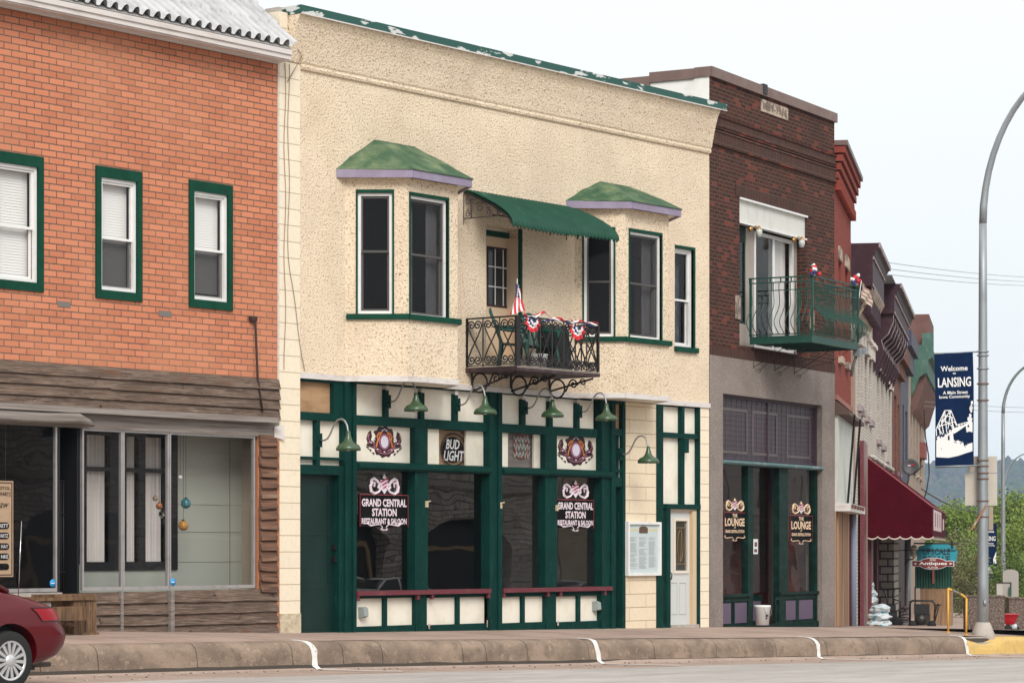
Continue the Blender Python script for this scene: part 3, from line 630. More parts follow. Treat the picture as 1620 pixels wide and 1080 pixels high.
# recess with iron gate
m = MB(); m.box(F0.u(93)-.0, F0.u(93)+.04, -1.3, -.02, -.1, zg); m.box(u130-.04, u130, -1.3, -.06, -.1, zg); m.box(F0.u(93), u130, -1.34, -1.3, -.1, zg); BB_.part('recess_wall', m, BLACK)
GT = Thing('iron_gate', 'black iron bar gate in the dark doorway left of the curtained window', 'gate', F0, F0.u(110), -.3, .1)
m = MB()
ga, gb2 = F0.u(94)+.04, u130-.04; gz1 = F0.z(110, 760)
for x in frange(ga+.03, gb2-.03, 6): m.tube([(x, -.3, .2), (x, -.3, gz1)], .011, 6)
GT.part('bars', m, IRON); m = MB()
for zz in (.22, .95, 1.75, gz1): m = MB(); m.box(ga, gb2, -.315, -.285, zz-.012, zz+.012); GT.part('crossbar', m, IRON)
# interior display room
IN = zg+.2
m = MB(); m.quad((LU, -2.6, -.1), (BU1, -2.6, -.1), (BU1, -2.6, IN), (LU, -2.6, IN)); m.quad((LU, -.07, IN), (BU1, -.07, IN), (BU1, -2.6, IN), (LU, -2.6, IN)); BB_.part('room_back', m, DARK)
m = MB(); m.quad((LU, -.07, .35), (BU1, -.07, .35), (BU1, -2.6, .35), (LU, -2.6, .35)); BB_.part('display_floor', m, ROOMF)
# sage back panels
v1 = -.75
sg = Thing('display_partition', 'sage green panelled partition with black posts behind the shop glass', 'partition', F0, F0.u(300), v1, .4)
m = MB(); m.box(F0.u(278, v1), F0.u(406, v1)+.3, v1-.03, v1, .4, zg+.1); m.box(F0.u(120, v1), F0.u(278, v1), v1-.03, v1, .4, F0.z(200, 892, v1)); m.box(F0.u(275.5, v1), F0.u(276.5, v1), v1-.02, v1+.005, 1, 2)
sg.part('panel', m, SAGE)
m = MB()
for py in (798, 841, 888): m.box(F0.u(279, v1), F0.u(400, v1), v1, v1+.004, F0.z(330, py+.7, v1), F0.z(330, py, v1))
m.box(F0.u(363, v1), F0.u(364, v1), v1, v1+.005, .4, zg); sg.part('joints', m, M('sage_joint', (.2, .2, .17), .8))
m = MB(); zt_ = zg+.1; zc = F0.z(200, 888, v1); zr = F0.z(200, 743, v1)
for pa, pb in ((127, 135), (172, 198), (218, 228), (260, 279)): m.box(F0.u(pa, v1), F0.u(pb, v1), v1-.02, v1+.03, zc-.12, zt_)
m.box(F0.u(127, v1), F0.u(279, v1), v1-.021, v1+.031, zc-.12, zc); m.box(F0.u(127, v1), F0.u(279, v1), v1-.021, v1+.031, zr-.03, zr+.03); m.box(F0.u(127, v1), F0.u(279, v1), v1-.021, v1+.031, F0.z(200, 690, v1), zt_)
m.box(F0.u(404, v1), F0.u(410, v1), v1-.02, v1+.1, .4, zg)
sg.part('black_posts', m, BLACK)
for pa, pb in ((135, 169), (201, 216), (229, 258)):
    m = MB(); m.sm = True; a, b = F0.u(pa, v1), F0.u(pb, v1); n = 28; x = frange(a, b, n)
    m.add([(x[i], v1-.06+.018*math.sin(i*1.9)+.01*math.sin(i*.7), z_) for i in range(n+1) for z_ in (zc, zt_)], [(2*i, 2*i+2, 2*i+3, 2*i+1) for i in range(n)])
    single('curtain', 'long white pleated curtain hanging behind the black posts, %s' % {135: 'in the left shop pane', 201: 'narrow one in the middle pane', 229: 'beside the hanging ornaments'}[pa], 'curtain', m, CURT, F0, a, v1, zc, group='white shop curtains')
# hanging ornaments
def ornament(px, py, r, m_, label, v=-.3, half=False):
    T = Thing('hanging_ornament', label, 'ornament', F0, F0.u(px, v), v, F0.z(px, py, v), group='glass ornaments hanging in the shop window')
    c = (F0.u(px, v), v, F0.z(px, py, v)); mb = MB(); mb.blob(c, r, 3); T.part('globe', mb, m_)
    mb = MB(); mb.tube([(c[0], c[1], c[2]+r), (c[0], c[1], zg+.1)], .003, 4); mb.lathe([(r*.25, r*.95), (r*.25, r*1.2)], c, 8); T.part('hook', mb, IRON)
ornament(294, 796, .075, M('blue_green_glass', (.03, .16, .19), .15, mot=[(14, (.3, .4, .35), .5, .65)]), 'blue green swirled glass globe, largest ornament in the shop window')
ornament(290, 831, .075, M('amber_glass', (.45, .22, .05), .15, mot=[(14, (.55, .42, .25), .5, .65)]), 'amber glass globe hanging lowest in the shop window')
ornament(285, 755, .035, M('pearl_glass', (.6, .6, .55), .2), 'small pearl coloured globe hanging above the blue green one')
ornament(245.5, 788, .04, M('bronze_glass', (.25, .16, .09), .2, mot=[(20, (.55, .45, .35), .5, .6)]), 'small bronze globe, highest of the two in the middle pane')
ornament(252, 800, .05, M('copper_glass', (.4, .14, .04), .2, mot=[(16, (.1, .05, .03), .5, .6)]), 'copper and black globe just above the dark capped ornament')
ornament(257.5, 813, .06, M('black_white_glass', (.02, .02, .02), .2, mot=[(9, (.6, .6, .55), .56, .6)]), 'black globe with a white base hanging beside the window post')
for px, py in ((83, 922), (273, 920)):
    mb = MB(); mb.lathe([(.0, .004), (.055, .004), (.055, 0), (0, 0)], (F0.u(px), .005, F0.z(px, py)), 20, 'y')
    BB_.part('round_sticker', mb, M('blue_sticker', (.02, .28, .6), .5)); 
    mb = MB(); mb.box(F0.u(px)-.035, F0.u(px)+.035, .010, .012, F0.z(px, py)-.006, F0.z(px, py)+.006); BB_.part('sticker_print', mb, WHITE)
# sign board inside the left pane
sv = -.12
SG = Thing('hanging_sign', 'tan board with black border, name plates and lettering in the left shop window', 'sign', F0, F0.u(0, sv), sv, F0.z(0, 912, sv))
s0, s1, sz0, sz1 = F0.u(-44, sv), F0.u(21, sv), F0.z(0, 912, sv), F0.z(0, 760, sv)
m = MB(); m.box(s0, s1, sv-.02, sv, sz0, sz1); SG.part('board', m, TANBD)
m = MB(); m.ring(s0+.02, s1-.02, sz0+.02, sz1-.02, .012, sv, sv+.004); SG.part('border', m, INK)
m = MB()
def rt(t, py, hpx, wpx, pr=17, mb=m): mb.text(t, F0.u(pr, sv), F0.z(0, py, sv), (F0.u(pr, sv)-F0.u(pr-wpx, sv)), hpx*8.45/1000, sv+.006, bold=.01, align='R')
rt('ISTOL,', 772, 6, 18); rt('WARTZ', 781, 6, 19); SG.part('lettering', m, INK)
m = MB(); m.text('Law', F0.u(13, sv), F0.z(0, 797, sv), .20, .10, sv+.006, align='R', fn=lambda a, b: (a+b*.4, b)); SG.part('script_lettering', m, INK)
pl = MB(); tx = MB()
for t, py in (('RETT', 831), ('WARTZ', 847), ('HAY', 864), ('NKE', 880), ('', 896)):
    zc_ = F0.z(0, py, sv); a, b = s0+.07, F0.u(14, sv); h = .045
    pts = [(a, zc_-h), (b-h, zc_-h)]+[(b-h+h*math.sin(q), zc_-h*math.cos(q)) for q in frange(.2, 2.9, 6)]+[(b-h, zc_+h), (a, zc_+h)]
    pl.prism(pts, sv+.001, sv+.006)
    if t: tx.text(t, b-.02, zc_, .035*len(t)+.02, .05, sv+.009, bold=.02, align='R')
SG.part('name_plates', pl, INK); SG.part('plate_lettering', tx, WHITE)
m = MB(); m.tube([(s1-.13, sv-.01, sz1), (s1-.13, sv-.01, zg+.1)], .004, 4); SG.part('hanging_wire', m, IRON)
# wooden crate bench
CR = Thing('crate_bench', 'rustic brown plank crate with lower wooden shelf standing on the pavement', 'crate', F0, F0.u(125), .75, pz(-5))
cv = .75; gz_ = F0.z(125, 1008, cv+.15); top = F0.z(125, 943, cv); ca, cb, cc = F0.u(77, cv), F0.u(119, cv), F0.u(151, cv)
m = MB(); m.box(ca-.05, cc+.02, cv-.5, cv+.03, top-.05, top-.005); CR.part('top_plank', m, WOODB)
m = MB(); m.box(ca+.1, cc-.0, cv-.45, cv+.01, top-.003, top+.03); CR.part('lid_plank', m, WOODB)
m = MB()
for i in range(4): x = frange(cb, cc, 4); m.box(x[i]+.004, x[i+1]-.004, cv-.02, cv, gz_+.06, top-.055)
m.box(cb-.02, cb, cv-.45, cv, gz_+.05, top-.055); m.box(cc, cc+.02, cv-.45, cv, gz_+.05, top-.055); m.box(cb, cc, cv-.47, cv-.45, gz_+.05, top-.055); CR.part('plank_panel', m, WOODB)
m = MB(); m.box(cb-.05, cc+.04, cv-.48, cv+.03, gz_, gz_+.06); CR.part('base_plank', m, WOODB)
m = MB(); m.box(ca-.25, cb+.02, cv+.0, cv+.28, top-.17, top-.13); m.box(ca-.25, cb+.0, cv+.25, cv+.28, top-.31, top-.17); CR.part('side_shelf', m, WOODB)
m = MB(); m.tube([(ca-.1, cv+.25, top-.3), (cb-.02, cv, gz_+.15)], .03, 4); CR.part('brace', m, WOODB)

# ================================================================ cream stucco building
CB = Thing('stucco_building', 'cream stucco building with two bay windows over a green and cream bar front', 'building', F0, 0, 0, 0)
PIL = F0.u(441)
zc0 = F0.z(474, 105); zc1 = F0.z(476, 21, .26); zs = F0.z(474, 589)     # cornice bottom, top, stucco bottom
EL = F0.u(455)                                                          # left end of the flare
bays = []
for A_, vB, B_, C_ in ((546, .76, 645, 724), (909, .70, 988, 1058)):
    uA, uB, uC = F0.u(A_), F0.u(B_, vB), F0.u(C_, vB); bays.append((uA, uB, uC, uC+uB-uA, vB))
zbt = 3.90                                                              # bottom of the bays
zbe1 = F0.z(653, 281, .92)
zbe = [F0.z(653, 281, .92), F0.z(1000, 342-12, .86)]
door_h = (F0.u(769), F0.u(824), F0.z(800, 565), F0.z(820, 362))
sw = wrect(1071, 392, 1097, 548)
holes = [(bays[0][0]+.08, bays[0][3]-.08, zbt+.3, zbe[0]-.15), (bays[1][0]+.08, bays[1][3]-.08, zbt+.3, zbe[1]-.15), door_h, (F0.u(1067.5), sw[1], sw[2], sw[3])]
m = MB(); m.wall(0, E0-.003, zs, zc0, 0, holes, .32); CB.part('stucco_wall', m, STUC)
m = MB(); m.sweep([(0, zc0-.05), (.035, zc0-.045), (.05, zc0-.01), (.04, zc0+.03), (.06, zc0+.06), (.12, zc0+.35), (.19, zc0+.6), (.26, zc1), (-.3, zc1), (-.3, zc0-.05)], -.0, E0-.0); CB.part('flared_cornice', m, STUC)
m = MB(); m.sweep([(.03, zc0+.04), (.12, zc0+.35), (.19, zc0+.6), (.258, zc1-.002), (-.3, zc1-.002), (-.3, zc0+.04)], EL, -.001); CB.part('cornice_end', m, STUC)
cp = MB(); cp.box(EL-.01, E0+.16, -.35, .285, zc1+.0, zc1+.125); CB.part('coping', cp, COPG)
cp = MB(); cp.box(EL-.01, E0+.16, .285, .292, zc1-.012, zc1+.006); CB.part('drip_edge', cp, STRIP)
m = MB(); m.box(PIL, -.0015, -.3, .012, -.4, zc0+.05); m.box(PIL, EL-.015, -.3, .012, zc0+.05, zc1+.03); m.box(EL-.015, -.0015, -.3, -.01, zc0+.05, zc1-.01); CB.part('block_pier', m, CMUP)
m = MB(); m.box(PIL+.02, EL-.1, -.3, -.02, zc1+.03, zc1+.1); CB.part('pier_cap', m, CONCL)
m = MB(); m.box(PIL-.0, .0, -.02, .03, pz(0)-.1, pz(0)+.30); CB.part('pier_base', m, M('chipped_base', (.55, .47, .34), .9, bump=[(20, 1, .02)], mot=[(8, (.35, .28, .2), .5, .7)]))
shell(CB, F0, PIL+.005, E0-.01, -.1, -18, -.3, zc1, M('cream_side', (.6, .5, .36), .9), ROOFM, zb=zc1-.6, rz=zc1-.5)
m = MB(); m.quad((0, -1.7, zs), (E0, -1.7, zs), (E0, -1.7, zc0), (0, -1.7, zc0)); m.quad((0.02, -.34, zbt-.01), (E0-.02, -.34, zbt-.01), (E0-.02, -16, zbt-.01), (0.02, -16, zbt-.01)); m.quad((0.02, -.34, zc0), (E0-.02, -.34, zc0), (E0-.02, -1.7, zc0), (0.02, -1.7, zc0)); CB.part('upper_room', m, ROOM)
m = MB(); r_ = random.Random(4)
for k_ in range(2):
    pth = []; u_ = F0.u(449+6*k_)
    for i, py in enumerate(range(100, 590, 22)): pth.append((u_+.02*math.sin(i*.8+k_)+(0 if py < 420 else (py-420)*.0022*k_), .022, F0.z(449, py)))
    m.tube(pth, .006, 4)
m.tube([(F0.u(458, .05), .05, F0.z(458, 60)), (F0.u(470), .1, F0.z(470, 90)), (F0.u(453), .022, F0.z(453, 130))], .007, 4)
single('cable', 'thin loose cables running down the cream block pier', 'cable', m, M('beige_cable', (.25, .19, .13), .7), F0, F0.u(450), 0, 5)
# strip along the foot of the stucco
def strip_along(mb, pts, z0, z1, out=.02):
    for a, b in zip(pts, pts[1:]): fr_ = Fr.two(F0.P(a[0], a[1], 0), F0.P(b[0], b[1], 0)); L_ = math.hypot(b[0]-a[0], b[1]-a[1]); o = mb.fr; mb.fr = fr_; mb.box(-.004, L_+.004, -.02, out, z0, z1); mb.fr = o
m = MB(); zz0, zz1 = zs-.085, zs+.0
pts = [(0, .01)]
for uA, uB, uC, uD, vB in bays: pts += [(uA, .01), (uB, vB+.01), (uC, vB+.01), (uD, .01)]
pts.append((E0-.005, .01)); strip_along(m, pts, zz0, zz1); CB.part('white_drip_strip', m, STRIP)
for i, (uA, uB, uC, uD, vB) in enumerate(bays):
    m = MB(); m.plan([(uA, .005), (uB, vB), (uC, vB), (uD, .005)], zz0+.01, zz0+.025); CB.part('bay_soffit', m, PANEL)
    pA, pB, pC, pD = (F0.P(uA, 0, 0), F0.P(uB, vB, 0), F0.P(uC, vB, 0), F0.P(uD, 0, 0))
    FL, FF, FRt = Fr.two(pA, pB), Fr.two(pB, pC), Fr.two(pC, pD)
    LL, LF = (pB-pA).length, (pC-pB).length
    ze = zbe[i]+.02
    bay = CB.part('bay', MB(F0), STUC)   # replaced below
    me = bay.data
    if i == 0:
        wl = (FL.u(566), FL.u(620.5), FL.z(594, 496), FL.z(594, 305)); wf = (FF.u(649), FF.u(708), FF.z(709, 506), FF.z(709, 318))
    else:
        wl = (FL.u(924), FL.u(971), FL.z(950, 532), FL.z(950, 364)); wf = (FF.u(996), FF.u(1046), FF.z(1000, 534), FF.z(1000, 366))
    wr = (LL-wl[1], LL-wl[0], wl[2], wl[3])
    parts = []
    mb = MB(FL); mb.wall(0, LL, zs, ze, 0, [wl], .10); mb.fr = FF; mb.wall(0, LF, zs, ze, 0, [wf], .10); mb.fr = FRt; mb.wall(0, LL, zs, ze, 0, [wr], .10)
    bpy.data.objects.remove(bay); bay = CB.part('bay', mb, STUC)
    mi = MB(F0); mi.plan([(uA+.12, 0), (uB+.03, vB-.12), (uC-.03, vB-.12), (uD-.12, 0)], zbt+.05, zbt+.3); CB.part('inner_sill', mi, ROOM, bay)
    for fr_, w_ in ((FL, wl), (FF, wf), (FRt, wr)):
        sash_window(CB, fr_, w_[0], w_[1], w_[2], w_[3], 0, WHITE, None, fw=.045, rail=.52, sash_m=GREYT, glass=GLS, screen=SCREEN, depth=.085)
        t = MB(fr_); t.box(w_[0]-.03, w_[0], -.09, .012, w_[2]-.0, w_[3]+.05); t.box(w_[1], w_[1]+.03, -.09, .012, w_[2]-.0, w_[3]+.05); t.box(w_[0], w_[1], -.09, .012, w_[3], w_[3]+.05)
        CB.part('window_trim', t, GREENL, bay)
    cu_ = MB(FF); cu_.sm = True
    for a__, b__ in ((wf[0]+.02, wf[0]+(wf[1]-wf[0])*.33), (wf[1]-(wf[1]-wf[0])*.30, wf[1]-.02)):
        n_ = 16; x_ = frange(a__, b__, n_); cu_.add([(x_[q_], -.22+.018*math.sin(q_*2.0), z_) for q_ in range(n_+1) for z_ in (wf[2], wf[3])], [(2*q_, 2*q_+2, 2*q_+3, 2*q_+1) for q_ in range(n_)])
    CB.part('curtain', cu_, BAYC, bay)
    # sill board round the bay
    t = MB(); zsl = wl[2]-.005; o = .05
    strip_along(t, [(uA-.0, .03), (uB-.01, vB+.03), (uC+.02, vB+.03), (uD, .03)], zsl-.085, zsl, .03); CB.part('bay_sill', t, GREENL, bay)
    # roof
    eA, eB, eC = ((533, 653, 745), (896, 1000, 1076))[i]; vE = (.92, .86)[i]
    a_, b_, c_ = F0.u(eA), F0.u(eB, vE), F0.u(eC, vE); d_ = c_+(b_-a_)
    fb = zbe[i]; ft = fb+.125
    t = MB(); strip_along(t, [(a_, .0), (b_, vE), (c_, vE), (d_, .0)], fb, ft, .02); CB.part('roof_fascia', t, PURP, bay)
    t = MB(); t.plan([(a_+.02, .0), (b_, vE-.02), (c_, vE-.02), (d_-.02, .0)], fb+.03, fb+.05); CB.part('eave_soffit', t, PANEL, bay)
    P1 = ((592, 221), (949, 287))[i]; P2 = ((653, 233), (994, 295))[i]
    zp = F0.z(P1[0], P1[1]); q1, q2 = F0.u(P1[0]), F0.u(P2[0]); zt2 = ft+.006
    t = MB()
    def grid(p00, p10, p01, p11, n=8, sd=0):
        vs = []
        for a in range(n+1):
            for b in range(n+1):
                x, y = a/n, b/n
                p = [(p00[k_]*(1-x)+p10[k_]*x)*(1-y)+(p01[k_]*(1-x)+p11[k_]*x)*y for k_ in range(3)]
                edge = min(y, 1-y, 1)*4; p[2] += .03*noise.noise(Vector((p[0]*3, p[1]*3, sd)))*min(1, edge)+.012*math.sin(math.pi*y)
                vs.append(tuple(p))
        o = t.sm; t.sm = True; t.add(vs, [(a*(n+1)+b, (a+1)*(n+1)+b, (a+1)*(n+1)+b+1, a*(n+1)+b+1) for a in range(n) for b in range(n)]); t.sm = o
    grid((a_-.02, 0, zt2), (b_-.01, vE+.04, zt2), (q1, 0, zp), (q1+.02, .02, zp)); grid((b_-.01, vE+.04, zt2), (c_+.02, vE+.04, zt2), (q1+.02, .02, zp), (q2, .02, zp)); grid((c_+.02, vE+.04, zt2), (d_+.02, 0, zt2), (q2, .02, zp), (q2+.02, 0, zp))
    t.plan([(a_-.02, 0), (b_-.01, vE+.04), (c_+.02, vE+.04), (d_+.02, 0)], ft-.004, ft+.008)
    CB.part('bay_roof', t, RFG, bay)
# small window
sash_window(CB, F0, F0.u(1067.5), sw[1], sw[2], sw[3], 0, WHITE, None, fw=.05, rail=.48, glass=GLS, depth=.1)
m = MB(); m.box(F0.u(1067.5), sw[1]+.05, -.1, .012, sw[3], sw[3]+.05); m.box(sw[1], sw[1]+.05, -.1, .012, sw[2], sw[3]); m.box(F0.u(1067.5)-.02, sw[1]+.10, -.1, .06, sw[2]-.09, sw[2]); CB.part('window_trim', m, GREENL)
m = MB(); m.quad((F0.u(1060), -.33, sw[2]-.1), (sw[1]+.1, -.33, sw[2]-.1), (sw[1]+.1, -.33, sw[3]+.1), (F0.u(1060), -.33, sw[3]+.1)); m.box(sw[1]-.0, sw[1]+.02, -.33, -.115, sw[2], sw[3]); CB.part('dark_room_sheet', m, M('room_shade_blue_grey', (.05, .065, .09), .9, mot=[(5, (.16, .18, .2), .55, .7)]))  # dark sheet painted to stand in for the unlit room behind
# balcony door
a, b, c, d = door_h; dv = -.28
bd = CB.part('balcony_door', MB(F0).box(a+.05, b-.02, dv-.04, dv, c, d-.14), M('cream_door_paint', (.66, .5, .35), .5))
ga_, gb_, gc_, gd_ = F0.u(770, dv), F0.u(808, dv), F0.z(790, 486, dv), F0.z(790, 392, dv)
m = MB(); m.ring(ga_, gb_, gc_, gd_, .03, dv-.001, dv+.015); CB.part('glazing_frame', m, PLUM, bd)
m = MB(); m.quad((ga_, dv+.003, gc_), (gb_, dv+.003, gc_), (gb_, dv+.003, gd_), (ga_, dv+.003, gd_)); CB.part('pane', m, M('dark_door_glass', (.02, .02, .022), .08), bd)
m = MB()
for i in (1, 2): x = ga_+(gb_-ga_)*i/3; m.box(x-.009, x+.009, dv+.004, dv+.012, gc_, gd_); z_ = gc_+(gd_-gc_)*i/3; m.box(ga_, gb_, dv+.004, dv+.0125, z_-.009, z_+.009)
CB.part('glazing_bars', m, WHITE, bd)
m = MB(); m.box(b-.035, b+.02, -.03, .02, c, d+.0); m.box(a, b, dv, dv+.04, d-.135, d-.05); CB.part('door_trim', m, GREENL)
m = MB(); m.box(b-.03, b-.004, dv, -.03, c, d-.14); CB.part('door_casing', m, M('cream_casing', (.66, .5, .35), .5))
m = MB(); m.box(a, b, dv-.04, dv+.0, d-.05, d); CB.part('door_header', m, PANEL)

# --- bar front
BF = Thing('bar_front', 'dark green timber bar front with cream panels, four big windows and two doors', 'shopfront', F0, 4, 0, 0)
zT = zs-.085; PV = -.10                                                  # panels sit back from the posts
G = MB(); Cn = MB(); H = MB()
def zr_(px, py): return F0.z(px, py)
# cream backing panel of the upper part, and bulkhead
um = lambda px: F0.u(px)
z_up1, z_up0 = zr_(562, 606), zr_(562, 656)                              # upper panel row
z_bm1, z_bm0 = z_up0, zr_(562, 671)
z_sg0 = zr_(562, 729); z_ln0 = zr_(562, 742)
z_gl0 = zr_(650, 933); z_sl0 = zr_(650, 941)
gy = lambda px: pz(um(px))
def post(pa, pb, z0, z1, v0=PV, v1=0.0): G.box(um(pa), um(pb), v0, v1, z0, z1)
def fluted(pa, pb, z0, z1, v1=.03):
    a, b = um(pa), um(pb); w3_ = (b-a)/3
    G.box(a, b, PV-.05, v1-.03, z0, z1); G.box(a, a+w3_*.9, v1-.03, v1, z0, z1); G.box(b-w3_*.9, b, v1-.03, v1, z0, z1)
fluted(544, 562, -.1, zT); fluted(772, 792, -.15, zT, .035); fluted(950, 972, -.2, zT, .03)
G.box(um(562), um(946), PV, -.005, z_up1, zT)                              # top beam
Cn.box(um(562), um(946), PV-.04, PV, z_up0-.05, z_up1+.02)
for pa, pb in ((612, 617.5), (668, 674), (721, 727), (828, 834), (871, 877), (914, 919.5)): post(pa, pb, z_up0, z_up1-.06, PV, -.03)
for pa, pb in ((562, 772), (792, 946)): G.box(um(pa), um(pb), PV, -.01, z_bm0, z_bm1)
posts = [(656, 676), (862, 880.5)]
for pa, pb in posts: post(pa, pb, z_ln0, z_bm0, -.16, 0.01); post(pa, pb, z_gl0, z_ln0, -.16, 0.01); post(pa+1.5, pb-1, -.1, z_sl0, -.16, .005)
for pa, pb in ((562, 772), (792, 964)):                                    # rounded lintel
    a, b = um(pa), um(pb); pf = [(-.1, z_ln0), (.06, z_ln0), (.09, z_ln0+.03), (.09, z_ln0+.07), (.06, z_ln0+.10), (0, z_sg0), (-.1, z_sg0)]
    G.sweep(pf, a, b)
BF.part('green_frame', G, GREEN)
for px in (615, 671, 724, 831, 874, 917): m = MB(); m.box(um(px)-.035, um(px)+.035, -.03, -.018, z_up1-.07, zT-.005); BF.part('peeled_post_top', m, STRIP)
glz = [(562, 656), (676, 772), (792, 862), (880.5, 950)]
for i, (pa, pb) in enumerate(glz):
    m = MB(); m.quad((um(pa), -.13, z_gl0), (um(pb), -.13, z_gl0), (um(pb), -.13, z_ln0), (um(pa), -.13, z_ln0)); BF.part('shop_pane', m, GLSH)
    # sign row
    if i in (0, 3): Cn.box(um(pa), um(pb), PV-.04, PV, z_sg0, z_bm0)
    else:
        x0, x1 = ((694, 738), (803, 845))[i-1]
        x0, x1 = x0+8, x1+7; Cn.box(um(pa), um(x0), PV-.04, PV, z_sg0, z_bm0); Cn.box(um(x1), um(pb), PV-.04, PV, z_sg0, z_bm0)
        m = MB(); m.quad((um(x0), -.13, z_sg0), (um(x1), -.13, z_sg0), (um(x1), -.13, z_bm0), (um(x0), -.13, z_bm0)); BF.part('transom_pane', m, GLS)
        m = MB(); m.box(um(x0)-.2, um(x1)+.2, -.20, -.18, z_sg0-.1, z_bm0+.1); BF.part('board_behind_transom', m, WOODG if i == 2 else PLY)
# maroon sill
m = MB()
for pa, pb in ((561, 772), (792, 964)): m.box(um(pa), um(pb), -.14, .075, z_sl0+.01, z_gl0)
for pa in (563, 658, 681, 770, 794, 864, 884, 954): m.box(um(pa)-.02, um(pa)+.035, 0, .05, z_sl0-.07, z_sl0+.01)
BF.part('maroon_sill', m, MAROON)
# bulkhead
z_b1, z_b0 = zr_(562, 946.5), zr_(562, 991)
G = MB(); tops = MB()
for i, (pa, pb, mid) in enumerate(((561, 660, 612), (679, 772, 727), (792, 866, 830), (883, 954, 918))):
    a, b = um(pa), um(pb); dz = -.013*i
    G.box(a, b, PV, -.015, z_b1+dz, z_sl0+.01); G.box(a, b, PV, -.012, gy(pa)-.1, z_b0+dz); Cn.box(a, b, PV-.03, PV+.02, z_b0+dz-.02, z_b1+dz+.02)
    G.box(um(mid)-.035, um(mid)+.035, PV, -.02, z_b0+dz, z_b1+dz); G.box(b, um(pb+4), PV, -.01, gy(pa)-.1, z_sl0)
    tops.box(b-.02, b+.04, -.01, -.004, z_b0+dz-.07, z_b0+dz+.05); tops.box(a-.01, a+.03, -.011, -.005, z_b0+dz-.06, z_b0+dz+.02)
BF.part('bulkhead_frame', G, GREEN); BF.part('cream_panels', Cn, PANEL); BF.part('bare_feet', tops, M('bare_wood', (.5, .42, .36), .8, mot=[(30, (.15, .05, .05), .5, .6)]))
for px, py in ((576, 968), (945, 958)):
    m = MB(); u_, z_ = um(px), zr_(px, py); m.box(u_-.05, u_+.05, PV+.02, -.02, z_-.08, z_+.08); m.hexa([(u_-.055, -.02, z_-.085), (u_+.055, -.02, z_-.085), (u_+.05, .05, z_-.06), (u_-.05, .05, z_-.06), (u_-.055, -.02, z_+.085), (u_+.055, -.02, z_+.085), (u_+.05, .04, z_+.06), (u_-.05, .04, z_+.06)])
    single('outlet_box', 'grey weatherproof outlet box on the %s cream bulkhead panel' % ('leftmost' if px < 600 else 'rightmost'), 'outlet', m, M('grey_plastic', (.28, .31, .30), .5), F0, u_, 0, z_, group='outlet boxes on the bar front')
# left bay: plywood, panels, green door
G = MB(); a0 = .002
G.box(a0, um(544), PV, -.01, zr_(474, 602), zT); G.box(um(529.5), um(544), PV-.02, -.02, zr_(474, 663), zr_(474, 602)); G.box(a0, um(544), PV, -.005, zr_(474, 663), zr_(474, 650.5))
G.box(um(502), um(508), PV, -.02, zr_(474, 734), zr_(474, 663)); G.box(a0, um(502), PV, -.022, zr_(474, 725.5), zr_(474, 721)); G.box(um(508), um(544), PV, -.022, zr_(474, 725.5), zr_(474, 721))
G.box(a0, um(544), PV, .0, zr_(474, 749), zr_(474, 734)); G.box(um(537), um(544), PV-.1, -.005, -.1, zr_(474, 749)); BF.part('left_frame', G, GREEN)
m = MB(); m.box(a0, um(529.5), -.13, -.10, zr_(474, 652), zr_(474, 601)); BF.part('plywood_panel', m, PLY)
m = MB(); m.box(a0, um(544), PV-.05, PV, zr_(474, 735), zr_(474, 662)); BF.part('left_cream_panel', m, PANEL)
m = MB(); m.box(a0, um(537), -.17, -.13, pz(0)-.1, zr_(474, 749)); dr = BF.part('green_door', m, DGREEN)
m = MB(); a, b = a0+.03, um(533); m.ring(a, b, zr_(474, 932), zr_(474, 757), .07, -.13, -.122); m.box(a, b, -.13, -.1225, zr_(474, 846), zr_(474, 842)); BF.part('door_rails', m, DGREEN, dr)
m = MB(); m.box(um(534), um(536), -.12, -.05, zr_(500, 869), zr_(500, 861)); m.box(um(534), um(536), -.12, -.05, zr_(500, 888), zr_(500, 880)); BF.part('handle', m, IRON, dr)
m = MB(); m.quad((.003, -.175, zr_(474, 749)), (E0-.01, -.175, zr_(474, 749)), (E0-.01, -.175, zT+.02), (.003, -.175, zT+.02))
# only a backing above the lintel (keeps the room dark)
# splayed entry door between the last post and the recessed block wall
VB = -.0; ux0, ux1 = um(972.5), um(990)
pe0, pe1 = F0.P(ux0-.005, -.02, 0), F0.P(ux1, -.035, 0); FE = Fr.two(pe0, pe1); LE = (pe1-pe0).length
ez = lambda py: F0.z(980, py, -.15)
m = MB(FE); m.box(0, LE, -.12, -.08, -.4, ez(768)); dr = BF.part('entry_door', m, DGREEN)
m = MB(FE); m.box(0, LE, -.08, .02, ez(770), ez(755)); m.box(0, LE, -.08, .02, ez(690), ez(679)); m.box(LE-.09, LE, -.12, .03, -.4, ez(640)); m.box(0, LE, -.1, .01, ez(640), zT+.0); m.box(LE*.38, LE*.5, -.05, .0, ez(755), ez(690)); m.box(0, LE, -.05, .01, ez(747), ez(742)); BF.part('entry_frame', m, GREEN, dr)
m = MB(FE); m.box(0, LE-.09, -.1, -.04, ez(757), ez(688)); BF.part('entry_panel', m, PANEL, dr)
m = MB(FE); m.box(0, LE-.09, -.1, -.05, ez(681), ez(638)); BF.part('entry_plywood', m, PLY, dr)
m = MB(); m.box(ux0-.01, ux1+.4, VB-.25, -.01, zT+.02, zT+.10); BF.part('entry_soffit', m, PANEL)
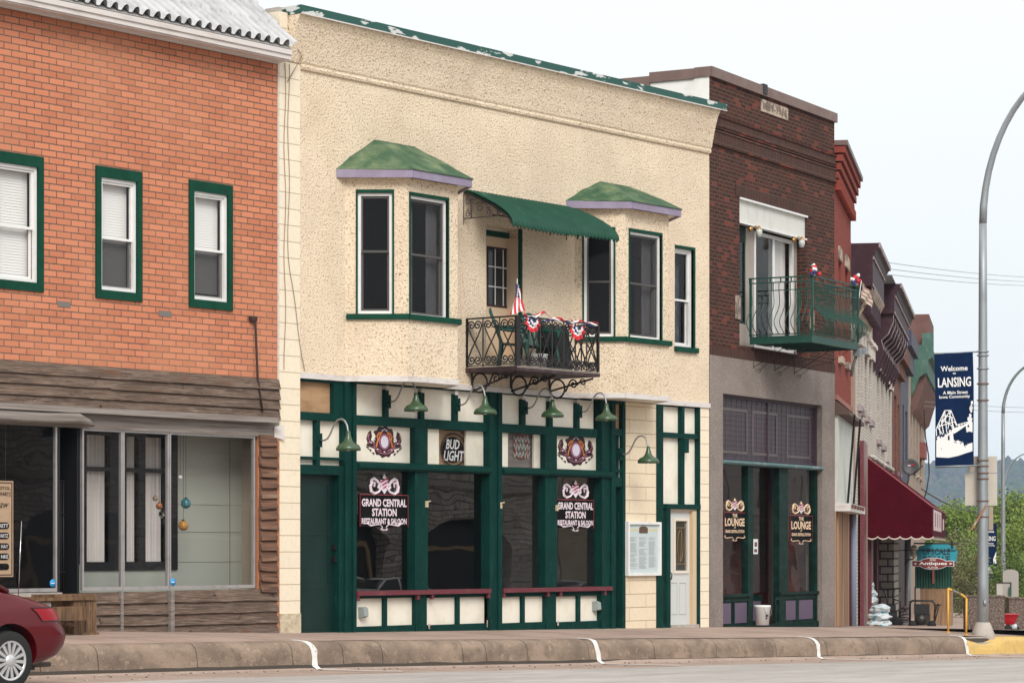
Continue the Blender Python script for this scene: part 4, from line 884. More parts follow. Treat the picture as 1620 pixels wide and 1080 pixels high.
# block wall
m = MB(); m.box(ux1, um(1038), VB-.3, VB, -.4, zT+.0); BF.part('block_wall', m, CMU)
m = MB(); m.box(um(1108), E0-.004, -.3, .0, -.4, zT); BF.part('block_edge', m, CMUP)
G = MB(); G.box(um(1038), um(1048), -.15, .02, -.3, zT); G.box(um(1048), um(1108), PV, .0, zr_(1048, 637), zT); G.box(um(1106), um(1108), PV, .0, zr_(1048, 803), zr_(1048, 637))
G.box(um(1048), um(1106), PV, -.01, zr_(1048, 691), zr_(1048, 683)); G.box(um(1079.5), um(1084), PV, -.012, zr_(1048, 803), zr_(1048, 637))
G.box(um(1055), um(1108), PV, .01, zr_(1055, 804.5), zr_(1055, 796.5)); G.box(um(1048), um(1055), PV, -.005, zr_(1048, 803), zr_(1048, 800)); G.box(um(1055), um(1061), PV, .0, -.25, zr_(1055, 804.5)); G.box(um(1103.5), um(1108), PV, .0, -.3, zr_(1055, 804.5)); G.box(um(1048), um(1055), PV, -.01, -.3, zr_(1050, 986)); BF.part('right_frame', G, GREEN)
m = MB(); m.box(um(1048), um(1106), PV-.05, PV, zr_(1048, 800), zT-.02); m.box(um(1048), um(1055), PV-.05, PV+.02, -.3, zr_(1048, 800)); BF.part('right_cream_panel', m, PANEL)
m = MB(); m.box(um(1083)-.07, um(1083)+.07, -.03, .05, zr_(1083, 716), zr_(1083, 694)); BF.part('junction_box', m, GREEN)
dvv = -.09; d0, d1 = um(1061), um(1097.5); dz0, dz1 = zr_(1062, 991), zr_(1062, 807)
m = MB(); m.box(d1, um(1103.5), -.2, -.02, dz0, dz1+.01); m.box(d0, um(1103.5), -.2, -.02, dz1, zr_(1055, 804.5)); BF.part('door_jamb', m, M('tan_door_jamb', (.58, .44, .29), .7))
g0, g1, gz0, gz1_ = F0.u(1067.5, dvv), F0.u(1086.5, dvv), F0.z(1075, 902, dvv), F0.z(1075, 824, dvv)
m = MB(); m.wall(d0, d1, dz0+.03, dz1, dvv, [(g0, g1, gz0, gz1_)], .04); dr = BF.part('white_door', m, M('grey_white_door', (.55, .57, .56), .45))
m = MB(); m.ring(g0-.045, g1+.045, gz0-.05, gz1_+.05, .045, dvv+.001, dvv+.02); BF.part('glazing_frame', m, M('cream_moulding', (.7, .62, .52), .5), dr)
m = MB(); m.quad((g0, dvv-.02, gz0), (g1, dvv-.02, gz0), (g1, dvv-.02, gz1_), (g0, dvv-.02, gz1_)); BF.part('pane', m, glassm('leaded_glass', .5, .03, dirt=.12, dc=(.3, .33, .3)), dr)
m = MB(); gc = (g0+g1)/2; hh = gz1_-gz0
for x in (g0+.05, g1-.05): m.tube([(x, dvv-.012, gz0), (x, dvv-.012, gz1_)], .004, 4)
for z_ in (gz0+.12, gz1_-.12): m.tube([(g0, dvv-.012, z_), (g1, dvv-.012, z_)], .004, 4)
m.tube([(gc+.09*math.sin(q), dvv-.012, gz0+hh*.5+.28*math.cos(q)) for q in frange(0, 2*math.pi, 20)], .005, 4); m.tube([(gc+.03*math.sin(q*2), dvv-.012, gz0+.15+q*(hh-.3)) for q in frange(0, 1, 20)], .006, 4)
BF.part('leading', m, BRASS, dr)
m = MB(); W2 = d1-d0
for x in (d0+.12, d0+W2*.54): m.ring(x, x+W2*.3, dz0+.22, dz0+.80, .016, dvv+.0005, dvv+.01)
m.box(d0+.12, d1-.08, dvv+.0005, dvv+.004, dz0+.92, dz0+.925); BF.part('door_panels', m, M('grey_white_moulding', (.5, .52, .51), .45), dr)
m = MB(); m.tube([(d0+.07, dvv, dz0+.84), (d0+.07, dvv+.06, dz0+.86), (d0+.07, dvv+.07, dz0+.95), (d0+.07, dvv, dz0+1.0)], .012, 6); BF.part('handle', m, IRON, dr)
m = MB(); m.box(d0, um(1103.5), -.2, .04, pz(um(1080))-.05, dz0+.03); BF.part('threshold', m, CONCL)
# the bar room behind
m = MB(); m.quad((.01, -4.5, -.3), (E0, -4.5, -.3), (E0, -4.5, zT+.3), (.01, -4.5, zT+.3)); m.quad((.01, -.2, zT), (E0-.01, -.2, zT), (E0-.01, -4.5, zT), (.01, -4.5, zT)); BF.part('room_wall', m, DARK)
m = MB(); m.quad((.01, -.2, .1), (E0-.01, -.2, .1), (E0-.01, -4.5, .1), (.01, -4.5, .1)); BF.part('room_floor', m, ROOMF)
# little things on the posts
for px, py in ((673, 797), (790, 799), (879, 803)):
    m = MB(); u_, z_ = um(px), zr_(px, py); m.box(u_-.02, u_+.03, .01, .04, z_-.05, z_+.05); m.tube([(u_, .03, z_+.03), (u_+.04, .08, z_+.05)], .012, 5); BF.part('hook', m, M('worn_brass', (.5, .42, .28), .5))
# --- crests
def crest(px, py):
    um = lambda p: F0.u(p, PV)
    T = Thing('crest_decal', 'ornate maroon and orange crest with a white oval, %s one on the cream panels' % ('left' if px < 700 else 'right'), 'crest', F0, um(px), 0, zr_(px, py), group='ornate crests on the bar front')
    s_ = F0.hit(px)[1]/FPX; u0_, z0_ = um(px), zr_(px, py); v_ = PV+.004
    k_ = 1/(.613+.79*-(px-CX)/FPX)
    def P(x, y): return (u0_+x*s_*k_, z0_-y*s_)
    n = 40; out = []
    for i in range(n):
        q = 2*math.pi*i/n; r_ = 21+1.6*math.sin(q*12)+(-2 if abs(math.sin(q)) < .5 else 3)
        out.append(P(math.cos(q)*r_*.82, math.sin(q)*r_*1.02))
    m = MB(); m.prism(out, v_-.004, v_)
    for sgn in (-1, 1):
        m.prism([P(sgn*x, y) for x, y in ((14, 12), (28, 7), (26, 3), (28, -4), (25, -14), (21, -17), (19, -8), (21, -2), (15, 2))], v_-.004, v_+.0005)
        for dx, dy in ((24, 9), (20, 13), (15, 18)): m.prism([P(sgn*dx, dy), P(sgn*(dx+5), dy-1), P(sgn*(dx+1), dy+4)], v_-.004, v_+.001)
    T.part('backing', m, M('black_maroon_print', (.035, .012, .018), .4))
    m = MB()
    for sgn in (-1, 1):
        m.tube([P(sgn*x, y)[:1]+(v_+.002,)+P(sgn*x, y)[1:] for x, y in ((4, -15), (9, -13), (12, -8), (10, -3), (12, 4), (13, 9))], .014, 5)
        m.tube([P(sgn*x, y)[:1]+(v_+.002,)+P(sgn*x, y)[1:] for x, y in ((5, -13), (8, -9), (9, -2))], .01, 5)
    T.part('orange_scrolls', m, ORNG)
    m = MB()
    for sgn in (-1, 1):
        for pth in (((24, -12), (26, -5), (23, -1), (25, 4)), ((16, 8), (13, 13), (7, 18), (0, 19)), ((18, 2), (15, 6), (18, 9)), ((5, 15), (9, 12), (12, 11))):
            m.tube([P(sgn*x, y)[:1]+(v_+.003,)+P(sgn*x, y)[1:] for x, y in pth], .009, 5)
    T.part('rose_scrolls', m, M('dusky_pink_print', (.42, .14, .20), .4))
    m = MB(); m.prism([P(8.5*math.cos(q), 12.5*math.sin(q)) for q in frange(0, 6.03, 23)], v_, v_+.006); T.part('oval_rim', m, M('purple_rim', (.28, .10, .16), .4))
    m = MB(); m.prism([P(5.8*math.cos(q), 9.6*math.sin(q)) for q in frange(0, 6.03, 23)], v_+.006, v_+.009); T.part('oval', m, LILAC)
    m = MB()
    for x, y in ((-3, -18), (0, -20), (3, -18), (-21, 2), (21, 2), (-11, 12), (11, 12), (0, 16), (-16, -3), (16, -3)): m.prism([P(x+1.3*math.cos(q), y+1.3*math.sin(q)) for q in frange(0, 5.2, 5)], v_, v_+.01)
    T.part('highlights', m, LILAC)
crest(607.5, 698); crest(910.5, 711)
# --- beer sign and second neon in the transoms
def neon(px, py, lines, m_back, label, wd, h, outl):
    v_ = -.155; T = Thing('neon_sign', label, 'sign', F0, F0.u(px, v_), v_, F0.z(px, py, v_)); u0_, z0_ = F0.u(px, v_), F0.z(px, py, v_)
    m = MB(); m.prism([(u0_+wd*.5*math.cos(q)*1.05, z0_+h*.5*math.sin(q)) for q in frange(0, 6.0, 21)], v_-.01, v_); T.part('backing', m, m_back)
    m = MB()
    for t, dx, dz, ww, hh_ in lines: m.text(t, u0_+dx, z0_+dz, ww, hh_, v_+.012, bold=.02, fn=lambda a, b: (a+b*.18, b))
    T.part('lettering', m, WHITE if outl is None else LILAC)
    m = MB(); m.tube([(u0_+wd*.62*math.cos(q), v_+.01, z0_+h*.62*math.sin(q)) for q in frange(0, 2*math.pi, 24)], .012, 5)
    m.tube([(u0_-.25, v_+.01, z0_+h*.75), (u0_+.2, v_+.01, z0_+h*.75), (u0_+.2, v_+.01, z0_+h*.6)], .01, 5)
    T.part('neon_tube', m, outl or IRON); return T
neon(717, 711, [('BUD', -.02, .085, .34, .16), ('LIGHT', .0, -.10, .5, .17)], INK, 'unlit beer sign reading BUD LIGHT in the left transom', .52, .42, None)
T = neon(824, 707, [], M('smoky_sign_plate', (.12, .11, .10), .5), 'unlit neon sign of looping script inside a red outline in the right transom', .3, .3, M('red_neon_tube', (.35, .05, .04), .3))
m = MB(); u0_, z0_ = F0.u(824, -.155), F0.z(824, 707, -.155)
for k_ in range(3):
    m.tube([(u0_-.22+.44*i/28, -.14, z0_+.13-.13*k_+.045*math.sin(i*1.1+k_)+.02*math.sin(i*2.7)) for i in range(29)], .010, 5)
T.part('script_tube', m, M('clear_neon_tube', (.42, .42, .38), .3))
# --- window lettering decals
def scroll_orn(m, P, sgn):
    m.append([P(sgn*x, y) for x, y in ((4, 2), (9, 9), (16, 12), (21, 8), (22, 0), (19, -6), (15, -5), (16, 1))])
    m.append([P(sgn*x, y) for x, y in ((10, 3), (8, -3), (11, -8), (16, -12), (20, -10), (22, -5))])
def decal(fr, px, pytop, plate, lines, v_, label, col, orn=1.0, plate_hw=None):
    T = Thing('window_lettering', label, 'window sign', fr, fr.u(px, v_), v_, fr.z(px, pytop, v_)); Z = fr.hit(px, v_)[1]; s_ = Z/FPX
    du = (fr.u(px+1, v_)-fr.u(px-1, v_))/2; u0_ = fr.u(px, v_); zt_ = fr.z(px, pytop, v_)
    def P(x, y): return (u0_+x*du, zt_-y*s_)
    if plate: (a, b, c, d) = plate; m = MB(fr); m.box(P(a, c)[0], P(b, c)[0], v_, v_+.003, P(a, d)[1], P(a, c)[1]); T.part('black_plate', m, INK)
    if plate:
        m = MB(fr); m.ring(P(a, c)[0], P(b, c)[0], P(a, d)[1], P(a, c)[1], .008, v_+.003, v_+.005, wb=0); T.part('plate_outline', m, PINKR)
    m = MB(fr)
    for t, y, hw, h in lines: m.text(t, u0_, P(0, y)[1], 2*hw*du, h*s_, v_+.008, bold=.035)
    T.part('lettering', m, col)
    # crown ornament: scrolls both sides of a striped shield
    ps = []; cy = 19*orn
    Q = lambda x, y: P(x*orn, cy+y*orn)
    for sgn in (-1, 1): scroll_orn(ps, Q, sgn)
    m = MB(fr)
    for p in ps: m.tube([(x, v_+.006, z_) for x, z_ in p], [.008+.02*orn*math.sin(math.pi*(i+.7)/(len(p)+.4)) for i in range(len(p))], 5)
    for sgn in (-1, 1): m.tube([(lambda q: (q[0], v_+.006, q[1]))(Q(sgn*x, y)) for x, y in ((3, 3), (6, -3), (9, -1), (7, 5))], .018*orn, 5)
    m.prism([Q(-3, -14), Q(0, -20), Q(3, -14), Q(1.5, -12), Q(-1.5, -12)], v_+.002, v_+.010); T.part('scrollwork', m, col)
    m = MB(fr); m.prism([Q(-6, -10), Q(6, -10), Q(6, 3), Q(0, 12), Q(-6, 3)], v_+.004, v_+.009); T.part('shield', m, LILAC)
    m = MB(fr)
    for k_ in range(-1, 3):
        y = -8+k_*6
        if k_ < 2: m.prism([Q(-5.5, y+6), Q(5.5, y-1), Q(5.5, y+2), Q(-5.5, y+9)] if k_ < 1 else [Q(-4, y+5), Q(5.5, y-1), Q(5, y+2), Q(-1.5, y+6)], v_+.009, v_+.012)
    T.part('shield_stripes', m, PINKR)
    # lower flourish
    yb = (plate[3] if plate else lines[-1][1]+8); m = MB(fr)
    for sgn in (-1, 1):
        m.tube([(lambda q: (q[0], v_+.006, q[1]))(P(sgn*x*orn, yb+y*orn)) for x, y in ((24, -9), (26, -5), (22, -2), (14, -3), (7, -4), (3, 0), (5, 4), (1, 5))], [.01*orn]+[.017*orn]*2+[.008]*3+[.014*orn]*2, 5)
    T.part('flourish', m, col)
    return T
L1 = [('GRAND CENTRAL', 45, 35.5, 12.5), ('STATION', 60, 19.5, 12.5), ('RESTAURANT & SALOON', 74, 35.5, 9.5)]
decal(F0, 607.5, 750, (-38, 38.5, 32, 83), [(t, y, hw, h) for t, y, hw, h in L1], -.115, 'white lettering reading GRAND CENTRAL STATION RESTAURANT & SALOON on the first big pane', PINK)
L2 = [('GRAND CENTRAL', 40, 28, 11.5), ('STATION', 54, 16, 11.5), ('RESTAURANT & SALOON', 66.5, 28, 8.5)]
decal(F0, 910, 760, (-29.5, 29.5, 30, 75), [(t, y, hw, h) for t, y, hw, h in L2], -.115, 'white lettering reading GRAND CENTRAL STATION RESTAURANT & SALOON on the fourth big pane', PINK, .88)
# --- gooseneck lamps
def gooseneck(px, py, label, reach=.6, v0=0.):
    u_, z_ = F0.u(px, v0+.03), F0.z(px, py, v0+.03)
    T = Thing('gooseneck_lamp', label, 'wall lamp', F0, u_, v0, z_, group='green gooseneck lamps over the bar front')
    m = MB(); m.box(u_-.05, u_+.05, v0-.03, v0+.05, z_-.105, z_+.105); m.tube([(u_, v0+.05, z_-.01), (u_, v0+.075, z_-.01)], .03, 8); T.part('mounting_box', m, GREEN)
    P_ = [(.05, 0), (.13, -.005), (.19, .02), (.24, .08), (.29, .17), (.34, .25), (.40, .30), (.47, .31), (.53, .28), (.575, .21), (.595, .12), (.6, .06)]
    m = MB(); m.tube([(u_, v0+a*reach/.6, z_+b) for a, b in P_], .014, 8); T.part('gooseneck', m, CAP)
    m = MB(); c = (u_, v0+reach, z_)
    m.lathe([(.0, .125), (.03, .12), (.036, .06), (.05, .02), (.062, -.02), (.10, -.06), (.155, -.085), (.185, -.125), (.19, -.17), (.183, -.17), (.178, -.128), (.15, -.095), (.0, -.07)], c, 28); T.part('lamp_shade', m, LGREEN)
    m = MB(); m.lathe([(.02, -.07), (.03, -.10), (.045, -.13), (.03, -.165), (0, -.175)], c, 12); T.part('bulb', m, M('bulb_glass', (.7, .7, .66), .2))
for i, (px, py) in enumerate(((614, 635), (724, 640), (831, 645), (917, 651))):
    gooseneck(px, py, 'green gooseneck lamp, %s of the four lamps along the top row' % ('first', 'second', 'third', 'last')[i], .6, -.02)
gooseneck(505, 696, 'lower green gooseneck lamp over the solid green door', .62, -.02)
gooseneck(982, 718, 'lower green gooseneck lamp in front of the block wall by the menu board', .62, -.0)
# --- menu board
ma, mb_, mz0, mz1 = F0.u(993.5, .06), F0.u(1046, .06), F0.z(1020, 910, .06), F0.z(1020, 825, .06)
T = Thing('menu_board', 'white framed menu case with small grey columns of text on the block wall', 'menu board', F0, (ma+mb_)/2, 0, mz0)
m = MB(); m.ring(ma, mb_, mz0, mz1, .045, .0, .07); T.part('frame', m, WHITE)
m = MB(); m.box(ma+.045, mb_-.045, .0, .03, mz0+.045, mz1-.045); T.part('menu_sheet', m, M('pale_blue_paper', (.5, .57, .58), .3))
m = MB(); r_ = random.Random(3); cw_ = (mb_-ma-.12)/3
for c_ in range(3):
    z_ = mz1-.28
    while z_ > mz0+.12:
        if r_.random() < .88:
            x0 = ma+.075+c_*cw_; m.box(x0, x0+cw_*r_.uniform(.5, .85), .03, .032, z_, z_+.006)
        z_ -= .017
T.part('menu_print', m, M('grey_print', (.25, .28, .29), .6))
m = MB(); m.box(ma+.06, mb_-.06, .03, .0325, mz1-.155, mz1-.13); T.part('gold_band', m, M('gold_band', (.6, .5, .25), .5))
m = MB(); cx_ = (ma+mb_)/2; m.prism([(cx_-.13, mz1-.2), (cx_+.13, mz1-.2), (cx_+.13, mz1-.11), (cx_+.08, mz1-.085), (cx_, mz1-.075), (cx_-.08, mz1-.085), (cx_-.13, mz1-.11)], .03, .036); T.part('menu_emblem', m, M('brown_emblem', (.10, .06, .04), .5))

# --- balcony
vb = solve_v(F0, 738, 817)
bu0, bu1 = F0.u(738), F0.u(946, vb)
zb1 = F0.z(817, 577, vb); zb0 = F0.z(817, 585.5, vb); zrt = F0.z(817, 499.5, vb)
def spiral(cx_, cz_, r0, r1, a0, a1, n=18):
    return [(cx_+(r0+(r1-r0)*i/n)*math.cos(a0+(a1-a0)*i/n), cz_+(r0+(r1-r0)*i/n)*math.sin(a0+(a1-a0)*i/n)) for i in range(n+1)]
def panel_paths(w_, h_):
    S = spiral(.30*w_, h_-.26*w_, .03*w_, .24*w_, R(-360), R(180))
    S = [(x, z_) for x, z_ in S]
    x, z_ = S[-1]
    for t in frange(.12, 1, 7): S.append((x+(.5*w_-x)*t**1.25, z_+(.5*h_-z_)*t))
    A = S+[(w_-a, h_-b) for a, b in reversed(S[:-1])]
    return [A, [(w_-a, b) for a, b in A]]
BAL = Thing('iron_balcony', 'black wrought iron balcony of heart scrolls on the cream stucco wall', 'balcony', F0, (bu0+bu1)/2, 0, zb0)
m = MB(); m.box(bu0-.03, bu1+.02, .0, vb+.03, zb0, zb1-.015); BAL.part('floor', m, IRONP)
m = MB(); m.box(bu0-.03, bu1+.02, vb+.03, vb+.035, zb0+.05, zb0+.06); m.box(bu0, bu1, .01, vb, zb1-.014, zb1-.002); BAL.part('deck_boards', m, M('pale_deck', (.35, .30, .26), .8))
h_ = zrt-zb1-.06
def rail_panels(p0, p1, n):
    """railing between plan points p0, p1"""
    out = []
    for k_ in range(n):
        mm = MB(); ax, ay = p0[0]+(p1[0]-p0[0])*k_/n, p0[1]+(p1[1]-p0[1])*k_/n; L_ = math.hypot(p1[0]-p0[0], p1[1]-p0[1]); dx, dy = (p1[0]-p0[0])/L_, (p1[1]-p0[1])/L_; w_ = L_/n
        for A in panel_paths(w_*.94, h_): mm.tube([(ax+dx*(a+.03*w_), ay+dy*(a+.03*w_), zb1+.03+b) for a, b in A], .0125, 5)
        mm.tube([(ax, ay, zb1), (ax, ay, zb1+.02+h_*.25), (ax, ay, zb1+h_*.5), (ax, ay, zrt)], [.011, .011, .014, .011], 5)
        out.append(mm)
    return out
cornr = [(bu0, .0), (bu0, vb), (bu1, vb), (bu1, .0)]
for (p0, p1), n in zip(zip(cornr, cornr[1:]), (3, 7, 3)):
    for mm in rail_panels(p0, p1, n): BAL.part('scroll_panel', mm, IRON)
m = MB()
for p0, p1 in zip(cornr, cornr[1:]):
    L_ = math.hypot(p1[0]-p0[0], p1[1]-p0[1]); o = m.fr; m.fr = Fr.two(F0.P(*p0, 0), F0.P(*p1, 0)); m.box(-.015, L_+.015, -.018, .018, zrt-.012, zrt+.012); BAL.part('handrail', m, IRON); m = MB(m.fr); m.box(0, L_, -.008, .008, zb1+.015, zb1+.03); BAL.part('bottom_rail', m, IRON); m = MB()
for i, p in enumerate(cornr):
    m = MB(); m.box(p[0]-.02, p[0]+.02, p[1]-.02, p[1]+.02, zb1, zrt+.012)
    if i == 1: m.box(bu0+.0, bu0+.09, vb-.03, vb+.012, zb1, zrt+.01)
    BAL.part('corner_post', m, IRON)
for px in (745, 807, 868):
    u_ = F0.u(px); m = MB(); r_ = .155; zt_ = zb0-.0; zl_ = F0.z(px, 617)-.02
    m.tube([(u_, .03+r_+r_*math.cos(q), zt_-r_-.01+r_*math.sin(q)) for q in frange(0, 2*math.pi, 20)], .017, 5)
    m.tube([(u_, .02, zt_), (u_, .02, zl_)], .018, 5); m.tube([(u_, .02, zl_), (u_, vb-.1, zt_-.02)], .017, 5)
    S = spiral(.52, -.10, .02, .085, R(-300), R(150), 14); m.tube([(u_, a, zt_+b) for a, b in S]+[(u_, .36, zt_-.22)], .015, 5)
    S = spiral(.72, -.075, .015, .06, R(-300), R(150), 12); m.tube([(u_, a, zt_+b) for a, b in S]+[(u_, .6, zt_-.12)], .013, 5)
    BAL.part('scroll_bracket', m, IRON)
# --- green metal awning over the balcony
au0, au1 = F0.u(731)+.0, F0.u(979, vb); za1 = F0.z(731, 300); zaf = F0.z(818, 357, vb)
prof = [(0, 0), (.22, -.10), (.45, -.22), (.65, -.34), (.80, -.45), (.92, -.56), (.985, -.66), (1.0, -.74)]
hgt = (za1-zaf)/.74
AW = Thing('metal_awning', 'curved green corrugated metal awning over the balcony door', 'awning', F0, (au0+au1)/2, 0, zaf)
m = MB(); m.sm = True; n = int((au1-au0)/.095)*6
vs = []
for th in (0, .02):
    for i in range(n+1):
        u_ = au0+(au1-au0)*i/n; rip = .022*math.cos(2*math.pi*i/6)
        for a, b in prof: vs.append((u_, a*vb+rip*.5-th*.3, za1+b*hgt+rip*.9-th+(.015*math.sin(u_*2.2)*a)))
q = len(prof); o = (n+1)*q
m.add(vs, [(i*q+j, i*q+q+j, i*q+q+1+j, i*q+1+j) for i in range(n) for j in range(q-1)]+[(o+i*q+j, o+i*q+q+j, o+i*q+q+1+j, o+i*q+1+j) for i in range(n) for j in range(q-1)]+[(i*q+q-1, i*q+2*q-1, o+i*q+2*q-1, o+i*q+q-1) for i in range(n)])
AW.part('canopy', m, AWN)
for k_, u_ in enumerate((au0+.04, au1-.10, (au0*.62+au1*.38))):
    m = MB(); zr2 = F0.z(727, 345)
    if k_ < 2:
        m.tube([(u_, .0, zr2), (u_, vb*.9, zr2+.0)], .010, 5); m.tube([(u_, .0, zr2-.1), (u_, .0, za1-.05)], .012, 5); m.tube([(u_, .16, zr2), (u_, .16, za1-.14)], .014, 5)
        m.tube([(u_, a*vb*.97, za1+b*hgt-.04) for a, b in prof[:-1]], .010, 5)
        for cx_, cz_, rr in ((.08, .28, .07), (.08, .07, .06), (.33, .16, .085), (.52, .08, .07), (.72, .05, .05)):
            m.tube([(u_, a, zr2+b) for a, b in spiral(cx_, cz_, .012, rr, R(-380), R(140), 14)], .008, 5)
        m.tube([(u_, .18, zr2+.30), (u_, .3, zr2+.30), (u_, .45, zr2+.2), (u_, .6, zr2+.02)], .008, 5)
    else:
        m.tube([(u_-.3, .9, zaf+.13), (u_-.3, .9, zaf-.02)], .01, 5); m.tube([(u_, .95, zaf+.1), (u_, .95, zaf-.06)], .012, 5); m.tube([(u_+.75, .95, zaf+.05), (u_+.75, .95, zaf-.06)], .012, 5); m.tube([(au0+.1, .55, zr2+.03), (u_, .55, zr2+.03)], .01, 5)
    AW.part('scroll_bracket' if k_ < 2 else 'hooks', m, IRONP if k_ < 2 else IRON)
# --- things on the balcony
fu, fv = F0.u(817, vb-.1), vb-.1
FL_ = Thing('flag', 'small drooping American flag on a white stick at the balcony corner', 'flag', F0, fu, fv, zrt)
zt_ = F0.z(819, 449, fv); zfb = F0.z(819, 500, fv); us_ = (F0.u(829, fv)-F0.u(809, fv))
m = MB(); m.tube([(fu+.02, fv, zb1), (fu+.02, fv, zt_+.08)], .007, 5); FL_.part('pole', m, FWH)
NS, NJ = 13, 10; V_ = {}; m = MB(); r_ = random.Random(2); vs = []
for i in range(NS+1):
    for j in range(NJ+1):
        a, b = i/NS, j/NJ                       # a across stripes, b along the fly (hangs down)
        x = (a-.5)*us_*(.35+.75*b)+ .05*math.sin(b*5)*.4; y = fv+.035*math.sin(a*11+b*3)
        z_ = zt_-b*(zt_-zfb)*(1-.18*a)-.10*a*(1-b)
        vs.append((fu+.03+x, y, z_))
for i in range(NS):
    for j in range(NJ):
        m.m = 2 if (i < 7 and j < 4) else (0 if i % 2 == 0 else 1)
        m.sm = True; b0 = len(m.V); m.add([vs[i*(NJ+1)+j], vs[(i+1)*(NJ+1)+j], vs[(i+1)*(NJ+1)+j+1], vs[i*(NJ+1)+j+1]], [(0, 1, 2, 3)])
m.m = 1; m.sm = False
for i in range(6):
    for j in range(4):
        c_ = vs[i*(NJ+1)+j]; m.add([(c_[0]+.015+.008*math.cos(q), c_[1]+.012, c_[2]-.02+.008*math.sin(q)) for q in frange(0, 5.03, 4)], [(0, 1, 2, 3, 4)])
FL_.part('cloth', m, [REDB, FWH, FBL])
def bunting(px, py, wd, drop_, label, tilt=0):
    u0_, z0_ = F0.u(px, vb+.04), F0.z(px, py, vb+.04)
    T = Thing('bunting', label, 'bunting', F0, u0_, vb, z0_, group='patriotic bunting on the black balcony')
    m = MB(); na, nr = 24, 6; vs = []
    for i in range(na+1):
        q = math.pi*i/na
        for k_ in range(nr+1):
            r_ = .12+.88*k_/nr; vs.append((u0_-wd*.5*r_*math.cos(q), vb+.05+.028*math.sin(i*1.6)*r_, z0_-drop_*r_*math.sin(q)+tilt*wd*.5*r_*math.cos(q)))
    for i in range(na):
        for k_ in range(nr):
            m.m = 2 if k_ < 3 else (1 if k_ < 4 else 0)
            if k_ == 5 : m.m = 0
            m.sm = True; m.add([vs[i*(nr+1)+k_], vs[(i+1)*(nr+1)+k_], vs[(i+1)*(nr+1)+k_+1], vs[i*(nr+1)+k_+1]], [(0, 1, 2, 3)])
    T.part('cloth', m, [REDB, FWH, FBL]); m = MB()
    for i in range(4, na-3, 4):
        p = vs[i*(nr+1)+2]; m.add([(p[0]+(.04 if t % 2 == 0 else .016)*math.cos(t*math.pi/5), p[1]+.03, p[2]+(.04 if t % 2 == 0 else .016)*math.sin(t*math.pi/5)) for t in range(10)], [tuple(range(10))])
    T.part('stars', m, FWH)
bunting(842, 504, .40, .22, 'red white and blue fan bunting with stars nearest the balcony corner', .02)
bunting(913, 515, .42, .24, 'red white and blue fan bunting toward the right end of the balcony rail', 0)
T = Thing('draped_bunting', 'crumpled red and white bunting cloth folded over the balcony handrail', 'bunting', F0, F0.u(880, vb), vb, zrt)
for nm, mt, y0, sd in (('red_fold', REDB, .02, 1), ('white_fold', FWH, -.0, 2), ('blue_fold', FBL, -.025, 3)):
    m = MB(); pth = []
    for i, px in enumerate(frange(826, 942, 30)):
        up = .09*math.exp(-((px-856)/9)**2) if sd < 3 else 0
        pth.append((F0.u(px, vb), vb+.03+.02*math.sin(i*1.7+sd), zrt+y0+up+.02*math.sin(i*1.3+sd*2)))
    m.tube(pth, [.004+.017*max(0, math.sin(i*.8+sd*1.9)) for i in range(len(pth))], 6); T.part(nm, m, mt)
def plastic_chair(u_, v_, ang, label, sc_=1.0):
    f = Fr((F0.P(u_, v_, 0).x, F0.P(u_, v_, 0).y), ang); T = Thing('plastic_chair', label, 'chair', f, 0, 0, zb1); z_ = zb1
    m = MB(f); m.sm = True; vs = []
    for i in range(9):
        for j in range(7):
            x = -.24+.06*i; y = -.2+.07*j; vs.append((x, y, z_+.40-.03*math.cos((x)*6)-.03*(j/6)+(.03 if j == 6 else 0)))
    m.add(vs, [(i*7+j, i*7+7+j, i*7+8+j, i*7+1+j) for i in range(8) for j in range(6)]); T.part('seat', m, PLG)
    m = MB(f)
    for i in range(7):
        x = -.2+.066*i; top_ = .92-.35*(x)**2*4; m.hexa([(x, -.2, z_+.40), (x+.052, -.2, z_+.40), (x+.052, -.185, z_+.40), (x, -.185, z_+.40), (x*1.1, -.38, z_+top_), (x*1.1+.056, -.38, z_+top_), (x*1.1+.056, -.365, z_+top_), (x*1.1, -.365, z_+top_)])
    m.tube([(-.24, -.2, z_+.4), (-.27, -.32, z_+.75), (-.18, -.38, z_+.9), (0, -.39, z_+.96), (.18, -.38, z_+.9), (.27, -.32, z_+.75), (.24, -.2, z_+.4)], .022, 6); T.part('backrest', m, PLG)
    for sx_ in (-1, 1):
        m = MB(f); m.tube([(sx_*.26, -.3, z_+.66), (sx_*.30, -.1, z_+.64), (sx_*.30, .16, z_+.62), (sx_*.28, .22, z_+.5)], [.02, .03, .03, .025], 6); T.part('armrest', m, PLG)
        for sy in (-1, 1): m = MB(f); m.tube([(sx_*.25, sy*.2+(.0), z_+.40), (sx_*.29, sy*.25, z_+.0)], [.025, .018], 6); T.part('leg', m, PLG)
plastic_chair(bu0+.55, .55, R(35), 'green plastic garden chair facing away at the left end of the iron balcony')
plastic_chair(bu0+1.25, .5, R(-30), 'green plastic garden chair in the middle of the iron balcony')
T = Thing('grill', 'black covered barbecue grill standing on the iron balcony', 'grill', F0, bu0+1.85, .5, zb1); gx = bu0+1.65
m = MB(); m.hexa([(gx-.24, .3, zb1+.02), (gx+.24, .3, zb1+.02), (gx+.24, .75, zb1+.02), (gx-.24, .75, zb1+.02), (gx-.2, .35, zb1+.62), (gx+.2, .35, zb1+.62), (gx+.2, .7, zb1+.62), (gx-.2, .7, zb1+.62)]); T.part('cabinet', m, M('dark_cover', (.012, .02, .018), .6))
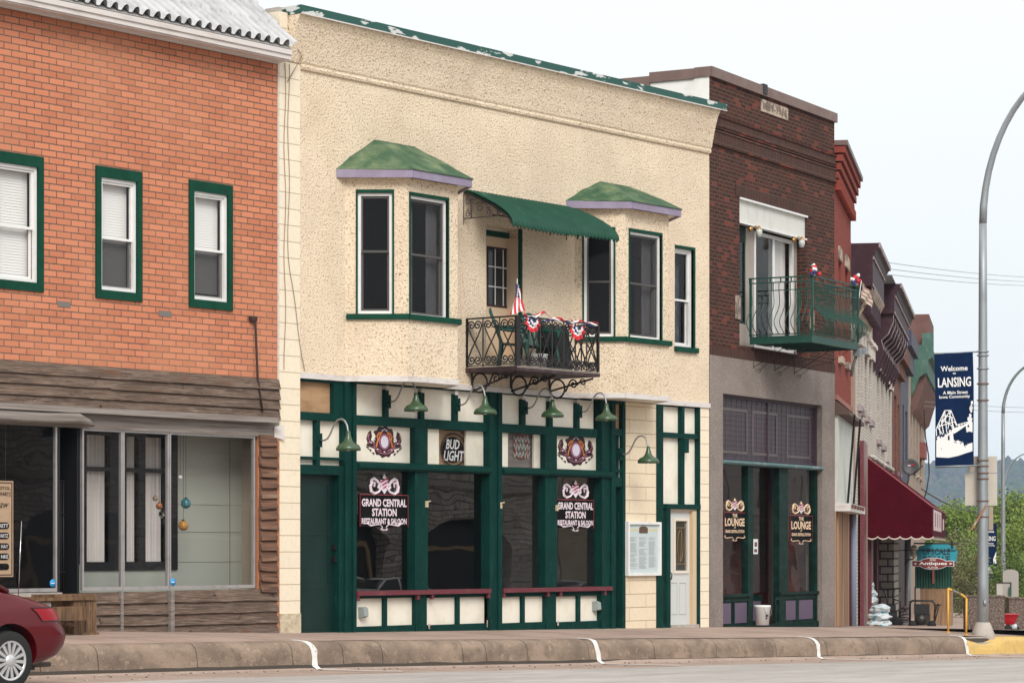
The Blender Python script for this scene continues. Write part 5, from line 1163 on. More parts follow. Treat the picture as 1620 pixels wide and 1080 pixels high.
m = MB(); m.sm = True; m.sweep([(.35, zb1+.62), (.36, zb1+.70), (.44, zb1+.76), (.6, zb1+.76), (.69, zb1+.70), (.7, zb1+.62)], gx-.2, gx+.2); T.part('lid', m, PLG)
m = MB(); m.tube([(gx-.34, .5, zb1+.55), (gx+.34, .5, zb1+.55)], .02, 6); T.part('handle', m, IRON)
T = Thing('plastic_bucket', 'white plastic tub on the balcony floor between the green chairs', 'tub', F0, bu0+.9, .75, zb1)
m = MB(); m.lathe([(0, 0), (.13, 0), (.16, .22), (.17, .23), (.15, .23), (.12, .03), (0, .03)], (bu0+.9, .78, zb1), 20); T.part('tub', m, WHITE); m = MB(); m.tube([(bu0+.9+.16*math.cos(q), .78, zb1+.21-.10*math.sin(q)) for q in frange(0, math.pi, 8)], .005, 4); T.part('handle', m, CAP)

# ================================================================ dark brick lounge building
W1 = F1.u(1320); LB = Thing('dark_brick_building', 'dark brown brick building dated 1859-1916 over a grey stucco lounge front', 'building', F1, 2, 0, 0)
zq = lambda px, py, v=0: F1.z(px, py, v)
zt = zq(1122, 121); zct = zq(1122, 105); zbb = zq(1122, 560)
op = (F1.u(1170), F1.u(1277), zq(1170.5, 545.5), zq(1170, 311.7))
m = MB(F1); m.wall(.0, W1, zbb, zt, 0, [op], .3); LB.part('brick_wall', m, DB)
m = MB(F1); m.box(-.005, W1+.03, -.3, .06, zt, zct); m.box(-.03, .0, -.45, .04, zt-.0, zct-.02); LB.part('coping', m, COPB)
m = MB(F1); m.box(F1.u(1203), F1.u(1209), .0, .075, zq(1206, 150), zq(1206, 134)); LB.part('coping_bracket', m, IRON)
for (py0, py1, v1_) in ((184, 197, .022), (208, 229, .03)):
    m = MB(F1); m.box(.002, W1+.01, .0, v1_, zq(1135, py1), zq(1135, py0)); LB.part('soldier_course', m, DBS)
for py in (184, 199, 203, 208, 229): m = MB(F1); m.box(.001, W1+.02, .0, .045, zq(1135, py+1.5), zq(1135, py-1.2)); LB.part('brick_ledge', m, DB)
m = MB(F1); m.box(F1.u(1163), F1.u(1287), .0, .014, op[3], zq(1163, 292)); LB.part('window_lintel', m, DBS)
m = MB(F1); m.box(.002, W1, .0, .018, zbb, zq(1122, 545)); LB.part('base_course', m, DBS)
for pl, pr in ((1163, 1170), (1277, 1284)):
    m = MB(F1)
    if pl < 1200: m.box(F1.u(1163), F1.u(1170), .0, .02, zq(1163, 504), zq(1163, 467))
    else: m.box(F1.u(1281), F1.u(1287), .0, .02, zq(1284, 522), zq(1284, 490))
    LB.part('stone_block', m, STONE)
# side wall (white painted parapet)
m = MB(F1); nB = 14
m.add([(0, 0, -.3), (0, -nB, -.3), (0, -nB, zt-.0), (0, 0, zt)], [(0, 1, 2, 3)]); LB.part('white_side_wall', m, M('whitewashed_side', (.78, .77, .74), .8, mot=[(2, (.66, .62, .56), .5, .8)]))
m = MB(F1); m.box(-.04, .14, -1.2, -.3, zt-.02, zct-.02); m.box(-.04, .14, -nB, -1.2, zt-.10, zt+.1); LB.part('side_coping', m, COPB)
m = MB(F1); m.quad((W1, 0, -.6), (W1, -nB, -.6), (W1, -nB, zt), (W1, 0, zt)); m.quad((0, -nB, -.6), (W1, -nB, -.6), (W1, -nB, zt), (0, -nB, zt)); m.quad((0, 0, zt-.4), (W1, 0, zt-.4), (W1, -nB, zt-.4), (0, -nB, zt-.4)); LB.part('back_wall', m, BB)
m = MB(F1); m.quad((.01, -.3, zbb), (W1-.01, -.3, zbb), (W1-.01, -nB, zbb), (.01, -nB, zbb)); m.quad((.01, -3, zbb), (W1-.01, -3, zbb), (W1-.01, -3, zt-.5), (.01, -3, zt-.5)); LB.part('upper_room', m, ROOM)
# date stone
d0, d1, d2, d3 = F1.u(1203.5), F1.u(1245.4), zq(1203.5, 176), zq(1203.5, 156.5)
DS = MB(F1); DS.box(d0, d1, .0, .02, d2, d3); ds = LB.part('date_stone', DS, STONE)
m = MB(F1); m.text('1859-1916', (d0+d1)/2, (d2+d3)/2, (d1-d0)*.9, (d3-d2)*.62, .024, bold=.03); LB.part('date_numerals', m, M('weathered_numerals', (.16, .12, .095), .9), ds)
# recessed window wall in the opening
a, b, c, d = op; ov = -.22
zw1 = zq(1170, 349.7); m = MB(F1); m.box(a, b, ov, -.05, zw1, d-.03); LB.part('white_infill', m, M('white_stucco_board', (.62, .62, .58), .7, mot=[(3, (.5, .5, .46), .5, .8, (3, 3, .5))]))
m = MB(F1); m.box(a-.0, b, -.12, .02, d-.035, d); m.box(a, b, -.12, .0, zw1-.03, zw1-.0); LB.part('white_flashing', m, WHITE)
f_ = lambda px: F1.u(px, ov)
BEI = M('beige_board', (.36, .31, .27), .7)
for q_ in ((f_(1180), f_(1193), c, zw1-.02), (f_(1254), f_(1262), c, zw1-.02), (f_(1270), b, c, zw1-.02), (a, f_(1180), c, c+.45)): m = MB(F1); m.box(q_[0], q_[1], ov-.04, ov, q_[2], q_[3]); LB.part('beige_panel', m, BEI)
for pl, pr in ((1166, 1179), (1262, 1269)):
    f = MB(F1); f.ring(f_(pl)+.01, f_(pr), c+.45, zw1-.02, .05, ov-.03, ov, wt=.3); q = LB.part('side_window', f, F1GREEN)
    p = MB(F1); p.quad((f_(pl)+.05, ov-.02, c+.5), (f_(pr)-.05, ov-.02, c+.5), (f_(pr)-.05, ov-.02, zw1-.3), (f_(pl)+.05, ov-.02, zw1-.3)); LB.part('pane', p, GLS, q)
s0_, s1_ = f_(1193), f_(1255); f = MB(F1); f.ring(s0_, s1_, c+.02, zw1-.05, .07, ov-.06, ov+.01); mm_ = (s0_+s1_)/2; f.box(mm_-.05, mm_+.05, ov-.05, ov-.005, c+.09, zw1-.12); sd_ = LB.part('sliding_door', f, WHITE)
p = MB(F1); p.quad((s0_+.07, ov-.03, c+.09), (s1_-.07, ov-.03, c+.09), (s1_-.07, ov-.03, zw1-.12), (s0_+.07, ov-.03, zw1-.12)); LB.part('pane', p, GLS, sd_)
p = MB(F1); p.sm = True; n = 20; xx = frange(mm_+.04, s1_-.08, n); p.add([(xx[i], ov-.14+.02*math.sin(i*2.1), z_) for i in range(n+1) for z_ in (c+.1, zw1-.1)], [(2*i, 2*i+2, 2*i+3, 2*i+1) for i in range(n)]); LB.part('curtain', p, CURT, sd_)
p = MB(F1); p.quad((s0_+.06, ov-.015, c+.09), (mm_-.04, ov-.015, c+.09), (mm_-.04, ov-.015, zw1-.12), (s0_+.06, ov-.015, zw1-.12)); LB.part('insect_screen', p, SCREEN, sd_)
for px, py in ((1190, 362), (1258, 379)):
    u_ = F1.u(px); z_ = zq(px, py); T = Thing('brass_lantern', 'small brass and glass wall lantern at the top %s corner of the sliding door' % ('left' if px < 1200 else 'right'), 'lantern', F1, u_, -.05, z_, group='brass lanterns by the sliding door')
    m = MB(F1); m.lathe([(0, 0), (.06, 0), (.05, .03), (.02, .06), (0, .06)], (u_, -.05, z_), 14, 'y'); m.tube([(u_, 0, z_), (u_, .07, z_+.05), (u_, .14, z_+.03)], .012, 6); m.lathe([(.015, .05), (.05, .0), (.06, -.01)], (u_, .14, z_), 6); T.part('bracket', m, BRASS)
    m = MB(F1); m.lathe([(.055, -.01), (.065, -.08), (.045, -.16), (.0, -.17)], (u_, .14, z_), 6); T.part('lamp_glass', m, M('lantern_glass', (.5, .5, .46), .1))
# grey stucco lower storey
lo = (F1.u(1143), F1.u(1300), -.7, zq(1143, 622))
m = MB(F1); m.wall(.0, W1, -.7, zbb-.001, .01, [lo], .35); LB.part('stucco_front', m, GST)
m = MB(F1); m.box(.0, W1, -.3, -.0, zbb-.02, zbb); LB.part('floor_edge', m, GST)
LF_ = Thing('lounge_front', 'dark green lounge shopfront with tall purple transom and painted gold lettering', 'shopfront', F1, 2, -.1, 0)
tv = -.10; zt0, zl1, zl0 = zq(1144, 724), zq(1144, 727), zq(1144, 732)
m = MB(F1); m.box(lo[0], lo[1], tv-.1, tv-.05, zl1, lo[3]); LF_.part('transom_glass', m, PURG)
m = MB(F1); cols = frange(lo[0]+.02, lo[1]-.02, 20); rows = frange(zl1+.05, lo[3]-.05, 12)
for x in cols: m.box(x-.005, x+.005, tv-.05, tv-.042, zl1, lo[3])
for z_ in rows: m.box(lo[0], lo[1], tv-.05, tv-.043, z_-.005, z_+.005)
LF_.part('leading', m, M('purple_leading', (.11, .085, .105), .6))
m = MB(F1)
for i0, i1 in ((1, 6), (7, 12), (14, 19)):
    x0, x1 = cols[i0], cols[i1]; m.ring(x0, x1, rows[1], rows[10], .05, tv-.042, tv-.038)
LF_.part('tan_glass_border', m, M('tan_glass', (.10, .075, .075), .4))
m = MB(F1); m.ring(lo[0], lo[1], zl1, lo[3], .05, tv-.05, tv, wb=.02); m.box((lo[0]+lo[1])/2-.02, (lo[0]+lo[1])/2+.02, tv-.05, tv-.02, zl1+.02, lo[3]-.05); LF_.part('transom_frame', m, M('purple_wood_frame', (.06, .035, .05), .6))
m = MB(F1); m.sweep([(tv-.1, zl0-.02), (.03, zl0-.01), (.05, zl0+.02), (.04, zl1-.005), (tv-.1, zl1+.03)], lo[0]+.002, lo[1]-.002); LF_.part('lintel', m, M('blue_green_lintel', (.07, .15, .16), .5, mot=[(5, (.25, .27, .26), .55, .7, (1, 3, 1))]))
x1181, x1191, x1233, x1247, x1287 = (F1.u(p, -.09) for p in (1183.5, 1191.6, 1233, 1247, 1290))
zgb1 = zq(1144, 940)
m = MB(F1); m.box(lo[0], lo[0]+.02, tv-.1, tv, -.6, zl0); m.box(x1181, x1191, tv-.12, tv+.01, -.6, zl0); m.box(x1233, x1247, tv-.12, tv+.01, -.6, zl0); m.box(x1287, lo[1], tv-.12, tv+.01, -.6, zl0)
m.box(lo[0]+.02, x1181, tv-.1, tv, -.6, zgb1-.04); m.box(x1247, x1287, tv-.1, tv, -.6, zgb1-.03); m.box(x1191, x1233, tv-.45, tv-.35, -.6, zgb1-.05)
m.box(lo[0]+.02, x1181+.12, tv, tv+.06, zgb1-.05, zgb1); m.box(x1233, lo[1], tv, tv+.05, zgb1-.05, zgb1); LF_.part('green_frame', m, F1GREEN)
for a, b, v_ in ((lo[0]+.02, x1181, tv-.06), (x1191, x1233, tv-.2), (x1247, x1287, tv-.06)):
    p = MB(F1); p.quad((a, v_, zgb1), (b, v_, zgb1), (b, v_, zl0), (a, v_, zl0)); LF_.part('pane', p, GLSH)
m = MB(F1)
for pa, pb in ((1146, 1163), (1168, 1188), (1250, 1265), (1271, 1292)): m.box(F1.u(pa), F1.u(pb), tv-.02, tv+.014, zgb1-.55, zgb1-.17)
m.box(x1191+.1, x1233-.1, tv-.36, tv-.34, zgb1-.55, zgb1-.17); LF_.part('purple_panels', m, M('purple_panel', (.115, .08, .13), .6))
m = MB(F1)
for pa, pb in ((1144.5, 1191), (1233, 1298)): m.ring(F1.u(pa), F1.u(pb), zgb1-.62, zgb1-.1, .04, tv, tv+.02); mm_ = (F1.u(pa)+F1.u(pb))/2; m.box(mm_-.03, mm_+.03, tv, tv+.018, zgb1-.58, zgb1-.14)
m.box(lo[0], lo[1], tv-.0, tv+.04, -.6, zgb1-.60); LF_.part('panel_mouldings', m, F1GREEN)
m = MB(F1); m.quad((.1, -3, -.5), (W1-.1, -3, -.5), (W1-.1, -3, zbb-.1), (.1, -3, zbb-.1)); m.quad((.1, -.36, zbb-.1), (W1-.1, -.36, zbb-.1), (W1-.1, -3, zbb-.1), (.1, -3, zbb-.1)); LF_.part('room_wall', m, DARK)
m = MB(F1); m.box(F1.u(1222, -.8), F1.u(1240, -.8), -.9, -.8, -.4, zl0); LF_.part('brown_curtain', m, M('brown_curtain', (.10, .07, .065), .9))
def lounge(px, py, side):
    lines = [('THE', 27, 3.8, 5.5), ('LOUNGE', 37.5, 15.5, 13), ('AT', 46, 1.5, 2.5), ('GRAND CENTRAL STATION', 52, 15, 5)]
    decal(F1, px, py, (-16.5, 18.5, 22, 64), lines, -.15, 'gold lettering reading THE LOUNGE on the %s lounge pane' % side, GOLD, .62)
lounge(1162, 788, 'left'); lounge(1267, 793, 'right')
m = MB(F1); m.box(F1.u(1192.5, -.25), F1.u(1199.5, -.25), -.26, -.255, zq(1195, 876), zq(1195, 852)); LF_.part('paper_notice', m, WHITE)
m = MB(F1); m.box(F1.u(1193.5, -.25), F1.u(1198, -.25), -.254, -.252, zq(1195, 873), zq(1195, 868)); m.box(F1.u(1194, -.25), F1.u(1198, -.25), -.254, -.252, zq(1195, 864), zq(1195, 857)); LF_.part('notice_print', m, M('notice_ink', (.15, .06, .08), .6))
# bucket
bu = F1.u(1206, .18); bz = zq(1206, 988, .18)
T = Thing('bucket', 'white plastic bucket with dark print standing at the lounge door', 'bucket', F1, bu, .18, bz)
m = MB(F1); m.lathe([(0, 0), (.125, 0), (.15, .33), (.162, .34), (.162, .375), (.14, .375), (.12, .02), (0, .02)], (bu, .18, bz), 28); T.part('tub', m, WHITE)
m = MB(F1); m.tube([(bu+.16*math.cos(q), .18+.16*math.sin(q)*.3+.1, bz+.33-.16*math.sin(q)) for q in frange(0, math.pi, 10)], .004, 5); T.part('handle', m, CAP)
m = MB(F1); m.box(bu-.11, bu-.05, .18+.125, .18+.135, bz+.16, bz+.2); m.box(bu-.11, bu-.06, .18+.12, .18+.13, bz+.12, bz+.14); T.part('print', m, INK)
# --- belly balcony
vb1 = solve_v(F1, 1186, 1285); g0_, g1_ = F1.u(1186), F1.u(1357.5, vb1)
fz1, fz0 = zq(1285, 529, vb1), zq(1285, 541, vb1); rz1 = zq(1284, 436, vb1)
GB = Thing('belly_balcony', 'green iron balcony with pot bellied bars on the dark brick wall', 'balcony', F1, (g0_+g1_)/2, 0, fz0)
m = MB(F1); m.ring(g0_, g1_, 0, .001, .0, 0, .001) if False else None
m.box(g0_, g1_, vb1-.05, vb1, fz0, fz1); m.box(g0_, g0_+.05, 0, vb1-.05, fz0, fz1); m.box(g1_-.05, g1_, 0, vb1-.05, fz0, fz1); m.box(g0_+.05, g1_-.05, 0, vb1-.05, fz1-.05, fz1-.01)
for i in range(1, 6): x = g0_+(g1_-g0_)*i/6; m.box(x-.02, x+.02, .0, vb1-.05, fz0+.02, fz1-.05)
GB.part('floor_frame', m, GIRON)
def belly(h, t):                                                     # outward bulge of a bar at height t 0..1
    return .24*math.exp(-((t-.22)/.20)**2)-.035*math.exp(-((t-.62)/.13)**2)
zr0 = fz1+.03; hh = rz1-zr0; sub_z = rz1-.09; mid_z = rz1-.24
def bars(p0, p1, n, outn):
    L_ = math.hypot(p1[0]-p0[0], p1[1]-p0[1])
    for i in range(n+1):
        m = MB(F1); x, y = p0[0]+(p1[0]-p0[0])*i/n, p0[1]+(p1[1]-p0[1])*i/n; pth = []
        for t in frange(0, 1, 14): bb_ = belly(0, t)-belly(0, 0)*max(0, 1-t*7); pth.append((x+outn[0]*bb_, y+outn[1]*bb_, zr0+t*(sub_z-zr0)))
        m.tube(pth, .0085, 5)
        GB.part('bar', m, GIRON)
bars((g0_, .04), (g0_, vb1), 11, (-1, 0)); bars((g0_+.1, vb1), (g1_-.1, vb1), 27, (0, 1)); bars((g1_, vb1), (g1_, .04), 10, (1, 0))
for p0, p1 in (((g0_, 0), (g0_, vb1)), ((g0_, vb1), (g1_, vb1)), ((g1_, vb1), (g1_, 0))):
    m = MB(F1); L_ = math.hypot(p1[0]-p0[0], p1[1]-p0[1]); o = Fr.two(F1.P(*p0, 0), F1.P(*p1, 0)); m.fr = o
    m.box(-.015, L_+.015, -.02, .02, rz1-.012, rz1+.012); m.box(-.01, L_+.01, -.012, .012, sub_z-.01, sub_z+.01); m.box(L_*.35, L_*.95, -.01, .01, mid_z-.008, mid_z+.008)
    for k_ in frange(0, L_, 6): m.box(k_-.01, k_+.01, -.01, .01, sub_z, rz1)
    for k_ in (.36, .65, .94): m.box(L_*k_-.008, L_*k_+.008, -.009, .009, mid_z, sub_z)
    GB.part('handrail', m, GIRON); m = MB(o); m.box(-.01, L_+.01, -.012, .012, zr0-.01, zr0+.01); GB.part('bottom_rail', m, GIRON)
for p in ((g0_, vb1), (g1_, vb1), (g0_, .02), (g1_, .02)): m = MB(F1); m.box(p[0]-.02, p[0]+.02, p[1]-.02, p[1]+.02, fz1, rz1); GB.part('post', m, GIRON)
for i, u_ in enumerate((g0_+.15, (g0_+g1_)/2, g1_-.2)):
    m = MB(F1); m.tube([(u_, .02, fz0-.42), (u_, vb1*.6, fz0-.0)], .007, 5); m.tube([(u_, .02, fz0-.45), (u_, .02, fz0)], .006, 5)
    m.tube([(u_, a, fz0+b) for a, b in spiral(.12, -.50, .015, .06, R(-200), R(200), 14)], .005, 4); m.tube([(u_, .1, fz0-.5), (u_, .4, fz0-.30), (u_, .8, fz0-.22), (u_, vb1*.9, fz0-.02)], .0045, 4)
    GB.part('brace', m, IRON)
r_ = random.Random(8)
for (px, py), lb in zip(((1281, 426), (1350, 441)), ('at the near corner of the green balcony', 'at the far corner of the green balcony')):
    u_ = g0_+.1 if px < 1300 else g1_-.12; z_ = rz1
    T = Thing('flower_bunch', 'bunch of red white and blue artificial flowers '+lb, 'flowers', F1, u_, vb1, z_, group='flower bunches on the green balcony')
    for nm, mt, pts in (('red_blooms', REDB, ((.07, .17, .055), (.12, .05, .04), (-.02, .10, .045))), ('white_blooms', FWH, ((-.05, .12, .05), (.08, .21, .04), (.0, .04, .04))), ('blue_blooms', FBL, ((-.13, .06, .045), (.10, .11, .045), (-.16, .02, .035)))):
        m = MB(F1)
        for dx, dz, rr in pts: m.blob((u_+dx, vb1+r_.uniform(-.06, .06), z_+dz), rr, 2, .35, seed=dx*10)
        T.part(nm, m, mt)
    m = MB(F1)
    for k_ in range(6): m.tube([(u_+.0, vb1, z_-.1), (u_+r_.uniform(-.12, .12), vb1+r_.uniform(-.05, .05), z_+.12)], .006, 4)
    T.part('stems', m, M('leaf_green', (.03, .07, .03), .7))
T = Thing('corner_flag', 'small faded striped flag hanging from the far corner of the green balcony', 'flag', F1, g1_, vb1+.1, rz1-.3)
m = MB(F1); r0_ = []
for i in range(9):
    for j in range(7): r0_.append((g1_+.04+.07*i+.0, vb1+.06+.02*math.sin(i*1.3+j), rz1+.08-.05*j-.055*i*.6+.10*(i/8)))
for i in range(8):
    for j in range(6): m.m = (j+i//8) % 2; m.sm = True; m.add([r0_[i*7+j], r0_[(i+1)*7+j], r0_[(i+1)*7+j+1], r0_[i*7+j+1]], [(0, 1, 2, 3)])
T.part('cloth', m, [M('faded_stripe', (.30, .17, .13), .8), M('faded_cream', (.5, .44, .36), .8)])
m = MB(F1); m.tube([(g1_, vb1, rz1-.35), (g1_+.05, vb1+.05, rz1+.12), ], .01, 5); T.part('pole', m, WHITE)
# flood light
T = Thing('floodlight', 'grey white flood lamp and junction box under the far end of the green balcony', 'floodlight', F1, W1-.02, .9, fz0-.3)
fu_ = W1+.0; m = MB(F1); m.box(g1_-.02, g1_+.12, vb1-.1, vb1+.04, fz0-.12, fz0+.02); T.part('box', m, GALV)
m = MB(F1); m.hexa([(g1_+.14, vb1-.1, fz0-.08), (g1_+.3, vb1-.1, fz0-.02), (g1_+.3, vb1+.1, fz0-.02), (g1_+.14, vb1+.1, fz0-.08), (g1_+.14, vb1-.1, fz0+.02), (g1_+.3, vb1-.1, fz0+.06), (g1_+.3, vb1+.1, fz0+.06), (g1_+.14, vb1+.1, fz0+.02)]); T.part('lamp_head', m, GALV)
m = MB(F1); m.tube([(g1_+.04, vb1-.05, fz0-.1), (g1_+.0, vb1-.1, fz0-.30), (g1_-.05, vb1-.12, fz0-.5)], .03, 6); T.part('arm', m, DISH)

# ================================================================ far row
zf = lambda px, py, v=0: F2.z(px, py, v); uf = lambda px, v=0: F2.u(px, v)
uR, uA_, uB_, uC_, uD_, uE_ = uf(1346), uf(1381), uf(1411), uf(1425), uf(1437), uf(1463)
def block(T, fr, u0, u1, z0, z1, wallm, sidem, depth=14, holes=(), dp=.2, v=0):
    m = MB(fr); m.wall(u0, u1, z0, z1, v, holes, dp); T.part('front_wall', m, wallm)
    m = MB(fr); m.quad((u0, v, z0), (u0, v-depth, z0), (u0, v-depth, z1), (u0, v, z1)); m.quad((u1, v, z0), (u1, v-depth, z0), (u1, v-depth, z1), (u1, v, z1)); m.quad((u0, v-depth, z0), (u1, v-depth, z0), (u1, v-depth, z1), (u0, v-depth, z1)); m.quad((u0, v, z1-.2), (u1, v, z1-.2), (u1, v-depth, z1-.2), (u0, v-depth, z1-.2)); T.part('side_wall', m, sidem)
def simple_window(T, fr, u0, u1, z0, z1, v, fm, sill=None, name='window'):
    f = MB(fr); f.ring(u0, u1, z0, z1, .06, v-.18, v-.1); f.box(u0+.06, u1-.06, v-.17, v-.11, (z0+z1)/2-.03, (z0+z1)/2+.03); q = T.part(name, f, fm)
    p = MB(fr); p.quad((u0+.05, v-.15, z0), (u1-.05, v-.15, z0), (u1-.05, v-.15, z1), (u0+.05, v-.15, z1)); T.part('pane', p, GLS, q)
    if sill: s_ = MB(fr); s_.box(u0-.1, u1+.1, v-.02, v+.09, z0-.14, z0); T.part('sill', s_, sill, q)
# red building
RBd = Thing('red_brick_building', 'narrow bright red brick building with corbelled cornice beyond the dark brick one', 'building', F2, uR/2, 0, -.3)
zr_t = zf(1328, 240); zr_b = zf(1330, 632)
wr_ = [(uf(1326.5), uf(1330), zf(1328, 565), zf(1328, 412)), (uf(1337), uf(1341), zf(1339, 575), zf(1339, 425))]
block(RBd, F2, .02, uR, -1, zr_t, RB, RB, holes=wr_)
for i in range(5): m = MB(F2); z_ = zr_t-.12-.17*i; m.box(.02, uR+.0, .0, .22-.045*i, z_-.13, z_+.0); RBd.part('corbel_course', m, RB)
m = MB(F2); m.box(-.0, uR+.03, -.2, .27, zr_t-.10, zr_t); RBd.part('cornice_cap', m, M('brown_cornice_cap', (.14, .09, .08), .5))
for i in range(22): m = MB(F2); x = .05+i*(uR-.1)/22; m.box(x, x+.12, .0, .13, zr_t-1.0, zr_t-.80); RBd.part('dentil', m, RB)
for a, b, c, d in wr_:
    simple_window(RBd, F2, a, b, c, d, 0, WHITE, STONE); m = MB(F2); m.box(a-.15, b+.15, .0, .04, d, d+.26); RBd.part('window_lintel', m, STONE)
m = MB(F2); m.box(.03, uR, .0, .05, zr_b-.1, zr_b+.0); RBd.part('string_course', m, M('red_stone', (.3, .12, .09), .8))
ls0, ls1 = zf(1326, 797), zf(1326, 660)
RS = Thing('shuttered_shopfront', 'boarded white and pale green metal panel over tan wood under the red brick', 'shopfront', F2, uR/2, 0, -.3)
m = MB(F2); x = .1
while x < uR-.4: m.box(x, x+.30, .0, .07, ls0, ls1); x += .31
RS.part('metal_panels', m, M('pale_green_metal', (.55, .58, .53), .5, mot=[(2, (.42, .36, .3), .5, .75, (3, 3, .4))]))
m = MB(F2); m.sweep([(0, ls1+.3), (.12, ls1+.22), (.3, ls1+.08), (.3, ls1), (0, ls1)], .02, uR-.02); RS.part('sloped_hood', m, M('rusted_hood', (.10, .06, .05), .8))
m = MB(F2); m.box(.05, uR-.03, .0, .32, ls0-.16, ls0); RS.part('ledge', m, STRIP)
m = MB(F2)
for k_ in range(5): x = .5+k_*1.0; m.box(x-.12, x+.12, .3, .36, ls0-.1, ls0-.02)
RS.part('ledge_blocks', m, M('rusty_block', (.12, .05, .04), .8))
for dx in (1.2, 3.3): m = MB(F2); m.tube([(dx, .34, ls1+.05), (dx+1.6, .10, ls0)], .025, 5); m.tube([(dx+.1, .34, ls1+.05), (dx+1.75, .10, ls0)], .012, 4); RS.part('stay_rod', m, IRON)
m = MB(F2); m.box(.02, uf(1341), .0, .03, -1, ls0-.16); m.box(.3, .5, .03, .06, -1, ls0-.16); m.box(2.0, 2.12, .03, .06, -1, ls0-.16); RS.part('tan_boards', m, TANW)
m = MB(F2); x = .1
while x < uf(1341)-.2: m.box(x, x+.03, .03, .036, -1, ls0-.17); x += .38
RS.part('board_joints', m, M('board_joint', (.12, .07, .04), .9))
m = MB(F2); m.tube([(uf(1343.5), .09, -1), (uf(1343.5), .09, ls0-.1)], .07, 8); RS.part('blue_pipe', m, BLUEP)
# white brick pair with plum cornices
WBd = Thing('white_brick_building', 'white painted brick building with tall plum cornices and long narrow windows', 'building', F2, (uR+uB_)/2, 0, -.5)
zwt = zf(1350, 402)
wq = []
for pl, pr, pt_, pb in ((1357, 1360.5, 545, 640), (1362, 1364.5, 548, 648), (1368, 1372, 560, 657), (1375, 1378.5, 568, 664), (1387, 1391, 585, 694), (1394, 1398, 592, 703), (1401, 1403.5, 606, 730), (1406, 1408.5, 616, 742)): wq.append((uf(pl), uf(pr), zf(pl, pb), zf(pl, pt_)))
zc_a = sum(w_[2] for w_ in wq)/len(wq); zd_a = sum(w_[3] for w_ in wq)/len(wq)
block(WBd, F2, uR+.005, uB_, -1.2, zwt, WB, WB, holes=wq)
for a, b, c, d in wq:
    simple_window(WBd, F2, a, b, c, d, 0, PLUM, PLUML)
    m = MB(F2); m.box(a-.12, b+.12, .0, .10, d, d+.3); m.box(a-.2, b+.2, .0, .16, d+.3, d+.40); WBd.part('window_hood', m, WHITEST)
m = MB(F2); m.box(uR, uR+.9, .0, .05, -1.2, zf(1350, 560)); WBd.part('tan_pier', m, TANB)
m = MB(F2); m.box(uf(1364), uf(1369), .0, .06, -1.2, zf(1365, 700)); WBd.part('tan_shop_pier', m, TANB)
m = MB(F2); m.box(uf(1357)+.0, uf(1361), .05, .14, -1.2, zf(1359, 698)); WBd.part('maroon_downpipe', m, MAROON)
# cornice near: boxed crown with pediment
def cornice(T, u0, u1, zt, proj, hcrown, hbox, brk, n, bh):
    z1 = zt; pf = [(0, z1-hcrown-hbox), (proj*.78, z1-hcrown-hbox), (proj*.78, z1-hcrown), (proj*.86, z1-hcrown+.05), (proj*.9, z1-hcrown*.5), (proj, z1-.08), (proj, z1), (0, z1)]
    m = MB(F2); m.sweep(pf, u0, u1); T.part('cornice', m, PLUM)
    m = MB(F2); m.box(u0, u1, proj*.99, proj+.03, z1-.10, z1+.01); m.box(u0, u1, proj*.78, proj*.84, z1-hcrown-.02, z1-hcrown+.05); m.box(u0, u1, proj*.78, proj*.8, z1-hcrown-hbox, z1-hcrown-hbox+.05); T.part('cornice_edge', m, PLUML)
    for i in range(n):
        x = u0+.12+(u1-u0-.5)*i/max(1, n-1); zb_2 = z1-hcrown-hbox
        pl = [(0, zb_2), (proj*.72, zb_2), (proj*.74, zb_2-bh*.12), (proj*.55, zb_2-bh*.34), (proj*.30, zb_2-bh*.45), (proj*.40, zb_2-bh*.62), (proj*.22, zb_2-bh*.85), (.02, zb_2-bh)]
        m = MB(F2); m.sweep(pl, x, x+.24); T.part('scroll_bracket', m, PLUM)
        m = MB(F2); m.sweep([(a+.012, b) for a, b in pl[1:6]]+[(a-.0, b) for a, b in reversed(pl[1:6])], x-.01, x+.25); T.part('bracket_edge', m, PLUML)
za = zf(1388, 382, .6)
cornice(WBd, uR+.05, uR+5.4, za, .62, .34, .62, True, 5, .55)
m = MB(F2); z_b = za-.96; m.sweep([(0.01, z_b), (.5, z_b), (.02, z_b-.9)], uR+.6, uR+5.3); WBd.part('sloping_frieze', m, M('worn_cream_frieze', (.42, .33, .25), .8, mot=[(8, (.12, .07, .07), .5, .6)]))
m = MB(F2)
for k_ in range(9): x = uR+.7+k_*.5; m.box(x, x+.2, .2, .42, z_b-.55, z_b-.05)
WBd.part('frieze_blocks', m, PLUM)
m = MB(F2); m.box(uR+1, uR+2.2, -.6, -.1, zwt, za+.22); WBd.part('chimney', m, CONCL)
zb3 = zf(1416, 446, .6); cornice(WBd, uA_-.3, uA_+9.4, zb3, .72, .34, .42, True, 8, 1.5)
m = MB(F2); m.sweep([(0, zb3), (.6, zb3), (.1, zb3+.2)], uA_-2.5, uA_+.4); WBd.part('grey_cap', m, GALV)
m = MB(F2)
for k_ in range(14): x = uA_+k_*.66; m.box(x, x+.25, .1, .5, zb3-1.1, zb3-.85)
WBd.part('dentils', m, PLUM)
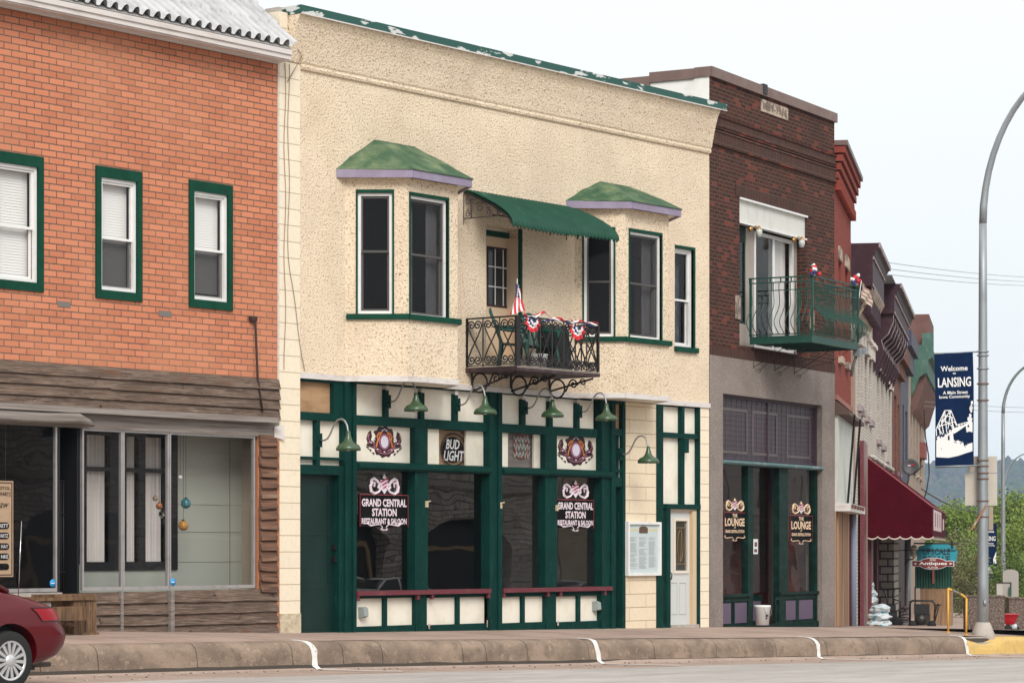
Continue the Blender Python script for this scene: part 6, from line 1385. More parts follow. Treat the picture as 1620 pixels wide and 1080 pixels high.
# shop under the awning
m = MB(F2); aw0, aw1 = uf(1369), uf(1497, 1.65); wz = zf(1369, 722)
m.box(uf(1370), uB_+9, .0, .03, -1.5, wz-.3); WBd.part('dark_shop_wall', m, M('dark_shop', (.03, .018, .018), .8))
m = MB(F2)
for pa, pb in ((1371, 1374), (1380, 1386), (1399, 1403)): m = MB(F2); m.box(uf(pa), uf(pb), .03, .12, -1.5, wz-.4); WBd.part('maroon_post', m, MAROON)
m = MB(F2); m.box(uf(1386), uf(1395), .03, .08, -.5, 1.6); m.box(uf(1387), uf(1394), .08, .09, 1.2, 1.55); WBd.part('shop_window', m, M('dim_window', (.06, .055, .05), .2))
SAW = Thing('canvas_awning', 'large maroon canvas awning with white edged scalloped valance', 'awning', F2, (aw0+aw1)/2, 0, 1.5)
vA = solve_v(F2, 1369, 1475); zfr = zf(1475, 801, vA); zva = zf(1475, 851, vA)
m = MB(F2); m.quad((aw0, .03, wz), (aw1, .03, wz), (aw1, vA, zfr), (aw0, vA, zfr)); m.quad((aw0, .03, wz), (aw0, vA, zfr), (aw0, vA, zva+.08), (aw0, .03, zva+.08)); m.quad((aw1, .03, wz), (aw1, vA, zfr), (aw1, vA, zva+.08), (aw1, .03, zva+.08)); m.quad((aw0, vA, zfr), (aw1, vA, zfr), (aw1, vA, zva+.08), (aw0, vA, zva+.08)); SAW.part('canvas', m, AWNM)
def scallop(mb, P, L_, n, h=.07, z0=0., edge=None, nn=8):
    for i in range(n):
        for j in range(nn):
            a, b = (i+j/nn)/n*L_, (i+(j+1)/nn)/n*L_; ha, hb_ = h*abs(math.sin(math.pi*j/nn))**.7, h*abs(math.sin(math.pi*(j+1)/nn))**.7
            mb.quad(P(a, z0), P(b, z0), P(b, z0-.05-hb_), P(a, z0-.05-ha))
            if edge: edge.quad(P(a, z0-.045-ha), P(b, z0-.045-hb_), P(b, z0-.075-hb_), P(a, z0-.075-ha))
val = MB(F2); ed = MB(F2)
scallop(val, lambda a, z_: (aw0-.004, .03+a, z_), vA, 6, .06, zva+.1); scallop(ed, lambda a, z_: (aw0-.010, .03+a, z_), vA, 6, .06, zva+.1) if False else None
scallop(MB(F2), lambda a, z_: (aw0-.010, .03+a, z_), vA, 6, .06, zva+.1, ed); scallop(val, lambda a, z_: (aw0+a, vA+.004, z_), aw1-aw0, 40, .06, zva+.1, None, 5); scallop(MB(F2), lambda a, z_: (aw0+a, vA+.010, z_), aw1-aw0, 40, .06, zva+.1, ed, 5)
SAW.part('valance', val, AWNM); SAW.part('white_edging', ed, M('cream_piping', (.6, .52, .46), .7))
m = MB(F2); m.box(aw0+.8, aw0+8.2, vA+.004, vA+.006, zva+.20, zfr-.05); m.box(aw0+9.6, aw0+11, vA+.004, vA+.006, zva+.26, zfr-.2); SAW.part('white_print_panel', m, M('faded_print', (.55, .42, .42), .8))
for i in range(3): m = MB(F2); x = aw0+2.2+i*2.1; m.box(x, x+.4, vA+.007, vA+.009, zva+.3, zfr-.12); SAW.part('faded_letter', m, AWNM)
m = MB(F2); m.tube([(aw0, .03, wz), (aw0, vA, zfr)], .02, 5); m.tube([(aw0, vA, zfr), (aw1, vA, zfr)], .02, 5); SAW.part('frame_tube', m, M('pale_canvas_seam', (.3, .08, .09), .7))
m = MB(F2)
for x in frange(aw0+.3, aw1-.5, 14): m.blob((x, .12, wz+.02), .12, 1, .4, (1.3, .6, .5), seed=x)
SAW.part('debris', m, M('pale_debris', (.45, .42, .38), .9))
m = MB(F2); m.ring(aw0+5, aw0+5.5, zfr+.0, zfr+.35, .03, vA-.5, vA-.47); SAW.part('rooftop_bracket', m, IRON)
# brown / dark / tan buildings
BRd = Thing('brown_brick_building', 'slim brown brick building beyond the white brick one', 'building', F2, (uB_+uC_)/2, 0, -1)
zz = zf(1418, 548); ws_ = [(uf(1415), uf(1418.5), zf(1416, 745), zf(1416, 625)), (uf(1420.5), uf(1423), zf(1421, 748), zf(1421, 640))]
block(BRd, F2, uB_+.005, uC_, -1.6, zz, BB, BB, holes=ws_)
for w_ in ws_: simple_window(BRd, F2, *w_, 0, MAROON, MAROON)
m = MB(F2); m.box(uB_, uC_, .0, .3, zz-.5, zz); m.box(uB_, uC_, .0, .15, zz-.9, zz-.5); BRd.part('cornice', m, BB)
NVd = Thing('dark_blue_building', 'slim building with a dark blue painted upper front and cornice', 'building', F2, (uC_+uD_)/2, 0, -1)
zz = zf(1428, 528); ws_ = [(uf(1428), uf(1430), zf(1429, 735), zf(1429, 640)), (uf(1432.5), uf(1435), zf(1433, 735), zf(1433, 650))]
NVM = M('dark_blue_paint', (.04, .04, .075), .6, mot=[(4, (.03, .03, .05), .45, .7)])
block(NVd, F2, uC_+.005, uD_, -1.8, zz, NVM, BB, holes=ws_)
for w_ in ws_: simple_window(NVd, F2, *w_, 0, M('yellow_cream_frame', (.5, .45, .25), .6), NVM)
m = MB(F2); m.box(uC_-.1, uD_, .0, .35, zz-.5, zz); m.box(uC_-.1, uD_, .0, .2, zz-1.1, zz-.5); NVd.part('cornice', m, NVM)
TNd = Thing('tan_stone_building', 'tan stone fronted building with verdigris green stepped metal cornice', 'building', F2, (uD_+uE_)/2, 0, -1)
zz = zf(1440, 560); uq = uf(1451)
ws_ = [(uf(1440.5), uf(1442.5), zf(1441, 740), zf(1441, 640)), (uf(1445), uf(1447), zf(1446, 745), zf(1446, 650)), (uf(1450), uf(1452), zf(1451, 750), zf(1451, 660)), (uf(1455), uf(1457), zf(1456, 755), zf(1456, 670))]
TNM = M('tan_stone', (.36, .28, .22), .85, mot=[(5, (.25, .18, .14), .45, .7)], bump=[(8, .6, .02)])
block(TNd, F2, uD_+.005, uE_, -2, zz, TNM, TNM, holes=ws_)
for w_ in ws_: simple_window(TNd, F2, *w_, 0, M('dim_red_frame', (.2, .06, .06), .6), STONE)
ugc = uf(1441); up = uf(1452)
m = MB(F2); zg1 = zf(1441, 556); m.sweep([(0, zg1-1.6), (.12, zg1-1.4), (.3, zg1-.9), (.55, zg1-.75), (.6, zg1-.3), (.75, zg1-.2), (.8, zg1), (0, zg1)], ugc, uE_); TNd.part('green_cornice', m, TEALD)
m = MB(F2); m.box(ugc+1, up-.1, -.3, .5, zg1, zg1+.3); m.box(up-1.2, up-.1, .2, .6, zg1+.3, zg1+1.1); m.blob((ugc+.2, -.1, zg1+.35), .2, 2, .1, (1, 1, 1.6)); TNd.part('cornice_steps', m, TEALD)
for x in frange(ugc+.3, uE_-1, 10): m = MB(F2); m.sweep([(0, zg1-2.2), (.2, zg1-2.0), (.5, zg1-1.0), (.5, zg1-.8), (0, zg1-.8)], x, x+.35); TNd.part('cornice_bracket', m, M('brown_bracket', (.14, .07, .06), .7))
m = MB(F2); zp1 = zf(1452, 497); m.box(up, up+6, -.8, .42, zg1+.35, zp1); TNd.part('brown_parapet', m, M('brown_cladding', (.13, .06, .052), .8, mot=[(2, (.17, .085, .07), .45, .7)]))
m = MB(F2); m.box(uf(1455), uf(1457)+1, .0, .2, zf(1456, 725), zf(1456, 700)); TNd.part('red_sill', m, M('dull_red_stone', (.25, .08, .07), .8))
# far stone column, drainpipe under the awning
SP = Thing('stone_pier', 'pale rough stone pier at the end of the awning shop', 'pier', F2, uB_+3, 0, -1)
vS = .25; a_, b_ = uf(1414, vS+.0), uf(1432, vS)
m = MB(F2); m.box(uf(1414, .5), uf(1414, .5)+3.0, .04, .5, -1.6, 1.6); SP.part('shaft', m, brick('pale_stone_block', (.5, .47, .42), (.38, .35, .31), (.09, .08, .07), .34, .2, .02, off=.4, bmp=1))
m = MB(F2); m.tube([(uf(1436, .6), .6, -1.6), (uf(1436, .6), .6, 1.7)], .09, 8); SP.part('drainpipe', m, GALV)

# ---------- objects under and near the awning (placed in a frame that faces down the pavement)
def facing(px, py, Z):                                              # frame whose plane is square to the far row
    P = camw(px, py, Z); return Fr((P.x, P.y), F2.a-R(90)), P.z
# signs hung from the awning
fr_, z_ = facing(1482, 877, 68.4); T = Thing('teal_sign', 'teal scalloped sign reading UPSCALE RESALE hanging over the pavement', 'sign', fr_, 0, 0, z_)
s_ = 68.4/FPX; n = 60; pts = []
for i in range(n): q = 2*math.pi*i/n; k_ = 1+.035*math.sin(q*11); pts.append((32*s_*k_*(abs(math.cos(q))**.6)*(1 if math.cos(q) > 0 else -1), 17*s_*k_*(abs(math.sin(q))**.7)*(1 if math.sin(q) > 0 else -1)))
m = MB(fr_); m.prism([(a, z_+b) for a, b in pts], -.03, 0); T.part('board', m, TEAL)
m = MB(fr_); m.text('UPSCALE', 0, z_+5*s_, 42*s_, 10*s_, .01, bold=.02); m.text('RESALE', 0, z_-7*s_, 42*s_, 10*s_, .01, bold=.02); T.part('lettering', m, M('deep_blue_lettering', (.012, .04, .07), .6))
m = MB(fr_); m.tube([(-36*s_, 0, z_+18*s_), (34*s_, 0, z_+18*s_)], .02, 5); m.tube([(24*s_, 0, z_+22*s_), (24*s_, 0, z_+10*s_)], .03, 5); m.tube([(-60*s_, .02, z_+7*s_), (30*s_, .02, z_+7*s_)], .012, 5); T.part('hanger', m, IRON)
fr_, z_ = facing(1476, 891, 67.8); s_ = 67.8/FPX; T = Thing('antiques_sign', 'oxblood oval sign with white edge reading 2ND FLOOR Antiques', 'sign', fr_, 0, 0, z_)
ov_ = lambda k_, w_, h_: [(w_*s_*math.cos(q), z_+h_*s_*math.sin(q)) for q in frange(0, 6.02, 23)]
m = MB(fr_); m.prism(ov_(1, 23, 9.5), -.03, .0); m.prism([(-33*s_, z_-4.6*s_), (33*s_, z_-4.6*s_), (33*s_, z_+4.6*s_), (-33*s_, z_+4.6*s_)], -.034, -.004); T.part('border', m, BWHITE)
m = MB(fr_); m.prism(ov_(1, 22, 8.6), .0, .01); m.prism([(-32*s_, z_-3.8*s_), (32*s_, z_-3.8*s_), (32*s_, z_+3.8*s_), (-32*s_, z_+3.8*s_)], -.003, .006); T.part('board', m, SIGNM)
m = MB(fr_); m.text('Antiques', 0, z_-.2*s_, 44*s_, 6.5*s_, .016, bold=.03); m.text('2ND', 0, z_+6*s_, 10*s_, 3.2*s_, .016, bold=.01); m.text('FLOOR', 0, z_-6.2*s_, 16*s_, 3.2*s_, .016, bold=.01)
for sg_ in (-1, 1): m.prism([(sg_*31*s_, z_), (sg_*26*s_, z_+1.6*s_), (sg_*26*s_, z_-1.6*s_)], .008, .014)
T.part('lettering', m, BWHITE); m = MB(fr_); m.tube([(-20*s_, -.05, z_+8*s_), (-20*s_, -.05, z_+16*s_)], .012, 5); m.tube([(20*s_, -.05, z_+8*s_), (20*s_, -.05, z_+16*s_)], .012, 5); m.tube([(0, -.02, z_-9*s_), (0, -.02, z_-30*s_)], .03, 5); T.part('chain', m, M('rusty_chain', (.14, .05, .035), .8))
# globe lantern
fr_, z_ = facing(1446, 870, 74); s_ = 74/FPX; T = Thing('white_hat_lamp', 'cream domed hanging lamp on a bracket under the awning', 'lamp', fr_, 0, 0, z_)
m = MB(fr_); m.lathe([(0, 9*s_), (4*s_, 7*s_), (8.5*s_, 0), (7*s_, -1.5*s_), (0, -1.5*s_)], (0, 0, z_), 18); T.part('shade', m, M('cream_shade', (.62, .56, .42), .5))
m = MB(fr_); m.lathe([(5*s_, -1.5*s_), (5.5*s_, -8*s_), (3*s_, -11*s_), (0, -11*s_)], (0, 0, z_), 14); T.part('globe', m, M('milky_globe', (.5, .42, .33), .3))
m = MB(fr_); m.tube([(0, 0, z_-11*s_), (-2*s_, 0, z_-14*s_), (-10*s_, 0, z_-15*s_), (-14*s_, 0, z_-24*s_)], .02, 5); T.part('bracket', m, IRON)
# wood enclosure with green corrugated top
fr_, z_ = facing(1480, 996, 69); s_ = 69/FPX; T = Thing('wooden_enclosure', 'tan plank enclosure with dark green corrugated metal above beside the awning', 'enclosure', fr_, 0, 0, z_)
m = MB(fr_)
for i in range(8): x = (-24+i*6)*s_; m.box(x, x+5.7*s_, -.03, .0+.006*(i % 2), z_, z_+68*s_)
m.box(24*s_, 24*s_+.02, -1.6, 0, z_, z_+60*s_); T.part('planks', m, M('tan_planks', (.30, .185, .105), .8, mot=[(3, (.2, .11, .06), .45, .7, (4, 4, .3)), (10, (.1, .06, .04), .64, .74)]))
m = MB(fr_); m.sm = True; n = 60; m.add([(-32*s_+57*s_*i/n, .02+.018*math.sin(i*1.4), z_+h*s_) for i in range(n+1) for h in (66, 101)], [(2*i, 2*i+2, 2*i+3, 2*i+1) for i in range(n)]); T.part('corrugated_sheet', m, CORG)
m = MB(fr_); m.box(-5*s_, -1*s_, .04, .07, z_+73*s_, z_+92*s_); T.part('rusty_strap', m, M('rusty_strap', (.2, .07, .05), .8))
m = MB(fr_); m.box(-33*s_, -31*s_, -.05, .0, z_, z_+68*s_); T.part('dark_post', m, IRON)
# bags
def bagpile(px, py, Z, nx, nz, wd, h, label, mt, seed):
    fr_, z_ = facing(px, py, Z); r_ = random.Random(seed); T = Thing('bag_stack', label, 'bags', fr_, 0, 0, z_, group='stacked bags outside the awning shop')
    for k_ in range(nz):
        m = MB(fr_); x = r_.uniform(-.06, .06); m.blob((x, -.2, z_+h*(k_+.45)), 1, 4, .16, (wd/2*r_.uniform(.85, 1.1), .32, h*.62), seed+k_); T.part('bag', m, mt)
bagpile(1391, 992, 65, 1, 3, .56, .18, 'low stack of white and blue plastic bags under the maroon awning', BAGW, 3)
bagpile(1377, 992, 67.5, 1, 6, .30, .19, 'taller stack of pale bags against the maroon shop post', BAGW, 9)
bagpile(1430, 993, 70, 1, 8, .26, .07, 'narrow stack of printed bags between the machines', M('printed_bag', (.42, .38, .4), .5, mot=[(10, (.3, .04, .06), .55, .6), (7, (.1, .07, .1), .6, .65)]), 14)
# generator and tiller
fr_, z_ = facing(1460, 995, 67); T = Thing('generator', 'black portable generator in a tube frame beside the tan planks', 'generator', fr_, 0, 0, z_); s_ = 67/FPX
m = MB(fr_)
for y in (0, -.5):
    m.tube([(-21*s_, y, z_+.04), (-21*s_, y, z_+.62), (-18*s_, y, z_+.70), (15*s_, y, z_+.70), (19*s_, y, z_+.6), (17*s_, y, z_+.04), (-21*s_, y, z_+.04)], .02, 6)
for x in (-21, 15): m.tube([(x*s_, 0, z_+.68), (x*s_, -.5, z_+.68)], .02, 6); m.tube([(x*s_, 0, z_+.05), (x*s_, -.5, z_+.05)], .02, 6)
T.part('tube_frame', m, IRON)
m = MB(fr_); m.box(-14*s_, 10*s_, -.42, -.04, z_+.38, z_+.62); T.part('fuel_tank', m, M('black_plastic', (.02, .02, .02), .35)); m = MB(fr_); m.box(-12*s_, 11*s_, -.4, -.08, z_+.1, z_+.38); m.lathe([(0, -.1), (.13, -.1), (.13, .06), (0, .06)], (-.05, -.04, z_+.24), 14, 'y'); T.part('engine', m, M('dark_engine', (.05, .045, .04), .4, .5))
for x in (-16, 14): m = MB(fr_); m.lathe([(0, -.04), (.10, -.04), (.11, 0), (.10, .04), (0, .04)], (x*s_, .05, z_+.11), 18, 'y'); T.part('wheel', m, RUBBER)
m = MB(fr_); m.tube([(17*s_, 0, z_+.3), (24*s_, .1, z_+.64), (26*s_, .1, z_+.62), (18*s_, 0, z_+.15)], .015, 5); m.tube([(17*s_, -.2, z_+.6), (28*s_, -.1, z_+.6)], .015, 5); T.part('push_handle', m, IRON)
fr_, z_ = facing(1411, 992, 68); T = Thing('garden_tiller', 'black upright garden machine with twin handlebars under the awning', 'machine', fr_, 0, 0, z_); s_ = 68/FPX
m = MB(fr_); m.tube([(-3*s_, 0, z_+.3), (-8*s_, 0, z_+.75), (-16*s_, .0, z_+1.02), (-14*s_, 0, z_+.95), (14*s_, 0, z_+.98), (12*s_, 0, z_+.9)], .02, 6); m.tube([(3*s_, 0, z_+.3), (2*s_, 0, z_+.8), (3*s_, 0, z_+.95)], .03, 6); m.tube([(12*s_, 0, z_+.25), (14*s_, 0, z_+.66), (4*s_, 0, z_+.7)], .02, 6); T.part('handlebars', m, IRON)
m = MB(fr_); m.box(-9*s_, 8*s_, -.25, .05, z_+.16, z_+.42); m.box(-5*s_, 6*s_, -.2, .1, z_+.42, z_+.56); T.part('engine', m, M('black_engine', (.018, .018, .02), .4))
for x in (-8, 9): m = MB(fr_); m.lathe([(0, -.05), (.13, -.05), (.14, 0), (.13, .05), (0, .05)], (x*s_, .06, z_+.14), 18, 'y'); T.part('wheel', m, RUBBER)
# satellite dish
fr_, z_ = facing(1441, 738, 84); s_ = 84/FPX; T = Thing('satellite_dish', 'dark grey satellite dish with a small red mark above the maroon awning', 'dish', fr_, 0, 0, z_)
m = MB(fr_); m.lathe([(0, -.06), (7*s_, -.045), (11*s_, -.02), (13.4*s_, 0), (13.2*s_, .012), (10*s_, -.005), (0, -.045)], (0, 0, z_), 30, 'y'); T.part('reflector', m, DISH)
m = MB(fr_); m.box(.5*s_, 5*s_, -.028, -.018, z_+2*s_, z_+4.5*s_); T.part('red_mark', m, REDP); m = MB(fr_); m.box(-5*s_, 0, -.03, -.02, z_+1.2*s_, z_+3*s_); T.part('white_mark', m, LILAC)
m = MB(fr_); m.tube([(2*s_, -.02, z_-12*s_), (14*s_, .3, z_-4*s_), (18*s_, .35, z_+0*s_)], .02, 5); m.tube([(-2*s_, -.06, z_-2*s_), (-4*s_, -.1, z_-22*s_), (-6*s_, -.1, z_-28*s_)], .03, 6); m.box(16*s_, 20*s_, .3, .4, z_-1*s_, z_+2*s_); T.part('arm', m, DISH)

# ================================================================ street furniture at the corner
def FW(px, py, Z): P = camw(px, py, Z); return P
CAMFR = lambda P: Fr((P.x, P.y), AL-R(90))                          # plane square to the camera axis, faces it
def pole(px_b, py_b, Z, label, tube_pts, r0, r1, base=True, taper_from=0):
    P = camw(px_b, py_b, Z); fr_ = Fr((P.x, P.y), 0); T = Thing('street_lamp', label, 'street lamp', fr_, 0, 0, P.z, group='curved steel street lamps'); z_ = P.z
    H_ = tube_pts[-1]; pth = [(0, 0, z_)]+[(0, 0, z_+h) for h in frange(1, tube_pts[0], 5)]; rs = [r0+(r1-r0)*i/6 for i in range(len(pth))]
    m = MB(fr_); m.tube(pth, rs, 16); T.part('pole', m, GALV)
    m = MB(fr_); arm = []
    for q in frange(0, 80, 12): arm.append((0, tube_pts[1]*(1-math.cos(R(q))), z_+tube_pts[0]+tube_pts[2]*math.sin(R(q))))
    arm.append((0, arm[-1][1]+1.2, arm[-1][2]+.1)); m.tube(arm, [r1]*2+[r1*.9-(r1*.35)*i/len(arm) for i in range(len(arm)-2)], 12); T.part('arm', m, GALV)
    e_ = arm[-1]; m = MB(fr_); m.sm = True; m.blob((0, e_[1]+.35, e_[2]+.02), 1, 3, 0, (.16, .45, .10)); T.part('lamp_head', m, CAP)
    if base:
        m = MB(fr_); m.lathe([(.26, -.2), (.24, 0), (.23, .05), (.15, .24), (.125, .26), (0, .26)], (0, 0, z_-.02), 8); T.part('concrete_base', m, CONCL)
        m = MB(fr_); m.lathe([(0, -.003), (.055, -.003), (.065, .012), (0, .02)], (-.07, .085, z_+.62), 14, 'y'); T.part('hand_hole_cover', m, GALV)
    return T, fr_, z_
ZP = 53.0
PL, pfr, pz0 = pole(1555, 1003, ZP, 'tall galvanised street lamp at the kerb corner carrying the town banner', (8.0, 2.1, 2.95), .115, .075)
z_at = lambda py, Z=ZP: EYE+(HORZ-py)*Z/FPX
for py in (556, 562, 583, 607, 633, 728, 737, 748, 757, 792, 817): m = MB(pfr); zq_ = z_at(py); m.lathe([(.112, -.012), (.118, -.012), (.118, .012), (.112, .012)], (0, 0, zq_), 16, 'z', False); PL.part('steel_band', m, M('rusty_band', (.16, .09, .06), .7) if py > 600 else GALV)
# banner
Pb = camw(1553, 740, ZP); bfr = Fr((Pb.x, Pb.y), AL-R(90)); u0b, u1b = -(1553-1477)*ZP/FPX, -(1553-1538)*ZP/FPX
zb_t, zb_b = z_at(560), z_at(739)
BN = Thing('town_banner', 'navy blue banner reading Welcome to LANSING with a white bridge picture on the near pole', 'banner', bfr, (u0b+u1b)/2, .06, zb_b)
def bpt(a, b, off=0.):                                              # a 0..1 across, b 0..1 down; gentle wave and lean
    return (u0b+(u1b-u0b)*a+.035*(b)+.01*math.sin(b*5), .06+.02*math.sin(b*4+a*2)+off, zb_t-(zb_t-zb_b)*b+.035*a*(1-b)+.03*(a-.5)*b)
m = MB(bfr); m.sm = True; na, nb = 8, 24
m.add([bpt(a/na, b/nb) for a in range(na+1) for b in range(nb+1)], [(a*(nb+1)+b, (a+1)*(nb+1)+b, (a+1)*(nb+1)+b+1, a*(nb+1)+b+1) for a in range(na) for b in range(nb)])
m.add([bpt(a/na, b/nb, -.004) for a in range(na+1) for b in range(nb+1)], [(a*(nb+1)+b, (a+1)*(nb+1)+b, (a+1)*(nb+1)+b+1, a*(nb+1)+b+1) for a in range(na) for b in range(nb)])
BN.part('fabric', m, NAVY)
def bmap(mb_in):                                                    # wrap flat print (a,b) coordinates onto the banner
    out = MB(bfr)
    for k_, f in enumerate(mb_in.F): out.F.append(f); out.MI.append(0); out.S.append(False)
    out.V = [bfr.P(*bpt(p.x, -p.z, .004+p.y)) for p in mb_in.V]; return out
flat = Fr((0, 0), 0); t = MB(flat); asp = (zb_t-zb_b)/abs(u1b-u0b)
def bt(s, a, b, wd, h): t.text(s, a, -b, wd, h, 0, bold=.022)
bt('Welcome', .5, .135, .70, .045); bt('to', .5, .178, .08, .018); bt('LANSING', .5, .255, .86, .085); bt('A Main Street', .52, .345, .65, .030); bt('Iowa Community', .5, .385, .80, .034)
t.V = [Vector((p.x, 0, p.z)) for p in t.V]; BN.part('lettering', bmap(t), BWHITE)
def line2(mb, a0, b0, a1, b1, wd=.008):
    dx, dy = (a1-a0), (b1-b0)*asp; L_ = math.hypot(dx, dy) or 1; nx, ny = -dy/L_*wd, dx/L_*wd/asp
    mb.add([(a0+nx, 0, -(b0+ny)), (a0-nx, 0, -(b0-ny)), (a1-nx, 0, -(b1-ny)), (a1+nx, 0, -(b1+ny))], [(0, 1, 2, 3)])
t = MB(flat)
for a0, b0, a1, b1 in ((.24, .50, .40, .50), (.24, .50, .02, .66), (.40, .50, .56, .63), (.02, .66, .04, .72), (.24, .50, .16, .60), (.24, .50, .30, .69), (.40, .50, .33, .66), (.16, .60, .22, .70), (.16, .60, .40, .50), (.30, .55, .12, .64), (.34, .5, .5, .67), (.12, .585, .30, .60), (.2, .54, .44, .56), (.05, .64, .5, .60), (.10, .61, .13, .71), (.44, .56, .44, .66), (.05, .64, .2, .71), (.3, .60, .5, .66), (.56, .63, .95, .60), (.56, .66, .95, .625), (.6, .63, .64, .655), (.64, .63, .6, .655), (.68, .62, .72, .65), (.76, .62, .8, .645), (.84, .61, .88, .635), (.5, .60, .56, .64)): line2(t, a0, b0, a1, b1, .011)
def poly2(mb, pts): mb.add([(a, 0, -b) for a, b in pts], [tuple(range(len(pts)))])
r_ = random.Random(6)
t.V = [Vector((p.x, p.y, p.z)) for p in t.V]; BN.part('bridge_print', bmap(t), BWHITE)
t = MB(flat); low = [(.03, .905), (.35, .915), (.6, .90), (.85, .875), (.97, .865)]; topp = [(.03, .76), (.09, .73), (.16, .745), (.25, .72), (.34, .70), (.42, .68), (.45, .66), (.47, .72), (.49, .78), (.56, .79), (.60, .76), (.65, .80), (.72, .79), (.78, .83), (.86, .80), (.97, .79)]
for (a0, b0), (a1, b1) in zip(topp, topp[1:]):
    f_l = lambda a: lerp(low, a); poly2(t, [(a0, b0), (a1, b1), (a1, f_l(a1)), (a0, f_l(a0))])
poly2(t, [(.45, .66), (.60, .645), (.75, .63), (.80, .62), (.80, .64), (.62, .68), (.50, .705), (.46, .70)]); poly2(t, [(.80, .62), (.92, .60), (.97, .61), (.97, .70), (.88, .69), (.82, .70), (.80, .66)])
for k_ in range(16): a, b = .86+.1*r_.random(), .44+.16*r_.random()*1.1; q = .012+.03*r_.random(); a = max(a, .97-(b-.41)*.6); poly2(t, [(min(.985, a+q*math.cos(x)), b+q*math.sin(x)/asp*1.6) for x in frange(0, 5.4, 6)])
for k_ in range(26): a = r_.uniform(.05, .9); b = lerp(topp, a)+r_.uniform(-.015, .01); q = .02*r_.random()+.008; poly2(t, [(a+q*math.cos(x), b+q*math.sin(x)/asp) for x in frange(0, 5.4, 6)])
BN.part('landscape_print', bmap(t), BWHITE)
t = MB(flat); poly2(t, [(.33, .725), (.37, .715), (.38, .76), (.33, .76)]); poly2(t, [(.84, .635), (.88, .633), (.88, .655), (.84, .655)]); poly2(t, [(.15, .83), (.18, .83), (.17, .84)]); t.V = [Vector((p.x, .003, p.z)) for p in t.V]; BN.part('dark_openings', bmap(t), NAVY)
m = MB(bfr); m.tube([(u0b-.02, .055, zb_t+.0), (.0, .055, zb_t+.045)], .016, 6); m.tube([(u0b+.02, .055, zb_b+.01), (.0, .055, zb_b+.04)], .016, 6); BN.part('banner_arm', m, GALV)
# sign backs on the pole
sfr = Fr((Pb.x-bfr.n[0]*.16, Pb.y-bfr.n[1]*.16), bfr.a)
ST = Thing('sign_back', 'pale blank back of a road sign strapped behind the near lamp pole', 'road sign', sfr, 0, 0, z_at(800))
a_, b_ = -(1553-1529)*ZP/FPX, (1580-1553)*ZP/FPX
m = MB(sfr); m.box(a_, b_, -.006, 0, z_at(799), z_at(748)); m.box(a_+.05, b_, -.0065, -.0005, z_at(747), z_at(721)); ST.part('sign_plate', m, M('pale_sign_back', (.46, .42, .36), .55, mot=[(3, (.40, .36, .30), .45, .75)]))
m = MB(sfr); m.box(.16, .25, .0, .02, z_at(838), z_at(801)); ST.part('sign_strut', m, M('tan_strut', (.32, .26, .2), .7))
BR_ = MB(bfr); BR_.hexa([(-.25, .12, z_at(838)), (-.21, .12, z_at(838)), (-.21, .15, z_at(838)), (-.25, .15, z_at(838)), (.05, .12, z_at(799)), (.09, .12, z_at(799)), (.09, .15, z_at(799)), (.05, .15, z_at(799))]); single('rusty_strap', 'bent rusty metal strap sticking out diagonally from the near lamp pole', 'strap', BR_, M('rusty_white_strap', (.30, .14, .07), .8, mot=[(6, (.5, .4, .34), .5, .6)]), bfr, 0, .12, z_at(820))
# farther pole with its own banner
P2, p2fr, p2z = pole(1587, 940, 108, 'second slimmer curved street lamp farther down the street with its own banner', (7.2, 1.7, 2.0), .10, .07, base=False)
Z2 = 108; Pc = camw(1584, 900, Z2); b2 = Fr((Pc.x, Pc.y), AL-R(90)); s2 = Z2/FPX
B2 = Thing('far_banner', 'partly hidden navy banner on the farther pole behind the near lamp pole', 'banner', b2, -.5, 0, z_at(918, Z2)); fa, fb_ = -36*s2, -7*s2; ft, fbm = z_at(828, Z2), z_at(918, Z2)
m = MB(b2); m.box(fa, fb_, -.004, 0, fbm, ft); B2.part('fabric', m, NAVY)
m = MB(b2); hh = ft-fbm; wv = fb_-fa; m.text('LANSING', (fa+fb_)/2, ft-hh*.26, wv*.86, hh*.085, .006, bold=.02); m.text('Welcome', (fa+fb_)/2, ft-hh*.135, wv*.7, hh*.045, .006, bold=.02); m.text('Iowa Community', (fa+fb_)/2, ft-hh*.385, wv*.8, hh*.034, .006, bold=.02); m.text('A Main Street', (fa+fb_)/2, ft-hh*.345, wv*.65, hh*.030, .006, bold=.02); B2.part('lettering', m, BWHITE)
m = MB(b2); m.prism([(fa+wv*a, ft-hh*b) for a, b in [(.03, .905), (.97, .865), (.97, .79), (.86, .80), (.78, .83), (.6, .76), (.5, .78), (.45, .66), (.25, .72), (.03, .76)]], .001, .006); m.prism([(fa+wv*a, ft-hh*b) for a, b in [(.8, .62), (.97, .48), (.97, .70), (.82, .70)]], .001, .006); B2.part('landscape_print', m, BWHITE)
pole(1590, 930, 190, 'most distant curved street lamp, a small pale arc above the trees', (7.2, 1.9, 2.2), .10, .07, base=False)
